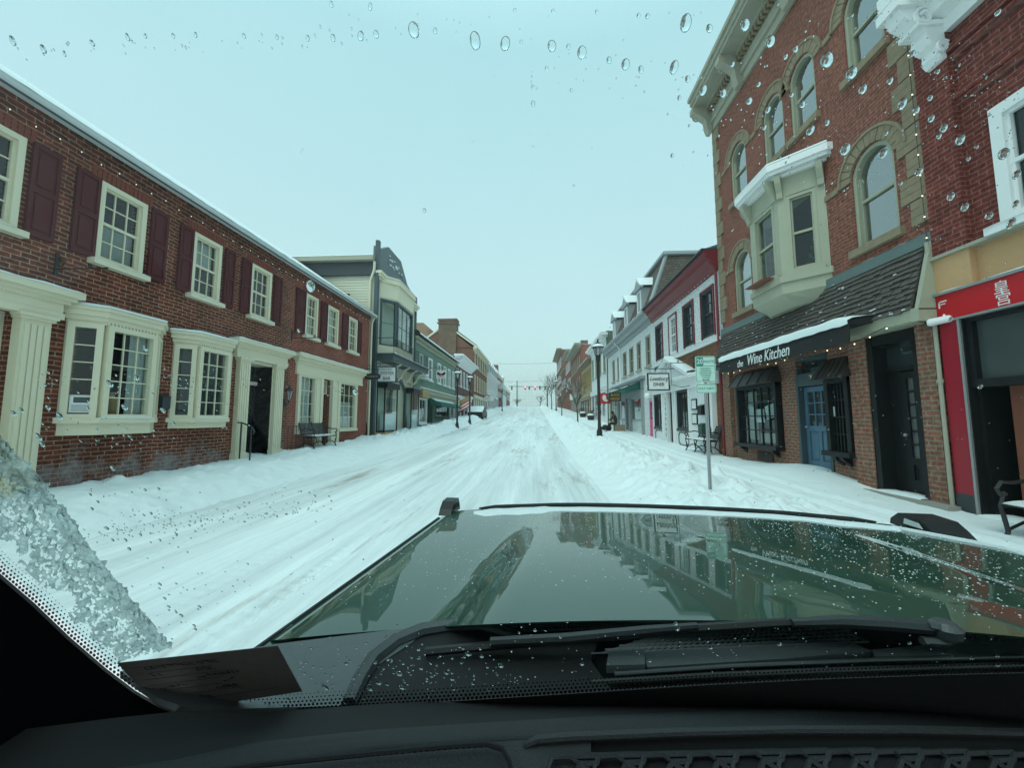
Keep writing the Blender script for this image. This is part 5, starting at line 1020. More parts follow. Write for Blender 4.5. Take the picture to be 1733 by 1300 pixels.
hang_sign('hanging_sign', 'black hanging board with gold letters reading BLACK HOOF', (4.72, 22.9, 3.0), .70, .52, m_ink, None, [('BLACK', .11, .21, .8), ('HOOF', -.12, .21, .9)], m_gold, 6.4)
rs = hang_sign('hanging_sign', 'crimson hanging board with a white emblem beyond the black and gold one', (5.35, 29.6, 3.25), .85, .8, m_redink, None, [], m_sign, 6.4); q = MB(); q.ball((5.3, 29.57, 3.3), .22, (.7, .06, 1), 12, 8); q.ball((5.42, 29.57, 3.1), .17, (1, .06, .5), 10, 6); q.build('emblem', m_sign, rs)

# ---- farther right-hand fronts
gb_ = front('green_gabled_shop', 'green-sided shop with a pale front and white cornice beyond the mansard building', RF, 34.6, 44.0, 9.3, m_clapW, [(6.0, 8.2, 4, 1.1)], m_white, corn=.6, shop=4.6, wm=m_sage)
q = MB(); q.box(6.45, 13, 34.44, 34.6, 0, 9.6); q.build('side_wall', m_green, gb_)
front('ochre_shop', 'narrow ochre shop with a row of upper windows on the right side of the street', RF, 44.4, 53.8, 8.6, m_yellow, [(5.9, 7.7, 6, 1.0)], m_stone, corn=.5, shop=4.4, wm=m_yellow)
front('red_brick_block', 'red brick block with a pale bracketed cornice beyond the ochre shop', RF, 54.2, 68.5, 12.2, m_brickR, [(8.9, 10.8, 6, 1.1), (5.8, 7.8, 6, 1.1)], m_lime, corn=.9, shop=5.4, wm=m_lime)
c2 = front('chimneyed_brick_block', 'dark brick block with a chimney beyond the red brick block on the right', RF, 69, 80, 14.0, m_brickL2, [(10.6, 12.6, 4, 1.2), (7.2, 9.2, 4, 1.2)], m_lime, corn=.8, shop=None); q = MB(); q.box(8.5, 9.8, 70, 71.5, 13.8, 16.0); q.build('chimney', m_chimney, c2)
front('low_brick_shop', 'lower brown brick shop in front of the tall far block on the right', RF, 80.3, 92, 12.0, m_brickBrown, [(8.4, 10.2, 5, 1.1)], m_stone, corn=.5, shop=None)
tb_ = front('tall_corner_block', 'tall far brown brick block with a heavy cornice near the crest on the right', RF, 92.4, 112, 18.4, m_brickBrown, [(14.4, 16.8, 6, 1.4), (10.6, 12.9, 6, 1.4), (7.5, 9.5, 6, 1.4)], m_stone, corn=1.2, shop=None)
q = MB(); q.box(8.2, 14, 92.25, 92.4, 5, 18.0); q.build('side_wall', m_cream, tb_)
# ================================================================ STREET FURNITURE
def make_bench(lab, loc, rz):
    t = thing('bench', lab, 'bench', (0, 0, 0), 'black slatted benches on the footways'); w_ = 1.65
    q = MB()
    for k in range(5): q.box(-w_ / 2, w_ / 2, .02 + .09 * k, .09 + .09 * k, .44 - .004 * k * (4 - k), .465 - .004 * k * (4 - k))
    q.build('seat', m_iron, t); q = MB()
    for k in range(5):
        z = .52 + .09 * k; y = -.02 - .035 * k; q.hexa([(-w_ / 2, y - .02, z), (w_ / 2, y - .02, z), (w_ / 2, y, z), (-w_ / 2, y, z), (-w_ / 2, y - .048, z + .07), (w_ / 2, y - .048, z + .07), (w_ / 2, y - .028, z + .07), (-w_ / 2, y - .028, z + .07)])
    q.build('backrest', m_iron, t)
    for s_ in (-1, 0, 1):
        x = s_ * (w_ / 2 - .03); q = MB()
        q.tube([(x, .46, .0), (x, .40, .12), (x, .43, .30), (x, .46, .43), (x, .0, .43), (x, -.05, .55), (x, -.18, .98)], .024, 6); q.tube([(x, .02, .43), (x, .08, .22), (x, -.06, .10), (x, -.14, 0)], .024, 6); q.tube([(x, .41, .14), (x, .2, .24), (x, .06, .2)], .018, 5)
        q.build('leg', m_iron, t)
        if s_: q = MB(); q.tube([(x, -.1, .70), (x, .1, .74), (x, .3, .71), (x, .42, .72), (x, .48, .64), (x, .44, .56), (x, .38, .58)], .022, 6); q.tube([(x, .46, .43), (x, .4, .6)], .018, 5); q.build('armrest', m_iron, t)
    q = MB(); rows = [[(x, .0, .468), (x, .03, .50 + .02 * noise.noise(Vector((x * 4, 0, 0)))), (x, .3, .49), (x, .46, .462)] for x in [-.8 + .1 * k for k in range(17)]]; q.loft(rows); q.build('snow_cover', m_snow, t, smooth='full', recalc=False)
    t.location = loc; t.rotation_euler = (0, 0, rz); return t
def gz(x, y, s=0): return H(x, y) - s
b0 = make_bench('black slatted iron bench half sunk in snow before the cream shopfront on the left', (-8.72, 14.9, gz(-8.5, 14.9, .05)), R(-90))
dup(b0, (6.25, 14.5, gz(6, 14.5)), R(90), 'black slatted iron bench between the white diner and the red brick pier')
dup(b0, (6.16, 4.38, gz(6.1, 4.4, .1)), R(90), 'black snowy bench cut off by the right edge, before the red restaurant')

def make_lamp(lab, loc):
    t = thing('street_lamp', lab, 'street lamp', (0, 0, 0), 'black street lamps along the kerbs')
    q = MB(); q.lathe((0, 0, -.3), [(.17, 0), (.17, .45), (.13, .6), (.15, .66), (.085, .85), (.075, 1.2), (.07, 3.9), (.085, 3.94), (.07, 3.98), (.075, 4.05), (.12, 4.35), (.14, 4.42)], 14); q.ball((0, 0, 3.1), .1, (1, 1, .5)); q.build('post', m_iron, t, smooth=True)
    q = MB()
    for k in range(6):
        a = 6.283 * k / 6; q.tube([(.13 * math.cos(a), .13 * math.sin(a), 4.1), (.235 * math.cos(a), .235 * math.sin(a), 4.52)], .014, 4)
    q.lathe((0, 0, 4.50), [(.31, 0), (.3, .04), (.2, .12), (.14, .22), (.05, .28), (.03, .33), (.05, .37), (.012, .46)], 18); o = q.build('lantern', m_iron, t, smooth=True)
    q = MB(); q.lathe((0, 0, 4.1), [(.12, 0), (.225, .41)], 6); q.build('lantern_glass', m_lampglass, o); q = MB(); q.lathe((0, 0, 4.13), [(.05, 0), (.06, .2), (.03, .28)], 10); q.build('globe', m_globe, o, smooth=True)
    q = MB(); q.lathe((0, 0, 4.535), [(.31, 0), (.28, .05), (.2, .12), (.17, .14)], 18); q.build('snow_cover', m_snow, o, smooth=True)
    t.location = loc; return t
lp = make_lamp('tall black street lamp in the right snowbank in front of the grey-white mansard building', (3.12, 18.9, gz(3.12, 18.9, .1)))
for x, y, lab in ((3.1, 56, 'distant black street lamp among bare trees on the right'), (-6.25, 30.8, 'nearest black street lamp on the left, before the sage green shop'), (-6.2, 36.5, 'second black street lamp on the left, with a crossbar of signs behind it'), (-6.1, 72, 'far black street lamp on the left, before the mansard row'), (3.2, 96, 'farthest black street lamp on the right')):
    dup(lp, (x, y, gz(x, y, .15)), .3, lab)

# parking sign
px_, py_ = 3.07, 7.05; zg = gz(px_, py_, .1)
ps = thing('parking_sign', 'grey perforated sign post with a green-lettered 20 MINUTES sign over a GOLF CARTS plate', 'road sign', (px_, py_, zg)); fs = Fr((px_, py_), (1, -.06), (-.06, -1))
q = MB(); q.fbox(fs, -.024, .024, zg - .2, 2.6, -.05, -.01); q.build('post', m_steel, ps); q = MB()
for k in range(56): q.fbox(fs, -.007, .007, zg + .12 + .04 * k, zg + .134 + .04 * k, -.012, -.008)
q.build('hole', m_ink, ps)
def rplate(w_, h_, z, r, m, nm):
    def rr_(w_, h_, r): return [(cx + r * math.cos(a), z + cz + r * math.sin(a)) for cx, cz, a0 in ((w_ / 2 - r, h_ / 2 - r, 0), (-w_ / 2 + r, h_ / 2 - r, 1.571), (-w_ / 2 + r, -h_ / 2 + r, 3.142), (w_ / 2 - r, -h_ / 2 + r, 4.712)) for a in [a0 + 1.571 * k / 5 for k in range(6)]]
    q = MB(); q.fpoly(fs, rr_(w_, h_, r), -.006, 0); o = q.build(nm, m, ps); q = MB(); A = rr_(w_ - .018, h_ - .018, r - .008); B = rr_(w_ - .032, h_ - .032, r - .014)
    n_ = len(A); q.add([fs.p(u, z_, .003) for u, z_ in A + B], [(i, (i + 1) % n_, n_ + (i + 1) % n_, n_ + i) for i in range(n_)]); q.build('border', m_signgreen, o, recalc=False); return o
p1 = rplate(.345, .47, 2.63, .03, m_signplate, 'sign_plate'); p2 = rplate(.345, .165, 2.28, .03, m_signplate, 'sign_plate')
q = MB(); q.fbox(fs, -.15, -.035, 2.69, 2.845, 0, .003); q.fbox(fs, -.15, .15, 2.682, 2.69, 0, .003); q.build('green_block', m_signgreen, p1)
text(fs, -.094, 2.765, .005, '20', .13, m_sign, p1, thick=.001, sx=.8); text(fs, .06, 2.765, .003, 'MINUTES', .066, m_signgreen, p1, thick=.001, sx=.72)
for k, s_ in enumerate(('PASSENGER &', 'COMMERCIAL', 'LOADING ONLY', 'ON PARKED', '15 HOURS')): text(fs, 0, 2.64 - .041 * k, .003, s_, .036, m_signgreen, p1, thick=.001, sx=.85)
q = MB(); q.fpoly(fs, [(-.06, 2.435), (-.035, 2.45), (-.035, 2.44), (.035, 2.44), (.035, 2.45), (.06, 2.435), (.035, 2.42), (.035, 2.43), (-.035, 2.43), (-.035, 2.42)], 0, .003); q.build('arrow', m_ink, p1); text(fs, 0, 2.28, .003, 'GOLF CARTS', .062, m_signgreen, p2, thick=.001, sx=.78)

# bare street trees
def bare_tree(lab, x, y, h, r, seed, spread=1.0, depth=4, name='bare_tree'):
    rnd = random.Random(seed); z0 = gz(x, y, .1); t = thing(name, lab, 'tree', (x, y, z0), 'bare trees up the street')
    q = MB(); top = Vector((x + rnd.uniform(-.1, .1), y, z0 + h * .36)); q.tube([(x, y, z0 - .2), (x + .01, y, z0 + h * .18), top], [r, r * .8, r * .7], 7); q.build('trunk', m_bark, t, smooth=True); c = MB()
    def grow(p, d, ln, rr, k):
        e = p + d * ln; mid = p + d * ln * .5 + Vector((rnd.uniform(-1, 1), rnd.uniform(-1, 1), rnd.uniform(-.3, .6))) * ln * .06
        c.tube([p, mid, e], [rr, rr * .8, rr * .6], 5 if k > 2 else 3, cap=False)
        if k:
            for j in range(rnd.choice((2, 3, 3))):
                nd = (d + Vector((rnd.uniform(-1, 1) * spread, rnd.uniform(-1, 1) * spread, rnd.uniform(-.15, .7))) * .75).normalized()
                grow(p + d * ln * rnd.uniform(.5, 1), nd, ln * rnd.uniform(.6, .82), rr * .6, k - 1)
    for j in range(5):
        a = 6.283 * j / 5 + rnd.random(); grow(top - Vector((0, 0, rnd.uniform(0, h * .08))), Vector((math.cos(a) * .45 * spread, math.sin(a) * .45 * spread, 1)).normalized(), h * .24, r * .5, depth)
    c.build('crown', m_bark, t); return t
bare_tree('small bare street tree nearest on the right, in the snowbank beyond the tall lamp', 3.3, 30, 4.3, .07, 3)
bare_tree('slim bare street tree on the right, second beyond the tall lamp', 3.2, 46, 4.6, .07, 5)
bare_tree('tall bare tree beside the distant lamp on the right', 2.9, 66, 7.4, .10, 8)
bare_tree('spreading bare tree at the crest on the right', 3.6, 112, 8.5, .14, 12, 1.3)
bare_tree('twiggy bare tree beyond the crest near the middle of the street', 2.4, 170, 7, .2, 15, 1.5)
bare_tree('low bare tree beyond the crest on the left of the road', -8, 175, 6, .2, 19, 1.6)
bare_tree('bare tree behind the far left houses at the crest', -14, 165, 8, .2, 23, 1.4)

# traffic signals on a span beyond the crest
sg_ = thing('signal_mast', 'dark mast with a long crossbar holding traffic signals at the crest of the street', 'traffic signal', (-6.3, 138, zr(138)))
q = MB(); zz = zr(138); q.tube([(-6.3, 138, zz - .5), (-6.3, 138, zz + 9.6)], [.2, .14], 8); q.tube([(-9.3, 138, zz + 7.6), (4.4, 138, zz + 7.3)], .11, 6); q.build('mast', m_iron, sg_)
for k, (x, red) in enumerate(((-8.2, 0), (-3.4, 1), (-1.9, 0), (.2, 1), (1.9, 0), (3.8, 0))):
    q = MB(); q.box(x - .2, x + .2, 137.7, 138, zz + 6.35, zz + 7.5); q.box(x - .26, x + .26, 138, 138.03, zz + 6.3, zz + 7.55); o = q.build('signal_head', m_black, sg_)
    for j in range(3): q = MB(); q.tube([(x, 137.66, zz + 7.25 - .36 * j), (x, 137.71, zz + 7.25 - .36 * j)], .19, 12); q.build('lens', m_redlamp if red and j == 0 else m_charcoal, o)
for z, lab in ((20.3, 'upper utility wire crossing the sky over the crest'), (14.2, 'lower utility wire crossing the sky over the crest')):
    t = thing('utility_wire', lab, 'wire', (-20, 130, z)); q = MB(); q.tube([(-26 + 4 * k, 130, z + .02 * (k - 5) ** 2 * .6) for k in range(12)], .035, 4); q.build('cable', m_ink, t)
hang_sign('hanging_sign', 'white oval hanging sign on a bar behind the second left lamp', (-7.5, 44, 4.06), .85, .45, m_sign, m_slate, [], m_ink, -9, oval=True)
hang_sign('hanging_sign', 'white framed rounded sign in front of the tall brown brick house', (-7.5, 60, 4.8), .95, .75, m_sign, m_slate, [('INN', 0, .35, 1)], m_slate, -9, oval=True)
hang_sign('hanging_sign', 'pale square sign just beyond the framed rounded sign', (-7.42, 66, 5.1), .75, .75, m_white, None, [], m_slate, -9)
hang_sign('hanging_sign', 'small dark square sign beside the far left lamp', (-7.6, 84, 5.9), .65, .65, m_charcoal, None, [], m_slate, -9)
hang_sign('hanging_sign', 'small square white sign among the bare trees on the right', (4.56, 48, 4.4), .4, .8, m_sign, None, [], m_slate, 6.4)
fl = thing('striped_flag', 'yellow flag with red and white stripes hanging beside the nearest left lamp', 'flag', (-7.6, 39.5, 3.3)); q = MB(); q.tube([(-9, 39.5, 3.2), (-6.6, 39.5, 4.35)], .02); q.build('pole', m_wood, fl); q = MB(); mi = []
def flagrow(t): return [Vector((-6.7 - 1.75 * s_ * .55 + .08 * math.sin(s_ * 5), 39.5 + .08 * math.sin(s_ * 6 + t), 4.3 - .82 * s_ * .55 - t * 1.25 - .3 * s_)) for s_ in [k / 8 for k in range(9)]]
for j in range(8): q.loft([flagrow(j / 8), flagrow((j + 1) / 8)], 0 if j < 3 else (1 if j % 2 else 2))
q.build('cloth', [m_yellow, m_redink, m_sign], fl, recalc=False)
for x, y, lab in ((-8.2, 50.5, 'dark planter heaped with snow before the plum brick shop'), (-8.3, 53.5, 'second snow-topped planter, nearer the tall brown brick house'), (5.9, 41, 'snow-topped bench or planter before the green gabled shop'), (5.8, 47, 'dark red snow-capped planter before the ochre shop')):
    t = thing('planter', lab, 'planter', (x, y, gz(x, y))); q = MB(); z = gz(x, y); q.lathe((x, y, z - .2), [(.3, 0), (.38, .55), (.42, .6), (.42, .66)], 12); q.build('tub', m_iron, t); q = MB(); q.lathe((x, y, z + .46), [(.4, 0), (.34, .12), (.2, .2), (.05, .24)], 12); q.build('snow_cover', m_snow, t, smooth=True)
    q = MB(); rnd = random.Random(int(y))
    for k in range(40): q.tube([(x, y, z + .5), (x + rnd.uniform(-.4, .4), y + rnd.uniform(-.4, .4), z + .8 + rnd.uniform(.1, .4))], .012, 3)
    q.build('dead_stems', m_bark, t)
# parked snow-covered car far left
pc = thing('parked_car', 'dark parked car under snow at the kerb before the plum brick shop', 'car', (-6.95, 47, zr(47))); z = zr(47) + .05
q = MB(); fp = Fr((-7.85, 47), (0, 1), (-1, 0)); prf = [(-2.2, .35), (-2.25, .75), (-1.9, .95), (-1.2, 1.02), (-.7, 1.5), (.9, 1.5), (1.5, 1.02), (2.15, .9), (2.25, .5), (2.2, .35)]
q.loops([Vector((-7.85, 47 + a, z + b)) for a, b in prf], [Vector((-6.1, 47 + a, z + b)) for a, b in prf]); q.build('body', m_black, pc)
q = MB(); q.loft([[Vector((x, 47 + a, z + b + .1)) for a, b in ((-2.24, .78), (-1.9, .97), (-1.2, 1.05), (-.72, 1.5), (.9, 1.52), (1.5, 1.05), (2.15, .9))] for x in (-7.85, -7, -6.1)]); q.build('snow_cover', m_snow, pc, smooth='full', recalc=False)
for a in (-1.4, 1.4):
    for x in (-7.8, -6.3): q = MB(); q.tube([(x, 47 + a, z + .33), (x + .2, 47 + a, z + .33)], .33, 16); q.build('wheel', m_ink, pc)
# seated bronze figure
fg = thing('seated_figure', 'dark brown seated figure leaning forward on a low block beside the grey shopfront', 'figure', (5.55, 26.6, gz(5.55, 26.6)))
zb = gz(5.55, 26.6)
me = bpy.data.meshes.new('body'); J = [(0, 0, .52, .15), (-.04, 0, .75, .15), (-.12, 0, 1.0, .16), (-.2, 0, 1.12, .07), (-.26, 0, 1.27, .11), (-.3, 0, 1.36, .09),
     (-.16, .18, 1.04, .075), (-.33, .22, .82, .055), (-.52, .12, .72, .045), (-.16, -.18, 1.04, .075), (-.33, -.22, .82, .055), (-.52, -.1, .72, .045),
     (-.08, .12, .5, .1), (-.5, .15, .5, .08), (-.55, .15, .1, .055), (-.7, .15, .04, .05), (-.08, -.12, .5, .1), (-.48, -.14, .52, .08), (-.42, -.14, .1, .055), (-.57, -.14, .04, .05)]
me.from_pydata([Vector(j[:3]) for j in J], [(0, 1), (1, 2), (2, 3), (3, 4), (4, 5), (2, 6), (6, 7), (7, 8), (2, 9), (9, 10), (10, 11), (0, 12), (12, 13), (13, 14), (14, 15), (0, 16), (16, 17), (17, 18), (18, 19)], [])
fo = bpy.data.objects.new('body', me); COL.objects.link(fo); fo.parent = fg; md = fo.modifiers.new('skin', 'SKIN'); me.materials.append(m_bronze)
for v, j in zip(me.skin_vertices[0].data, J): v.radius = (j[3], j[3])
me.skin_vertices[0].data[0].use_root = True; fo.modifiers.new('sub', 'SUBSURF').levels = 1; fo.modifiers['sub'].render_levels = 2
q = MB(); q.box(5.4, 6.05, 26.3, 26.95, zb - .2, zb + .42); q.build('block', m_stone, fg)
tk = thing('trash_bag', 'dark bundle lying in the snow beside the seated figure', 'bundle', (4.85, 26.8, gz(4.85, 26.8))); q = MB(); rnd = random.Random(2)
for k in range(9): q.ball((4.85 + rnd.uniform(-.3, .3), 26.8 + rnd.uniform(-.3, .3), gz(4.85, 26.8) + .1 + rnd.uniform(0, .25)), rnd.uniform(.12, .22), (1, 1, .8), 8, 6)
q.build('bundle', m_bronze, tk, smooth=True)
# ================================================================ THE CAR WE SIT IN
car = thing('green_car', 'dark green metallic off-road car seen from its driver seat, black dash and bonnet ahead', 'car', (.45, .9, 0))
YAW = R(6); CX, CY = .52, 1.502; cs_, sn_ = math.cos(YAW), math.sin(YAW)
def C(x, y, z): return Vector((CX + x * cs_ + y * sn_, CY - x * sn_ + y * cs_, z))
def carpaint():
    m, nt, N, out = nodes('green_car_paint'); L = nt.links.new; b = N('ShaderNodeBsdfPrincipled'); L(b.outputs[0], out.inputs[0])
    tc = N('ShaderNodeTexCoord'); nz = N('ShaderNodeTexNoise'); setp(nz, Scale=900, Detail=1); L(tc.outputs['Object'], nz.inputs['Vector'])
    mx = N('ShaderNodeMix', data_type='RGBA'); L(nz.outputs[0], mx.inputs[0]); mx.inputs[6].default_value = (.003, .036, .019, 1); mx.inputs[7].default_value = (.007, .068, .038, 1); L(mx.outputs[2], b.inputs['Base Color'])
    setp(b, Metallic=.15, Roughness=.45); b.inputs['Coat Weight'].default_value = 1; b.inputs['Coat Roughness'].default_value = .012; b.inputs['Coat IOR'].default_value = 1.58
    n2 = N('ShaderNodeTexNoise'); setp(n2, Scale=5, Detail=2); L(tc.outputs['Object'], n2.inputs['Vector']); bp = N('ShaderNodeBump'); setp(bp, Strength=.015, Distance=.01); L(n2.outputs[0], bp.inputs['Height']); L(bp.outputs[0], b.inputs['Coat Normal'])
    return m
m_paint = carpaint()
m_dash = mat('soft_black_dash', (.011, .013, .0145), .65, .15, 300, .25, bscale=700); m_dashd = mat('trim_and_shade_black', (.006, .007, .008), .8, .2, 100, .1, bscale=500); m_plast = mat('wet_black_plastic', (.055, .064, .068), .4, .2, 60, .15, bscale=300)
m_plate = mat('slate_plastic_plate', (.085, .10, .105), .42, .15, 60, .12, bscale=300); m_wiper = mat('wiper_black', (.026, .03, .033), .4, .2, 60, .1, bscale=300)
m_panel = mat('grey_dash_plastic', (.030, .035, .038), .6, .15, 300, .25, bscale=700)
def sstep(a, b, x):
    t = min(1, max(0, (x - a) / (b - a)))
    return t * t * (3 - 2 * t)
def hz(x, y):
    """bonnet height: flat shoulders, raised centre, falling gently to the nose"""
    t = (y + .9) / 1.05; ax = abs(x)
    z = 1.384 - .004 * t + .044 * (1 - sstep(.42 + .06 * (1 - t), .58 + .06 * (1 - t), ax)) * sstep(1.12, .1, t)
    z -= .004 * min(1, (x / .5) ** 2) + .022 * sstep(.82, .905, ax) ** 2
    return z
def nose(x): return .15 - .2 * abs(x / .9) ** 3
def pyx(p):
    v = p - Vector((0, 0, EYE)); r = v.x * math.cos(PS) + v.y * math.sin(PS); fw = -v.x * math.sin(PS) + v.y * math.cos(PS)
    d = fw * math.cos(TH) + v.z * math.sin(TH); return 866.5 + FPX * r / d, 650 - FPX * (-fw * math.sin(TH) + v.z * math.cos(TH)) / d
def rear(x):
    """the bonnet's bowed rear edge"""
    a, b = -1.1, -.4
    for _ in range(30):
        m = (a + b) / 2; px, py = pyx(C(x, m, hz(x, m)))
        if py > 1050 + 21 * ((px - 1125) / 520) ** 2: a = m
        else: b = m
    return a
q = MB(); NX, NY = 96, 60; rows = []
XS = [-.9 + 1.8 * i / NX for i in range(NX + 1)]; RE = [rear(x) for x in XS]
q.loft([[C(x, e + (nose(x) - e) * j / NY, hz(x, e + (nose(x) - e) * j / NY)) for x, e in zip(XS, RE)] for j in range(NY + 1)])
q.loft([[C(x, e, hz(x, e)) for x, e in zip(XS, RE)], [C(x, e + .004, hz(x, e) - .006) for x, e in zip(XS, RE)], [C(x, e + .03, hz(x, e) - .012) for x, e in zip(XS, RE)]])
hood = q.build('bonnet', m_paint, car, smooth='full', recalc=False)
q = MB()                                                        # dark lip across the nose and down the bonnet's side seam
q.tube([C(x, nose(x) + .008, hz(x, nose(x)) + .002) for x in [-.76 + 1.46 * k / 24 for k in range(25)]], [.003] + [.010] * 23 + [.003], 8)
q.build('nose_lip', m_black, hood, smooth=True)
q = MB()
for s_ in (-1, 1): q.tube([C(s_ * .902, -.95 + .90 * k / 8, hz(.9, -.9 + .88 * k / 8) - .002) for k in range(9)], .006, 6)
q.build('seam', m_black, hood)
for s_ in (-1, 1):
    q = MB(); x0, x1 = (-.895, -.845) if s_ < 0 else (.76, .865)
    zt = hz(.80, .0) + .004
    prof = ([(-.075, 0), (-.06, .022), (-.03, .046), (.025, .05), (.045, .02), (.05, 0)] if s_ < 0 else [(-.10, 0), (-.075, .02), (-.04, .042), (.05, .046), (.085, .02), (.09, 0)])
    q.loops([C(x0, a, zt + b - .01) for a, b in prof], [C(x1, a, zt + b - .01) for a, b in prof]); o = q.build('trail_sight', m_black, car)
    q = MB(); q.loops([C(min(x0, x1, key=abs) - .002 * s_, a, zt + b - .008) for a, b in ((-.05, .014), (-.035, .03), (.02, .032), (.025, .014))], [C(min(x0, x1, key=abs) - .004 * s_, a, zt + b - .008) for a, b in ((-.05, .014), (-.035, .03), (.02, .032), (.025, .014))]); q.build('slot', m_dashd if s_ < 0 else m_snow, o)
for s_ in (-1, 1):                                              # wings down to the wheels
    q = MB(); q.loft([[C(s_ * (.90 + .03 * k), y, hz(.90, y) - (.0 if k == 0 else .1 + .35 * (k - 1))) for y in [-.95 + .1 * j for j in range(10)]] for k in range(3)]); q.build('wing', m_paint, car, smooth='full', recalc=False)
    q = MB(); q.tube([C(s_ * .72, -.3, .42), C(s_ * .98, -.3, .42)], .42, 28); wq = q.build('wheel', m_ink, car); q = MB(); q.tube([C(s_ * .98, -.3, .42), C(s_ * .995, -.3, .42)], .24, 20); q.build('rim', m_steel, wq)
q = MB(); q.loft([[C(x, nose(x) - .01, z) for x in [-.9 + .1 * k for k in range(19)]] for z in (1.33, 1.0, .6)]); q.build('grille_panel', m_black, car, recalc=False)
# snow lying along the nose of the bonnet
def snowline(pts, name='snow_cover'):
    q = MB(); rows = []
    for k, (x, y, wd, h) in enumerate(pts): rows.append([C(x, y - wd, hz(x, y - wd) - .001), C(x, y - wd * .6, hz(x, y - wd * .6) + h), C(x, y, hz(x, y) + h * 1.1), C(x, y + wd * .8, hz(x, y + wd * .8) + h * .5), C(x, y + wd, hz(x, y + wd) - .002)])
    q.loft(rows); q.build(name, m_snow, hood, smooth='full', recalc=False)
snowline([(x_, nose(x_) - .07, (.042 + .018 * noise.noise(Vector((k * .31, 0, 0))) + (.022 if k < 12 else 0)) * min(1, k / 3 + .2), .007) for k, x_ in [(k, -.76 + 1.46 * k / 60) for k in range(61)]])
snowline([(.70 + .19 * k / 16, -.0 - .26 * k / 16, .014 + .007 * noise.noise(Vector((k * .5, 3, 0))), .008) for k in range(17)])
# windscreen plane
WN = Vector((sn_ * .866, cs_ * .866, .5)); WP = Vector((0, .5, EYE - .385))
def WS(px, py, off=0):
    d = ray(px, py); t = (WP - Vector((0, 0, EYE))).dot(WN) / d.dot(WN); return Vector((0, 0, EYE)) + d * t + WN * off
m_ws = glass('windscreen_glass', (.76, .955, .945), .004, .01, .22)
cor = [WS(300, 1206), WS(1000, 1172), WS(1733, 1140), WS(2300, 1120)]
def up(p, z): 
    WU = Vector((-.5 * sn_, -.5 * cs_, .866)); return p + WU * ((z - p.z) / WU.z)
q = MB(); lefttop = WS(0, 962) + (WS(0, 962) - WS(292, 1206)) * .0
LD = (WS(-60, 900) - WS(250, 1180)).normalized(); bl0 = WS(250, 1180)
edge = [bl0 + LD * ((z - bl0.z) / LD.z) for z in (1.45, 1.8, 2.12)]
cor[3] = up(WP + Vector((cs_, -sn_, 0)) * 1.42, 1.362)
right = [cor[3] - Vector((.06 * (z - 1.35), 0, 0)) for z in (1.45, 1.8, 2.12)]
right = [up(r, z) for r, z in zip(right, (1.45, 1.8, 2.12))]
poly = [WS(300, 1206), WS(640, 1192), cor[1], cor[2], cor[3]] + right + edge[::-1] + [WS(262, 1188)]
q.add(poly, [tuple(range(len(poly)))]); ws = q.build('windscreen', m_ws, car, recalc=False)
# printed black border with a fade of dots
q = MB(); out_ = [(-60, 905), (0, 968), (60, 1020), (120, 1078), (180, 1130), (230, 1168), (268, 1190), (310, 1203), (380, 1208), (500, 1203), (640, 1194), (800, 1184), (1000, 1171), (1200, 1158), (1400, 1148), (1600, 1141), (1760, 1137), (2000, 1135)]
q.loft([[WS(a, b, -.001) for a, b in out_], [WS(a + (-120 if a < 260 else 0), b + 90, -.001) for a, b in out_]]); fb = q.build('printed_border', m_dashd, ws, recalc=False)
q = MB(); nrm = []
for (a, b), (c, d) in zip(out_, out_[1:]):
    ln = math.hypot(c - a, d - b); n = int(ln / 7)
    for k in range(n):
        for j in range(5 if a < 640 else 4):
            t = (k + .5 * (j % 2)) / n; ex, ey = (c - a) / ln, (d - b) / ln; o_ = 4 + 6.2 * j; x, y = a + (c - a) * t + ey * o_, b + (d - b) * t - ex * o_; r = 2.9 - .48 * j
            c0 = WS(x, y, -.0012); e1 = (WS(x + r, y, -.0012) - c0); e2 = (WS(x, y + r, -.0012) - c0)
            q.add([c0 + e1 * math.cos(g) + e2 * math.sin(g) for g in [6.283 * i / 6 for i in range(6)]], [tuple(range(6))])
q.build('border_dots', m_dashd, fb, recalc=False)
# A-pillar, cabin; unseen roof and rear wall added to shade the dash
q = MB(); rows = []
for i, (a, b) in enumerate([(-300, 690), (-60, 905), (0, 968), (60, 1020), (120, 1078), (180, 1130), (230, 1168), (268, 1190), (310, 1206)]):
    p = WS(a, b, -.004); rows.append([p, p + Vector((-.03, -.05, -.02)), p + Vector((-.08, -.15, -.05)), p + Vector((-.12, -.28, -.09)), p + Vector((-.15, -.45, -.12))])
q.loft(rows); q.build('pillar_trim', mat('matt_black_pillar', (.006, .007, .008), .9, .2, 60, .1, spec=0, bscale=300), car, smooth='full', recalc=False)
q = MB(); q.tube([edge[1] + Vector((-.12, -.02, 0)), edge[2] + Vector((-.06, 0, .02))], .035, 8); q.build('pillar', m_paint, car, smooth=True); q = MB(); q.tube([right[0] + Vector((.05, 0, 0)), right[1] + Vector((.05, 0, 0)), right[2]], .05, 8); q.build('pillar', m_paint, car, smooth=True)
q = MB(); q.hexa([edge[2] + Vector((-.05, .02, -.02)), right[2] + Vector((.05, .02, -.02)), C(.95, -3.6, 2.1), C(-.86, -3.6, 2.1), edge[2] + Vector((-.05, .02, .04)), right[2] + Vector((.05, .02, .04)), C(.95, -3.6, 2.16), C(-.86, -3.6, 2.16)]); q.build('roof', m_paint, car)
q = MB(); q.hexa([C(-.86, -3.6, .5), C(.95, -3.6, .5), C(.95, -3.5, .5), C(-.86, -3.5, .5), C(-.86, -3.6, 2.1), C(.95, -3.6, 2.1), C(.95, -3.5, 2.1), C(-.86, -3.5, 2.1)])
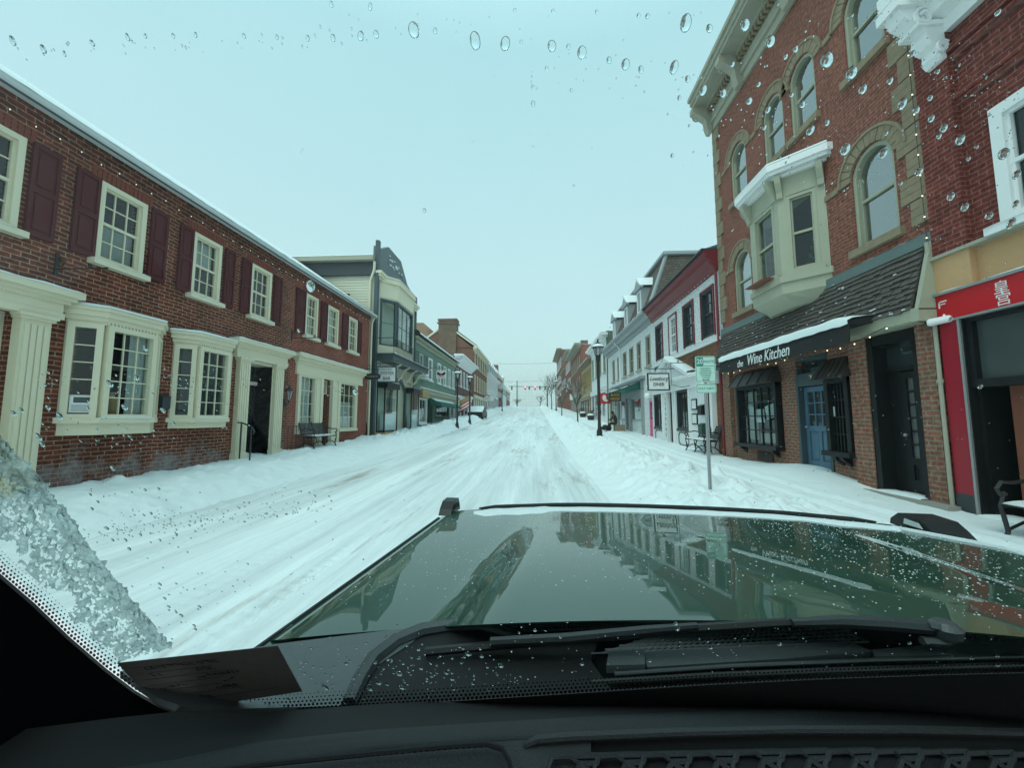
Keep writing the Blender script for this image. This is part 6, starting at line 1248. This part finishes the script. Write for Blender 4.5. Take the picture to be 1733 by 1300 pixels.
for x in (-.90, .95): q.hexa([C(x, -3.6, .5), C(x + .05, -3.6, .5), C(x + .05, -.86, .5), C(x, -.86, .5), C(x, -3.6, 1.3), C(x + .05, -3.6, 1.3), C(x + .05, -.86, 1.36), C(x, -.86, 1.36)])
q.hexa([C(-.86, -3.6, .45), C(.95, -3.6, .45), C(.95, -.5, .45), C(-.86, -.5, .45), C(-.86, -3.6, .5), C(.95, -3.6, .5), C(.95, -.5, .5), C(-.86, -.5, .5)]); q.build('body', m_paint, car)
# cowl between bonnet and glass
def PD(px, py, D): return on_depth(px, py, D)
def hoodz(px, py, dz=.0):                                     # the point of a pixel ray at height z just under the bonnet's rear edge
    d = ray(px, py); t = (dz - EYE) / d.z; return Vector((0, 0, EYE)) + d * t
def PW(px, py, off=.012): return WS(px, py, off)
q = MB(); cols = [300, 480, 640, 820, 1000, 1200, 1420, 1620, 1800, 2100]; top = [1104, 1092, 1072, 1054, 1050, 1050, 1052, 1066, 1080, 1100]
q.loft([[C(-.88 + .176 * k, y_, z_) for k in range(11)] for y_, z_ in ((-.72, 1.345), (-.9, 1.335), (-1.06, 1.32))]); q.build('cowl', m_dashd, car, smooth='full', recalc=False)
CN = Vector((.01, -.12, 1)).normalized(); CP = Vector((.25, .72, 1.376))
def CW(px, py, off=0):                                        # point of a sight line on the sloping cowl between bonnet and glass
    d = ray(px, py); t = (CP - Vector((0, 0, EYE))).dot(CN) / d.dot(CN); return Vector((0, 0, EYE)) + d * t + CN * off
def slab(pts, name, m, th=.012, off=.0):
    """a moulded plate just ahead of the glass: outline given by sight lines, own thickness"""
    q = MB(); A = [CW(a, b, off) for a, b in pts]; B = [CW(a, b, off) - CN * th for a, b in pts]; q.loops(A, B); return q.build(name, m, car)
slab([(268, 1187), (203, 1141), (470, 1094), (640, 1073), (720, 1064), (700, 1090), (640, 1130), (590, 1200), (330, 1207)], 'cowl_panel', m_plate, .01, .004)
slab([(590, 1200), (612, 1160), (640, 1122), (690, 1085), (740, 1068), (820, 1066), (860, 1085), (1010, 1092), (1000, 1120), (1040, 1180), (900, 1195)], 'cowl_recess', m_dashd, .01, .002)
def ridge(pts, name, m, r, off=.03, n=8, D=0): 
    q = MB(); q.tube([PD(a, b, D) if D else CW(a, b, off) for a, b in pts], r, n); return q.build(name, m, car, smooth=True)
ridge([(590, 1200), (608, 1160), (632, 1122), (670, 1092), (715, 1073), (760, 1066), (815, 1064), (850, 1075), (880, 1082)], 'hose_cover', m_plast, [.010, .012, .012, .012, .012, .011, .010, .008, .006], .006)
w1 = ridge([(830, 1087), (960, 1081), (1090, 1068), (1180, 1060)], 'wiper_arm', m_wiper, [.007, .008, .007, .005], D=.63)
q = MB(); q.tube([PD(a, b, .635) for a, b in ((720, 1104), (850, 1092), (1000, 1080), (1180, 1064), (1320, 1055), (1480, 1050))], .0065, 6); q.build('blade', m_ink, w1, smooth=True)
w2 = ridge([(1340, 1055), (1420, 1052), (1500, 1056), (1570, 1062)], 'wiper_arm', m_wiper, [.006, .009, .010, .010], D=.63); q = MB(); q.lathe(PD(1600, 1076, .63), [(.018, 0), (.02, .012), (.012, .02)], 14)
q.tube([PD(a, b, .625) for a, b in ((1570, 1060), (1605, 1066), (1622, 1078), (1600, 1088), (1560, 1085))], .006, 6); q.build('pivot', m_plast, w2, smooth=True)
slab([(1030, 1116), (1090, 1112), (1092, 1138), (1026, 1140)], 'wiper_cap', m_plate, .012, .012); slab([(1090, 1110), (1310, 1090), (1430, 1090), (1475, 1108), (1320, 1122), (1095, 1136)], 'cowl_panel', m_plate, .01, .006); slab([(1475, 1106), (1640, 1092), (1800, 1078), (1900, 1090), (1760, 1112), (1480, 1118)], 'cowl_panel', m_plate, .01, .006)
ridge([(1000, 1158), (1200, 1146), (1420, 1137), (1733, 1128), (1900, 1126)], 'glass_seal', m_ink, .004, .002)
ridge([(1040, 1146), (1240, 1132), (1480, 1122), (1733, 1116)], 'glass_seal', m_plast, .003, .004)
def mesh_panel(qd, nu, nv, name, off=.005, r=.0016, slant=0):
    q = MB(); 
    def at(u, v): 
        a = [qd[0][i] + (qd[1][i] - qd[0][i]) * u for i in (0, 1)]; b = [qd[3][i] + (qd[2][i] - qd[3][i]) * u for i in (0, 1)]; return (a[0] + (b[0] - a[0]) * v, a[1] + (b[1] - a[1]) * v)
    for k in range(nu + 1): q.tube([CW(*at(k / nu, 0), off), CW(*at(min(1, max(0, k / nu + slant)), 1), off)], r, 4)
    for k in range(nv + 1): q.tube([CW(*at(0, k / nv), off), CW(*at(.5, k / nv), off), CW(*at(1, k / nv), off)], r, 4)
    return q.build(name, m_plate, car)
mesh_panel([(826, 1051), (1240, 1046), (1130, 1064), (880, 1074)], 44, 3, 'cowl_grille'); mesh_panel([(1120, 1078), (1420, 1062), (1470, 1092), (1000, 1112)], 40, 5, 'cowl_grille', slant=.04); mesh_panel([(1625, 1070), (1800, 1075), (1800, 1092), (1600, 1096)], 26, 5, 'cowl_grille', slant=.05)
q = MB(); rn_ = random.Random(3)
for k in range(170): q.ball(CW(870 + rn_.gauss(0, 20), 1153 + rn_.gauss(0, 5.5), .0005), rn_.uniform(.001, .0032), (1.4, 1, .5), 7, 5)
q.build('snow_clump', m_snow, car, smooth=True)
# ---- dashboard: rows of the moulding from the glass back towards the driver
cx_ = [-700, 0, 200, 300, 437, 640, 860, 1000, 1150, 1343, 1540, 1733, 2300]
rA = [1330, 1240, 1215, 1205, 1207, 1192, 1180, 1170, 1160, 1150, 1143, 1138, 1150]
rB = [1400, 1330, 1310, 1295, 1262, 1240, 1226, 1218, 1211, 1204, 1204, 1209, 1240]
rC = [1420, 1340, 1322, 1308, 1272, 1246, 1231, 1223, 1215, 1208, 1208, 1213, 1244]
rD = [1440, 1362, 1345, 1330, 1292, 1262, 1247, 1239, 1234, 1229, 1229, 1233, 1262]
def drow(ys, D, dz=0): return [PD(x, y, D) + Vector((0, 0, dz)) for x, y in zip(cx_, ys)]
q = MB(); q.loft([drow(rA, .485), drow([a + (b - a) * .45 for a, b in zip(rA, rB)], .455), drow([a + (b - a) * .9 for a, b in zip(rA, rB)], .41)]); q.build('dash_trough', m_dashd, car, smooth='full', recalc=False)  # recess shadow painted in: trough given a blacker colour than the vinyl
q = MB(); q.loft([drow([a + (b - a) * .88 for a, b in zip(rA, rB)], .413), drow(rB, .395), drow(rC, .388), drow(rD, .372), drow([y + 6 for y in rD], .37)])
dash = q.build('dashboard', mat('dash_top_vinyl', (.016, .019, .021), .62, .15, 300, .35, bscale=900), car, smooth='full', recalc=False)
q = MB(); q.loft([[PD(x, y, d) for x, y in zip(cx_[:8], ys)] for ys, d in (([a + 4 for a in rD[:7]] + [1243], .371), ([1520] * 8, .30), ([1800] * 8, .22))]); q.build('dash_panel', m_panel, car, smooth='full', recalc=False)
def on_panel(px, py, up_=0):                                   # point of the lower panel on a sight line
    i = max(k for k in range(len(cx_) - 1) if cx_[k] <= px); t = (px - cx_[i]) / (cx_[i + 1] - cx_[i]); y0 = rD[i] + (rD[i + 1] - rD[i]) * t + 4; s_ = (py - y0) / (1520 - y0); D = .371 + (.30 - .371) * s_ - up_
    return PD(px, py, D)
q = MB(); edge_ = [(250, 1322), (430, 1296), (640, 1275), (760, 1264), (825, 1260), (850, 1268), (862, 1290), (868, 1330)]; q.tube([on_panel(a, b, .007) for a, b in edge_], .0022, 6); q.build('panel_seam', m_dashd, dash, smooth=True)
q = MB()
for r_ in range(9):
    for k in range(46):
        x = 860 - 10.2 * k + (5 if r_ % 2 else 0); y = 1265 + .082 * (812 - x) + 7.6 * r_
        if x > 838 + r_ * 2 or y > 1340: continue
        f = min(1, max(0, (x - 470 + 24 * r_) / 240)); rr_ = (1.0 + 1.9 * f) * min(1, .55 + .2 * r_)
        if f <= .02: continue
        c0 = on_panel(x, y, .009); e1 = on_panel(x + rr_, y, .009) - c0; e2 = on_panel(x, y + rr_ * .82, .009) - c0; q.add([c0 + e1 * math.cos(g) + e2 * math.sin(g) for g in [6.283 * i / 10 for i in range(10)]], [tuple(range(10))])
q.build('speaker_holes', m_ink, dash, recalc=False)
# tray with a honeycomb mat at the right
q = MB(); T0 = [(878, 1262), (905, 1250), (1000, 1244), (1150, 1238), (1343, 1234), (1540, 1234), (1733, 1238), (2100, 1262)]
q.loft([[PD(a, b, .371) for a, b in T0], [PD(a + 6, b + 30, .365) for a, b in T0], [PD(a + 4, b + 190, .31) for a, b in T0], [PD(a, b + 700, .2) for a, b in T0]]); tray = q.build('dash_tray', m_dashd, car, smooth='full', recalc=False)
q = MB(); q.tube([PD(a, b, .368) for a, b in [(884, 1420), (880, 1310), (882, 1278), (890, 1262), (910, 1253), (960, 1249), (1150, 1241), (1343, 1236), (1540, 1236), (1733, 1241), (2000, 1258)]], .0035, 8); q.build('tray_rim', m_panel, tray, smooth=True)
q = MB()
def tp(x, y): return PD(x, y, .362 - (y - 1262) * .0003)
for k in range(12):
    x = 935 + 78 * k; y = 1283 - .022 * (x - 900) + (.00006 * max(0, x - 1250) ** 2)
    for sgm in ([(x, y), (x + 30, y - 1), (x + 46, y + 12), (x + 36, y + 40)], [(x + 30, y - 1), (x + 62, y - 2), (x + 78, y - 1.7)], [(x + 46, y + 12), (x + 76, y + 11), (x + 78, y - 1.7)], [(x + 46, y + 12), (x + 76, y + 34), (x + 110, y + 60)], [(x, y), (x - 8, y + 24), (x + 12, y + 60)]):
        q.tube([tp(a, b) for a, b in sgm], .0024, 5)
q.build('honeycomb_mat', m_panel, tray, smooth=True)
# dark paper slip on the glass
pp = thing('paper_slip', 'dark paper slip with faint handwriting stuck inside the lower left of the windscreen', 'paper', WS(360, 1145, -.004))
cr4 = [(204, 1117), (474, 1087), (515, 1164), (280, 1201)]; q = MB(); A = [WS(a, b, -.004) for a, b in cr4]; B = [WS(a, b, -.0046) for a, b in cr4]; q.loops(A, B); q.build('sheet', mat('backlit_grey_paper', (.11, .105, .095), .85, .2, 60, .1), pp)
def pq(u, v): a = [cr4[0][i] + (cr4[1][i] - cr4[0][i]) * u for i in (0, 1)]; b = [cr4[3][i] + (cr4[2][i] - cr4[3][i]) * u for i in (0, 1)]; return WS(a[0] + (b[0] - a[0]) * v, a[1] + (b[1] - a[1]) * v, -.0052)
q = MB(); rnd = random.Random(4)
for j in range(7): q.tube([pq(.06, .12 + .12 * j), pq(.5 + rnd.uniform(0, .4), .12 + .12 * j)], .00022, 3)
for j in range(6):
    for g_ in range(3):
        u = rnd.uniform(.08, .62); n = rnd.randint(8, 18); v0 = .15 + .13 * j; q.tube([pq(u + .012 * k + rnd.uniform(-.006, .006), v0 + rnd.uniform(-.035, .035)) for k in range(n)], .0004, 3)
q.build('handwriting', m_ink, pp)
# slush wiped to the edge of the glass
sl_ = MB(); L_ = [(-260, 560), (-100, 640), (0, 738), (60, 800), (110, 865), (160, 940), (215, 1005), (262, 1060), (292, 1100)]; R_ = [(-320, 860), (-170, 900), (-40, 925), (10, 938), (48, 972), (88, 1010), (125, 1055), (160, 1090), (195, 1125)]
N1, N2 = 200, 70; grid = {}
def lerp_l(T, t): t *= len(T) - 1; i = min(int(t), len(T) - 2); f = t - i; return (T[i][0] + (T[i + 1][0] - T[i][0]) * f, T[i][1] + (T[i + 1][1] - T[i][1]) * f)
def cell(i, j):
    if (i, j) in grid: return grid[i, j]
    a, b = lerp_l(L_, i / N1), lerp_l(R_, i / N1); v = j / N2; x, y = a[0] + (b[0] - a[0]) * v, a[1] + (b[1] - a[1]) * v
    n = noise.fractal(Vector((x * .022, y * .022, 1)), 1, 2, 4); n2 = abs(noise.fractal(Vector((x * .075, y * .055, 6)), 1, 2.2, 3)); edge_f = min(v * 4.2, (1 - v) * 1.5, .6)
    keep = edge_f + n * .45 + n2 * .2 - (.0 if v < .5 else .08) > .03 and not (n2 < .035 and v > .3)
    h = .0005 + (.0090 * n2 + .0022 * (n + .5) + .0012 * noise.noise(Vector((x * .25, y * .2, 9)))) * min(1, edge_f * 3)
    sl_.v.append(WS(x, y, max(.0004, h))); grid[i, j] = (len(sl_.v) - 1, keep); return grid[i, j]
for i in range(N1):
    for j in range(N2):
        c = [cell(i, j), cell(i + 1, j), cell(i + 1, j + 1), cell(i, j + 1)]
        if all(k[1] for k in c): sl_.f.append(tuple(k[0] for k in c)); sl_.m.append(0)
def slushmat():
    m, nt, N, out = nodes('wet_slush'); L = nt.links.new; g = N('ShaderNodeBsdfGlass'); setp(g, Roughness=.03, IOR=1.33); g.inputs[0].default_value = (.86, .94, .94, 1)
    d = N('ShaderNodeBsdfTranslucent'); d.inputs[0].default_value = (.97, .99, .99, 1); d2 = N('ShaderNodeBsdfDiffuse'); d2.inputs[0].default_value = (.82, .87, .87, 1); t = N('ShaderNodeBsdfTransparent'); t.inputs[0].default_value = (.75, .85, .84, 1)
    tc = N('ShaderNodeTexCoord'); nz = N('ShaderNodeTexNoise'); setp(nz, Scale=62, Detail=7, Roughness=.72); L(tc.outputs['Object'], nz.inputs['Vector']); bp = N('ShaderNodeBump'); setp(bp, Strength=.7, Distance=.004); L(nz.outputs[0], bp.inputs['Height'])
    for s_ in (g, d, d2): L(bp.outputs[0], s_.inputs['Normal'])
    m1 = N('ShaderNodeMixShader'); m1.inputs[0].default_value = .25; L(d.outputs[0], m1.inputs[1]); L(d2.outputs[0], m1.inputs[2]); m2 = N('ShaderNodeMixShader'); L(m1.outputs[0], m2.inputs[1]); L(g.outputs[0], m2.inputs[2])
    r = N('ShaderNodeMapRange'); setp(r, From_Min=.36, From_Max=.62, To_Min=.08, To_Max=1); L(nz.outputs[0], r.inputs[0]); L(r.outputs[0], m2.inputs[0]); m3 = N('ShaderNodeMixShader'); m3.inputs[0].default_value = .40; L(m2.outputs[0], m3.inputs[1]); L(t.outputs[0], m3.inputs[2]); L(m3.outputs[0], out.inputs[0]); return m
sl_.build('slush', slushmat(), smooth='full', label='strip of half-melted grey slush wiped across the lower left of the windscreen', cat='slush', kind='stuff', recalc=False)
# ---- water on the glass
def watermat():
    m, nt, N, out = nodes('water_drop'); L = nt.links.new; g = N('ShaderNodeBsdfGlass'); setp(g, Roughness=0, IOR=1.33); g.inputs[0].default_value = (.95, .99, .99, 1)
    t = N('ShaderNodeBsdfTransparent'); x = N('ShaderNodeMixShader'); x.inputs[0].default_value = .12; L(g.outputs[0], x.inputs[1]); L(t.outputs[0], x.inputs[2]); L(x.outputs[0], out.inputs[0]); return m
m_water = watermat()
WU = Vector((-.5 * sn_, -.5 * cs_, .866)); WX = WN.cross(WU).normalized() * -1
def dropmesh(mb, c, r, el=1.25, rot=0, flat=.45, nu=14, nv=5):
    """a lens of water: domed outside, flat against the glass"""
    u = WX * math.cos(rot) + WU * math.sin(rot); v = WU * math.cos(rot) - WX * math.sin(rot); vs = [c + WN * (r * flat)]
    for i in range(1, nv + 1):
        a = math.pi / 2 * i / nv
        for j in range(nu): b = 6.2832 * j / nu; vs.append(c + (u * math.cos(b) + v * math.sin(b) * el) * r * math.sin(a) * (1 + .05 * math.sin(2 * b + r * 9e3)) + WN * r * flat * math.cos(a))
    fs = [(0, 1 + j, 1 + (j + 1) % nu) for j in range(nu)] + [(1 + i * nu + j, 1 + (i + 1) * nu + j, 1 + (i + 1) * nu + (j + 1) % nu, 1 + i * nu + (j + 1) % nu) for i in range(nv - 1) for j in range(nu)]
    vs.append(c); k = len(vs) - 1; fs += [(k, 1 + (nv - 1) * nu + (j + 1) % nu, 1 + (nv - 1) * nu + j) for j in range(nu)]
    mb.add(vs, fs)
def px2r(px, py, r): return (WS(px + r, py) - WS(px, py)).length
SKYD = [(700, 50, 10), (804, 68, 10), (855, 73, 9), (934, 77, 8), (985, 88, 8.5), (1031, 101, 5), (1059, 108, 8), (1085, 117, 5), (1141, 113, 8), (1161, 38, 11), (1164, 133, 5), (1201, 47, 6), (736, 51, 4), (962, 78, 4), (610, 60, 6), (636, 57, 5), (563, 63, 4.5), (902, 175, 4), (520, 64, 3.5), (215, 62, 4), (155, 72, 4), (72, 82, 5), (20, 68, 5), (292, 60, 3), (330, 58, 3), (412, 60, 3.5), (468, 62, 3), (1150, 165, 3.5), (967, 152, 3), (925, 115, 3), (882, 70, 3), (626, 10, 4), (560, 6, 4), (871, 16, 3), (936, 18, 3), (1010, 19, 3), (1081, 25, 3.5), (1096, 26, 4), (718, 356, 3.5), (1138, 263, 3.5), (108, 90, 3), (245, 60, 3)]
BRD = [(1261, 41, 9), (1190, 152, 7), (1304, 69, 9), (1400, 100, 12), (1224, 157, 6), (1347, 82, 5), (1268, 170, 6), (1284, 142, 4), (1442, 122, 10), (1461, 150, 7), (1300, 185, 5), (1358, 176, 6), (1372, 220, 7), (1400, 207, 5), (1431, 252, 9), (1495, 260, 8), (1528, 175, 8), (1552, 185, 6), (1507, 136, 6), (1545, 90, 5), (1577, 200, 6), (1598, 216, 7), (1626, 236, 9), (1590, 230, 5), (1556, 290, 7), (1610, 332, 7), (1634, 350, 7), (1654, 248, 4), (1700, 260, 10), (1722, 295, 8), (1640, 268, 4), (1675, 365, 7), (1712, 378, 8), (1588, 120, 4), (1575, 165, 5), (1525, 310, 4), (1500, 225, 4), (1340, 160, 4), (1294, 215, 4), (1660, 655, 5), (1610, 540, 4), (1690, 20, 5), (1720, 345, 6), (1330, 95, 4), (1240, 108, 4)]
LFD = [(525, 484, 8), (601, 664, 5), (245, 590, 4), (230, 640, 4), (185, 650, 5), (210, 690, 5), (100, 705, 5), (64, 740, 5), (70, 752, 4), (80, 690, 4), (35, 695, 4), (148, 692, 3), (275, 695, 4), (293, 717, 3), (190, 793, 4), (22, 700, 4), (505, 560, 3)]
SND = [(180, 895, 5), (212, 915, 4), (237, 906, 4), (218, 930, 5), (190, 915, 4), (255, 870, 4), (270, 915, 3.5), (245, 830, 4), (152, 838, 4), (165, 850, 3.5), (155, 862, 4), (278, 1014, 4), (285, 1028, 4), (306, 1043, 5), (328, 1060, 4), (330, 1066, 4), (270, 990, 4), (337, 1028, 4), (268, 828, 4), (298, 905, 3.5), (320, 890, 3.5), (350, 880, 3)]
CWD = [(640, 1157, 5), (625, 1166, 6), (586, 1125, 4), (675, 1142, 5), (712, 1132, 4), (730, 1145, 4), (755, 1140, 4), (680, 1165, 5), (765, 1150, 5), (792, 1108, 5), (815, 1112, 4), (848, 1128, 5), (708, 1100, 4), (800, 1158, 4), (550, 1165, 5), (488, 1186, 4), (1100, 1120, 3.5), (1203, 1098, 4), (1320, 1092, 4), (1144, 1057, 4), (1147, 1066, 4), (1645, 1116, 4), (1540, 1090, 4), (1689, 1112, 4), (905, 1068, 3.5), (1690, 1128, 4), (985, 1125, 4)]
LAB = {'s': ('clear water drop with a dark rim on the windscreen against the pale sky', SKYD), 'b': ('bright water drop on the windscreen before the red brick fronts on the right', BRD), 'l': ('water drop on the windscreen before the dark brick building on the left', LFD), 'n': ('dark-rimmed water drop on the windscreen low at the left over the snowy road', SND), 'c': ('glinting water drop low on the windscreen above the black wiper cowl', CWD)}
rnd = random.Random(11)
for key, (lab, T) in LAB.items():
    for (x, y, r) in T:
        mb = MB(); dropmesh(mb, WS(x, y, .0003), px2r(x, y, r) * (.58 if key == 'n' else .92), rnd.uniform(1.1, 1.4), rnd.uniform(-.35, .35))
        mb.build('water_drop', m_water, smooth='full', label=lab, cat='water drop', group='water drops: ' + lab[:40], recalc=False)
mb = MB(); pts = []
def clusters(c, n, sx, sy, r0, r1):
    for k in range(n): pts.append((rnd.gauss(c[0], sx), rnd.gauss(c[1], sy), rnd.uniform(r0, r1)))
def trail(a, b, n, jit, r0, r1):
    for k in range(n): t = rnd.random(); pts.append((a[0] + (b[0] - a[0]) * t + rnd.gauss(0, jit), a[1] + (b[1] - a[1]) * t + rnd.gauss(0, jit), rnd.uniform(r0, r1)))
trail((150, 900), (560, 850), 110, 14, .7, 1.7); trail((150, 905), (520, 862), 70, 5, .7, 1.5); trail((130, 840), (330, 880), 30, 25, .8, 1.6)
clusters((1420, 200), 110, 150, 110, .8, 2.2); trail((1440, 0), (1733, 180), 70, 14, .8, 1.8); trail((1500, 50), (1733, 240), 60, 10, .8, 1.7); trail((1400, 260), (1690, 470), 50, 16, .8, 1.6); trail((1180, 150), (1400, 300), 40, 40, .8, 1.8)
trail((0, 90), (640, 60), 40, 8, .8, 2.0); trail((900, 120), (905, 172), 7, 3, 1, 1.8); trail((860, 110), (1230, 150), 25, 20, .8, 1.6); trail((560, 30), (1250, 30), 22, 18, .8, 1.5)
trail((60, 640), (330, 660), 50, 12, .8, 2); trail((80, 700), (240, 760), 40, 25, .8, 2); clusters((340, 680), 40, 40, 40, .7, 1.4); trail((280, 640), (640, 665), 40, 6, .7, 1.3)
clusters((300, 1010), 40, 60, 60, .8, 2); clusters((420, 980), 40, 110, 70, .7, 1.5); clusters((720, 1135), 150, 90, 32, .9, 2.6); clusters((560, 1150), 60, 60, 28, .9, 2.4); clusters((1250, 1100), 110, 260, 30, .8, 1.9); clusters((1500, 690), 60, 130, 110, .7, 1.3); clusters((1250, 700), 60, 130, 100, .6, 1.2); clusters((800, 300), 30, 260, 150, .7, 1.3)
for x, y, r in pts:
    if -40 < x < 1780 and -30 < y < 1195: dropmesh(mb, WS(x, y, .0003), px2r(x, y, r), rnd.uniform(1, 1.3), rnd.uniform(-.4, .4), .5, 8, 3)
mb.build('droplets', m_water, smooth='full', label='fine spray of tiny water droplets scattered over the windscreen', cat='droplets', kind='stuff', recalc=False)
# rain beads on the bonnet, sky glint put into their pale colour
mb = MB(); 
def glintmat():
    m, nt, N, out = nodes('pale_glint_bead'); L = nt.links.new; b = N('ShaderNodeBsdfPrincipled'); setp(b, Roughness=.2); b.inputs['Base Color'].default_value = (.62, .72, .72, 1); L(b.outputs[0], out.inputs[0]); return m
for k in range(5600):
    x = rnd.uniform(-.86, .86); y = -.78 + .88 * rnd.random() ** .9
    if x < .25 and rnd.random() < .62: continue
    r = rnd.choice((.0006, .0007, .0008, .0010, .0013, .0018)) * (1 if x < .1 else 1.15); p = C(x, y, hz(x, y)); mb.ball(p, r, (1, 1, .6), 6, 4)
mb.build('bead_spray', glintmat(), smooth='full', label='countless tiny rain beads, glint painted pale, sprinkled over the dark green bonnet', cat='droplets', kind='stuff', recalc=False)
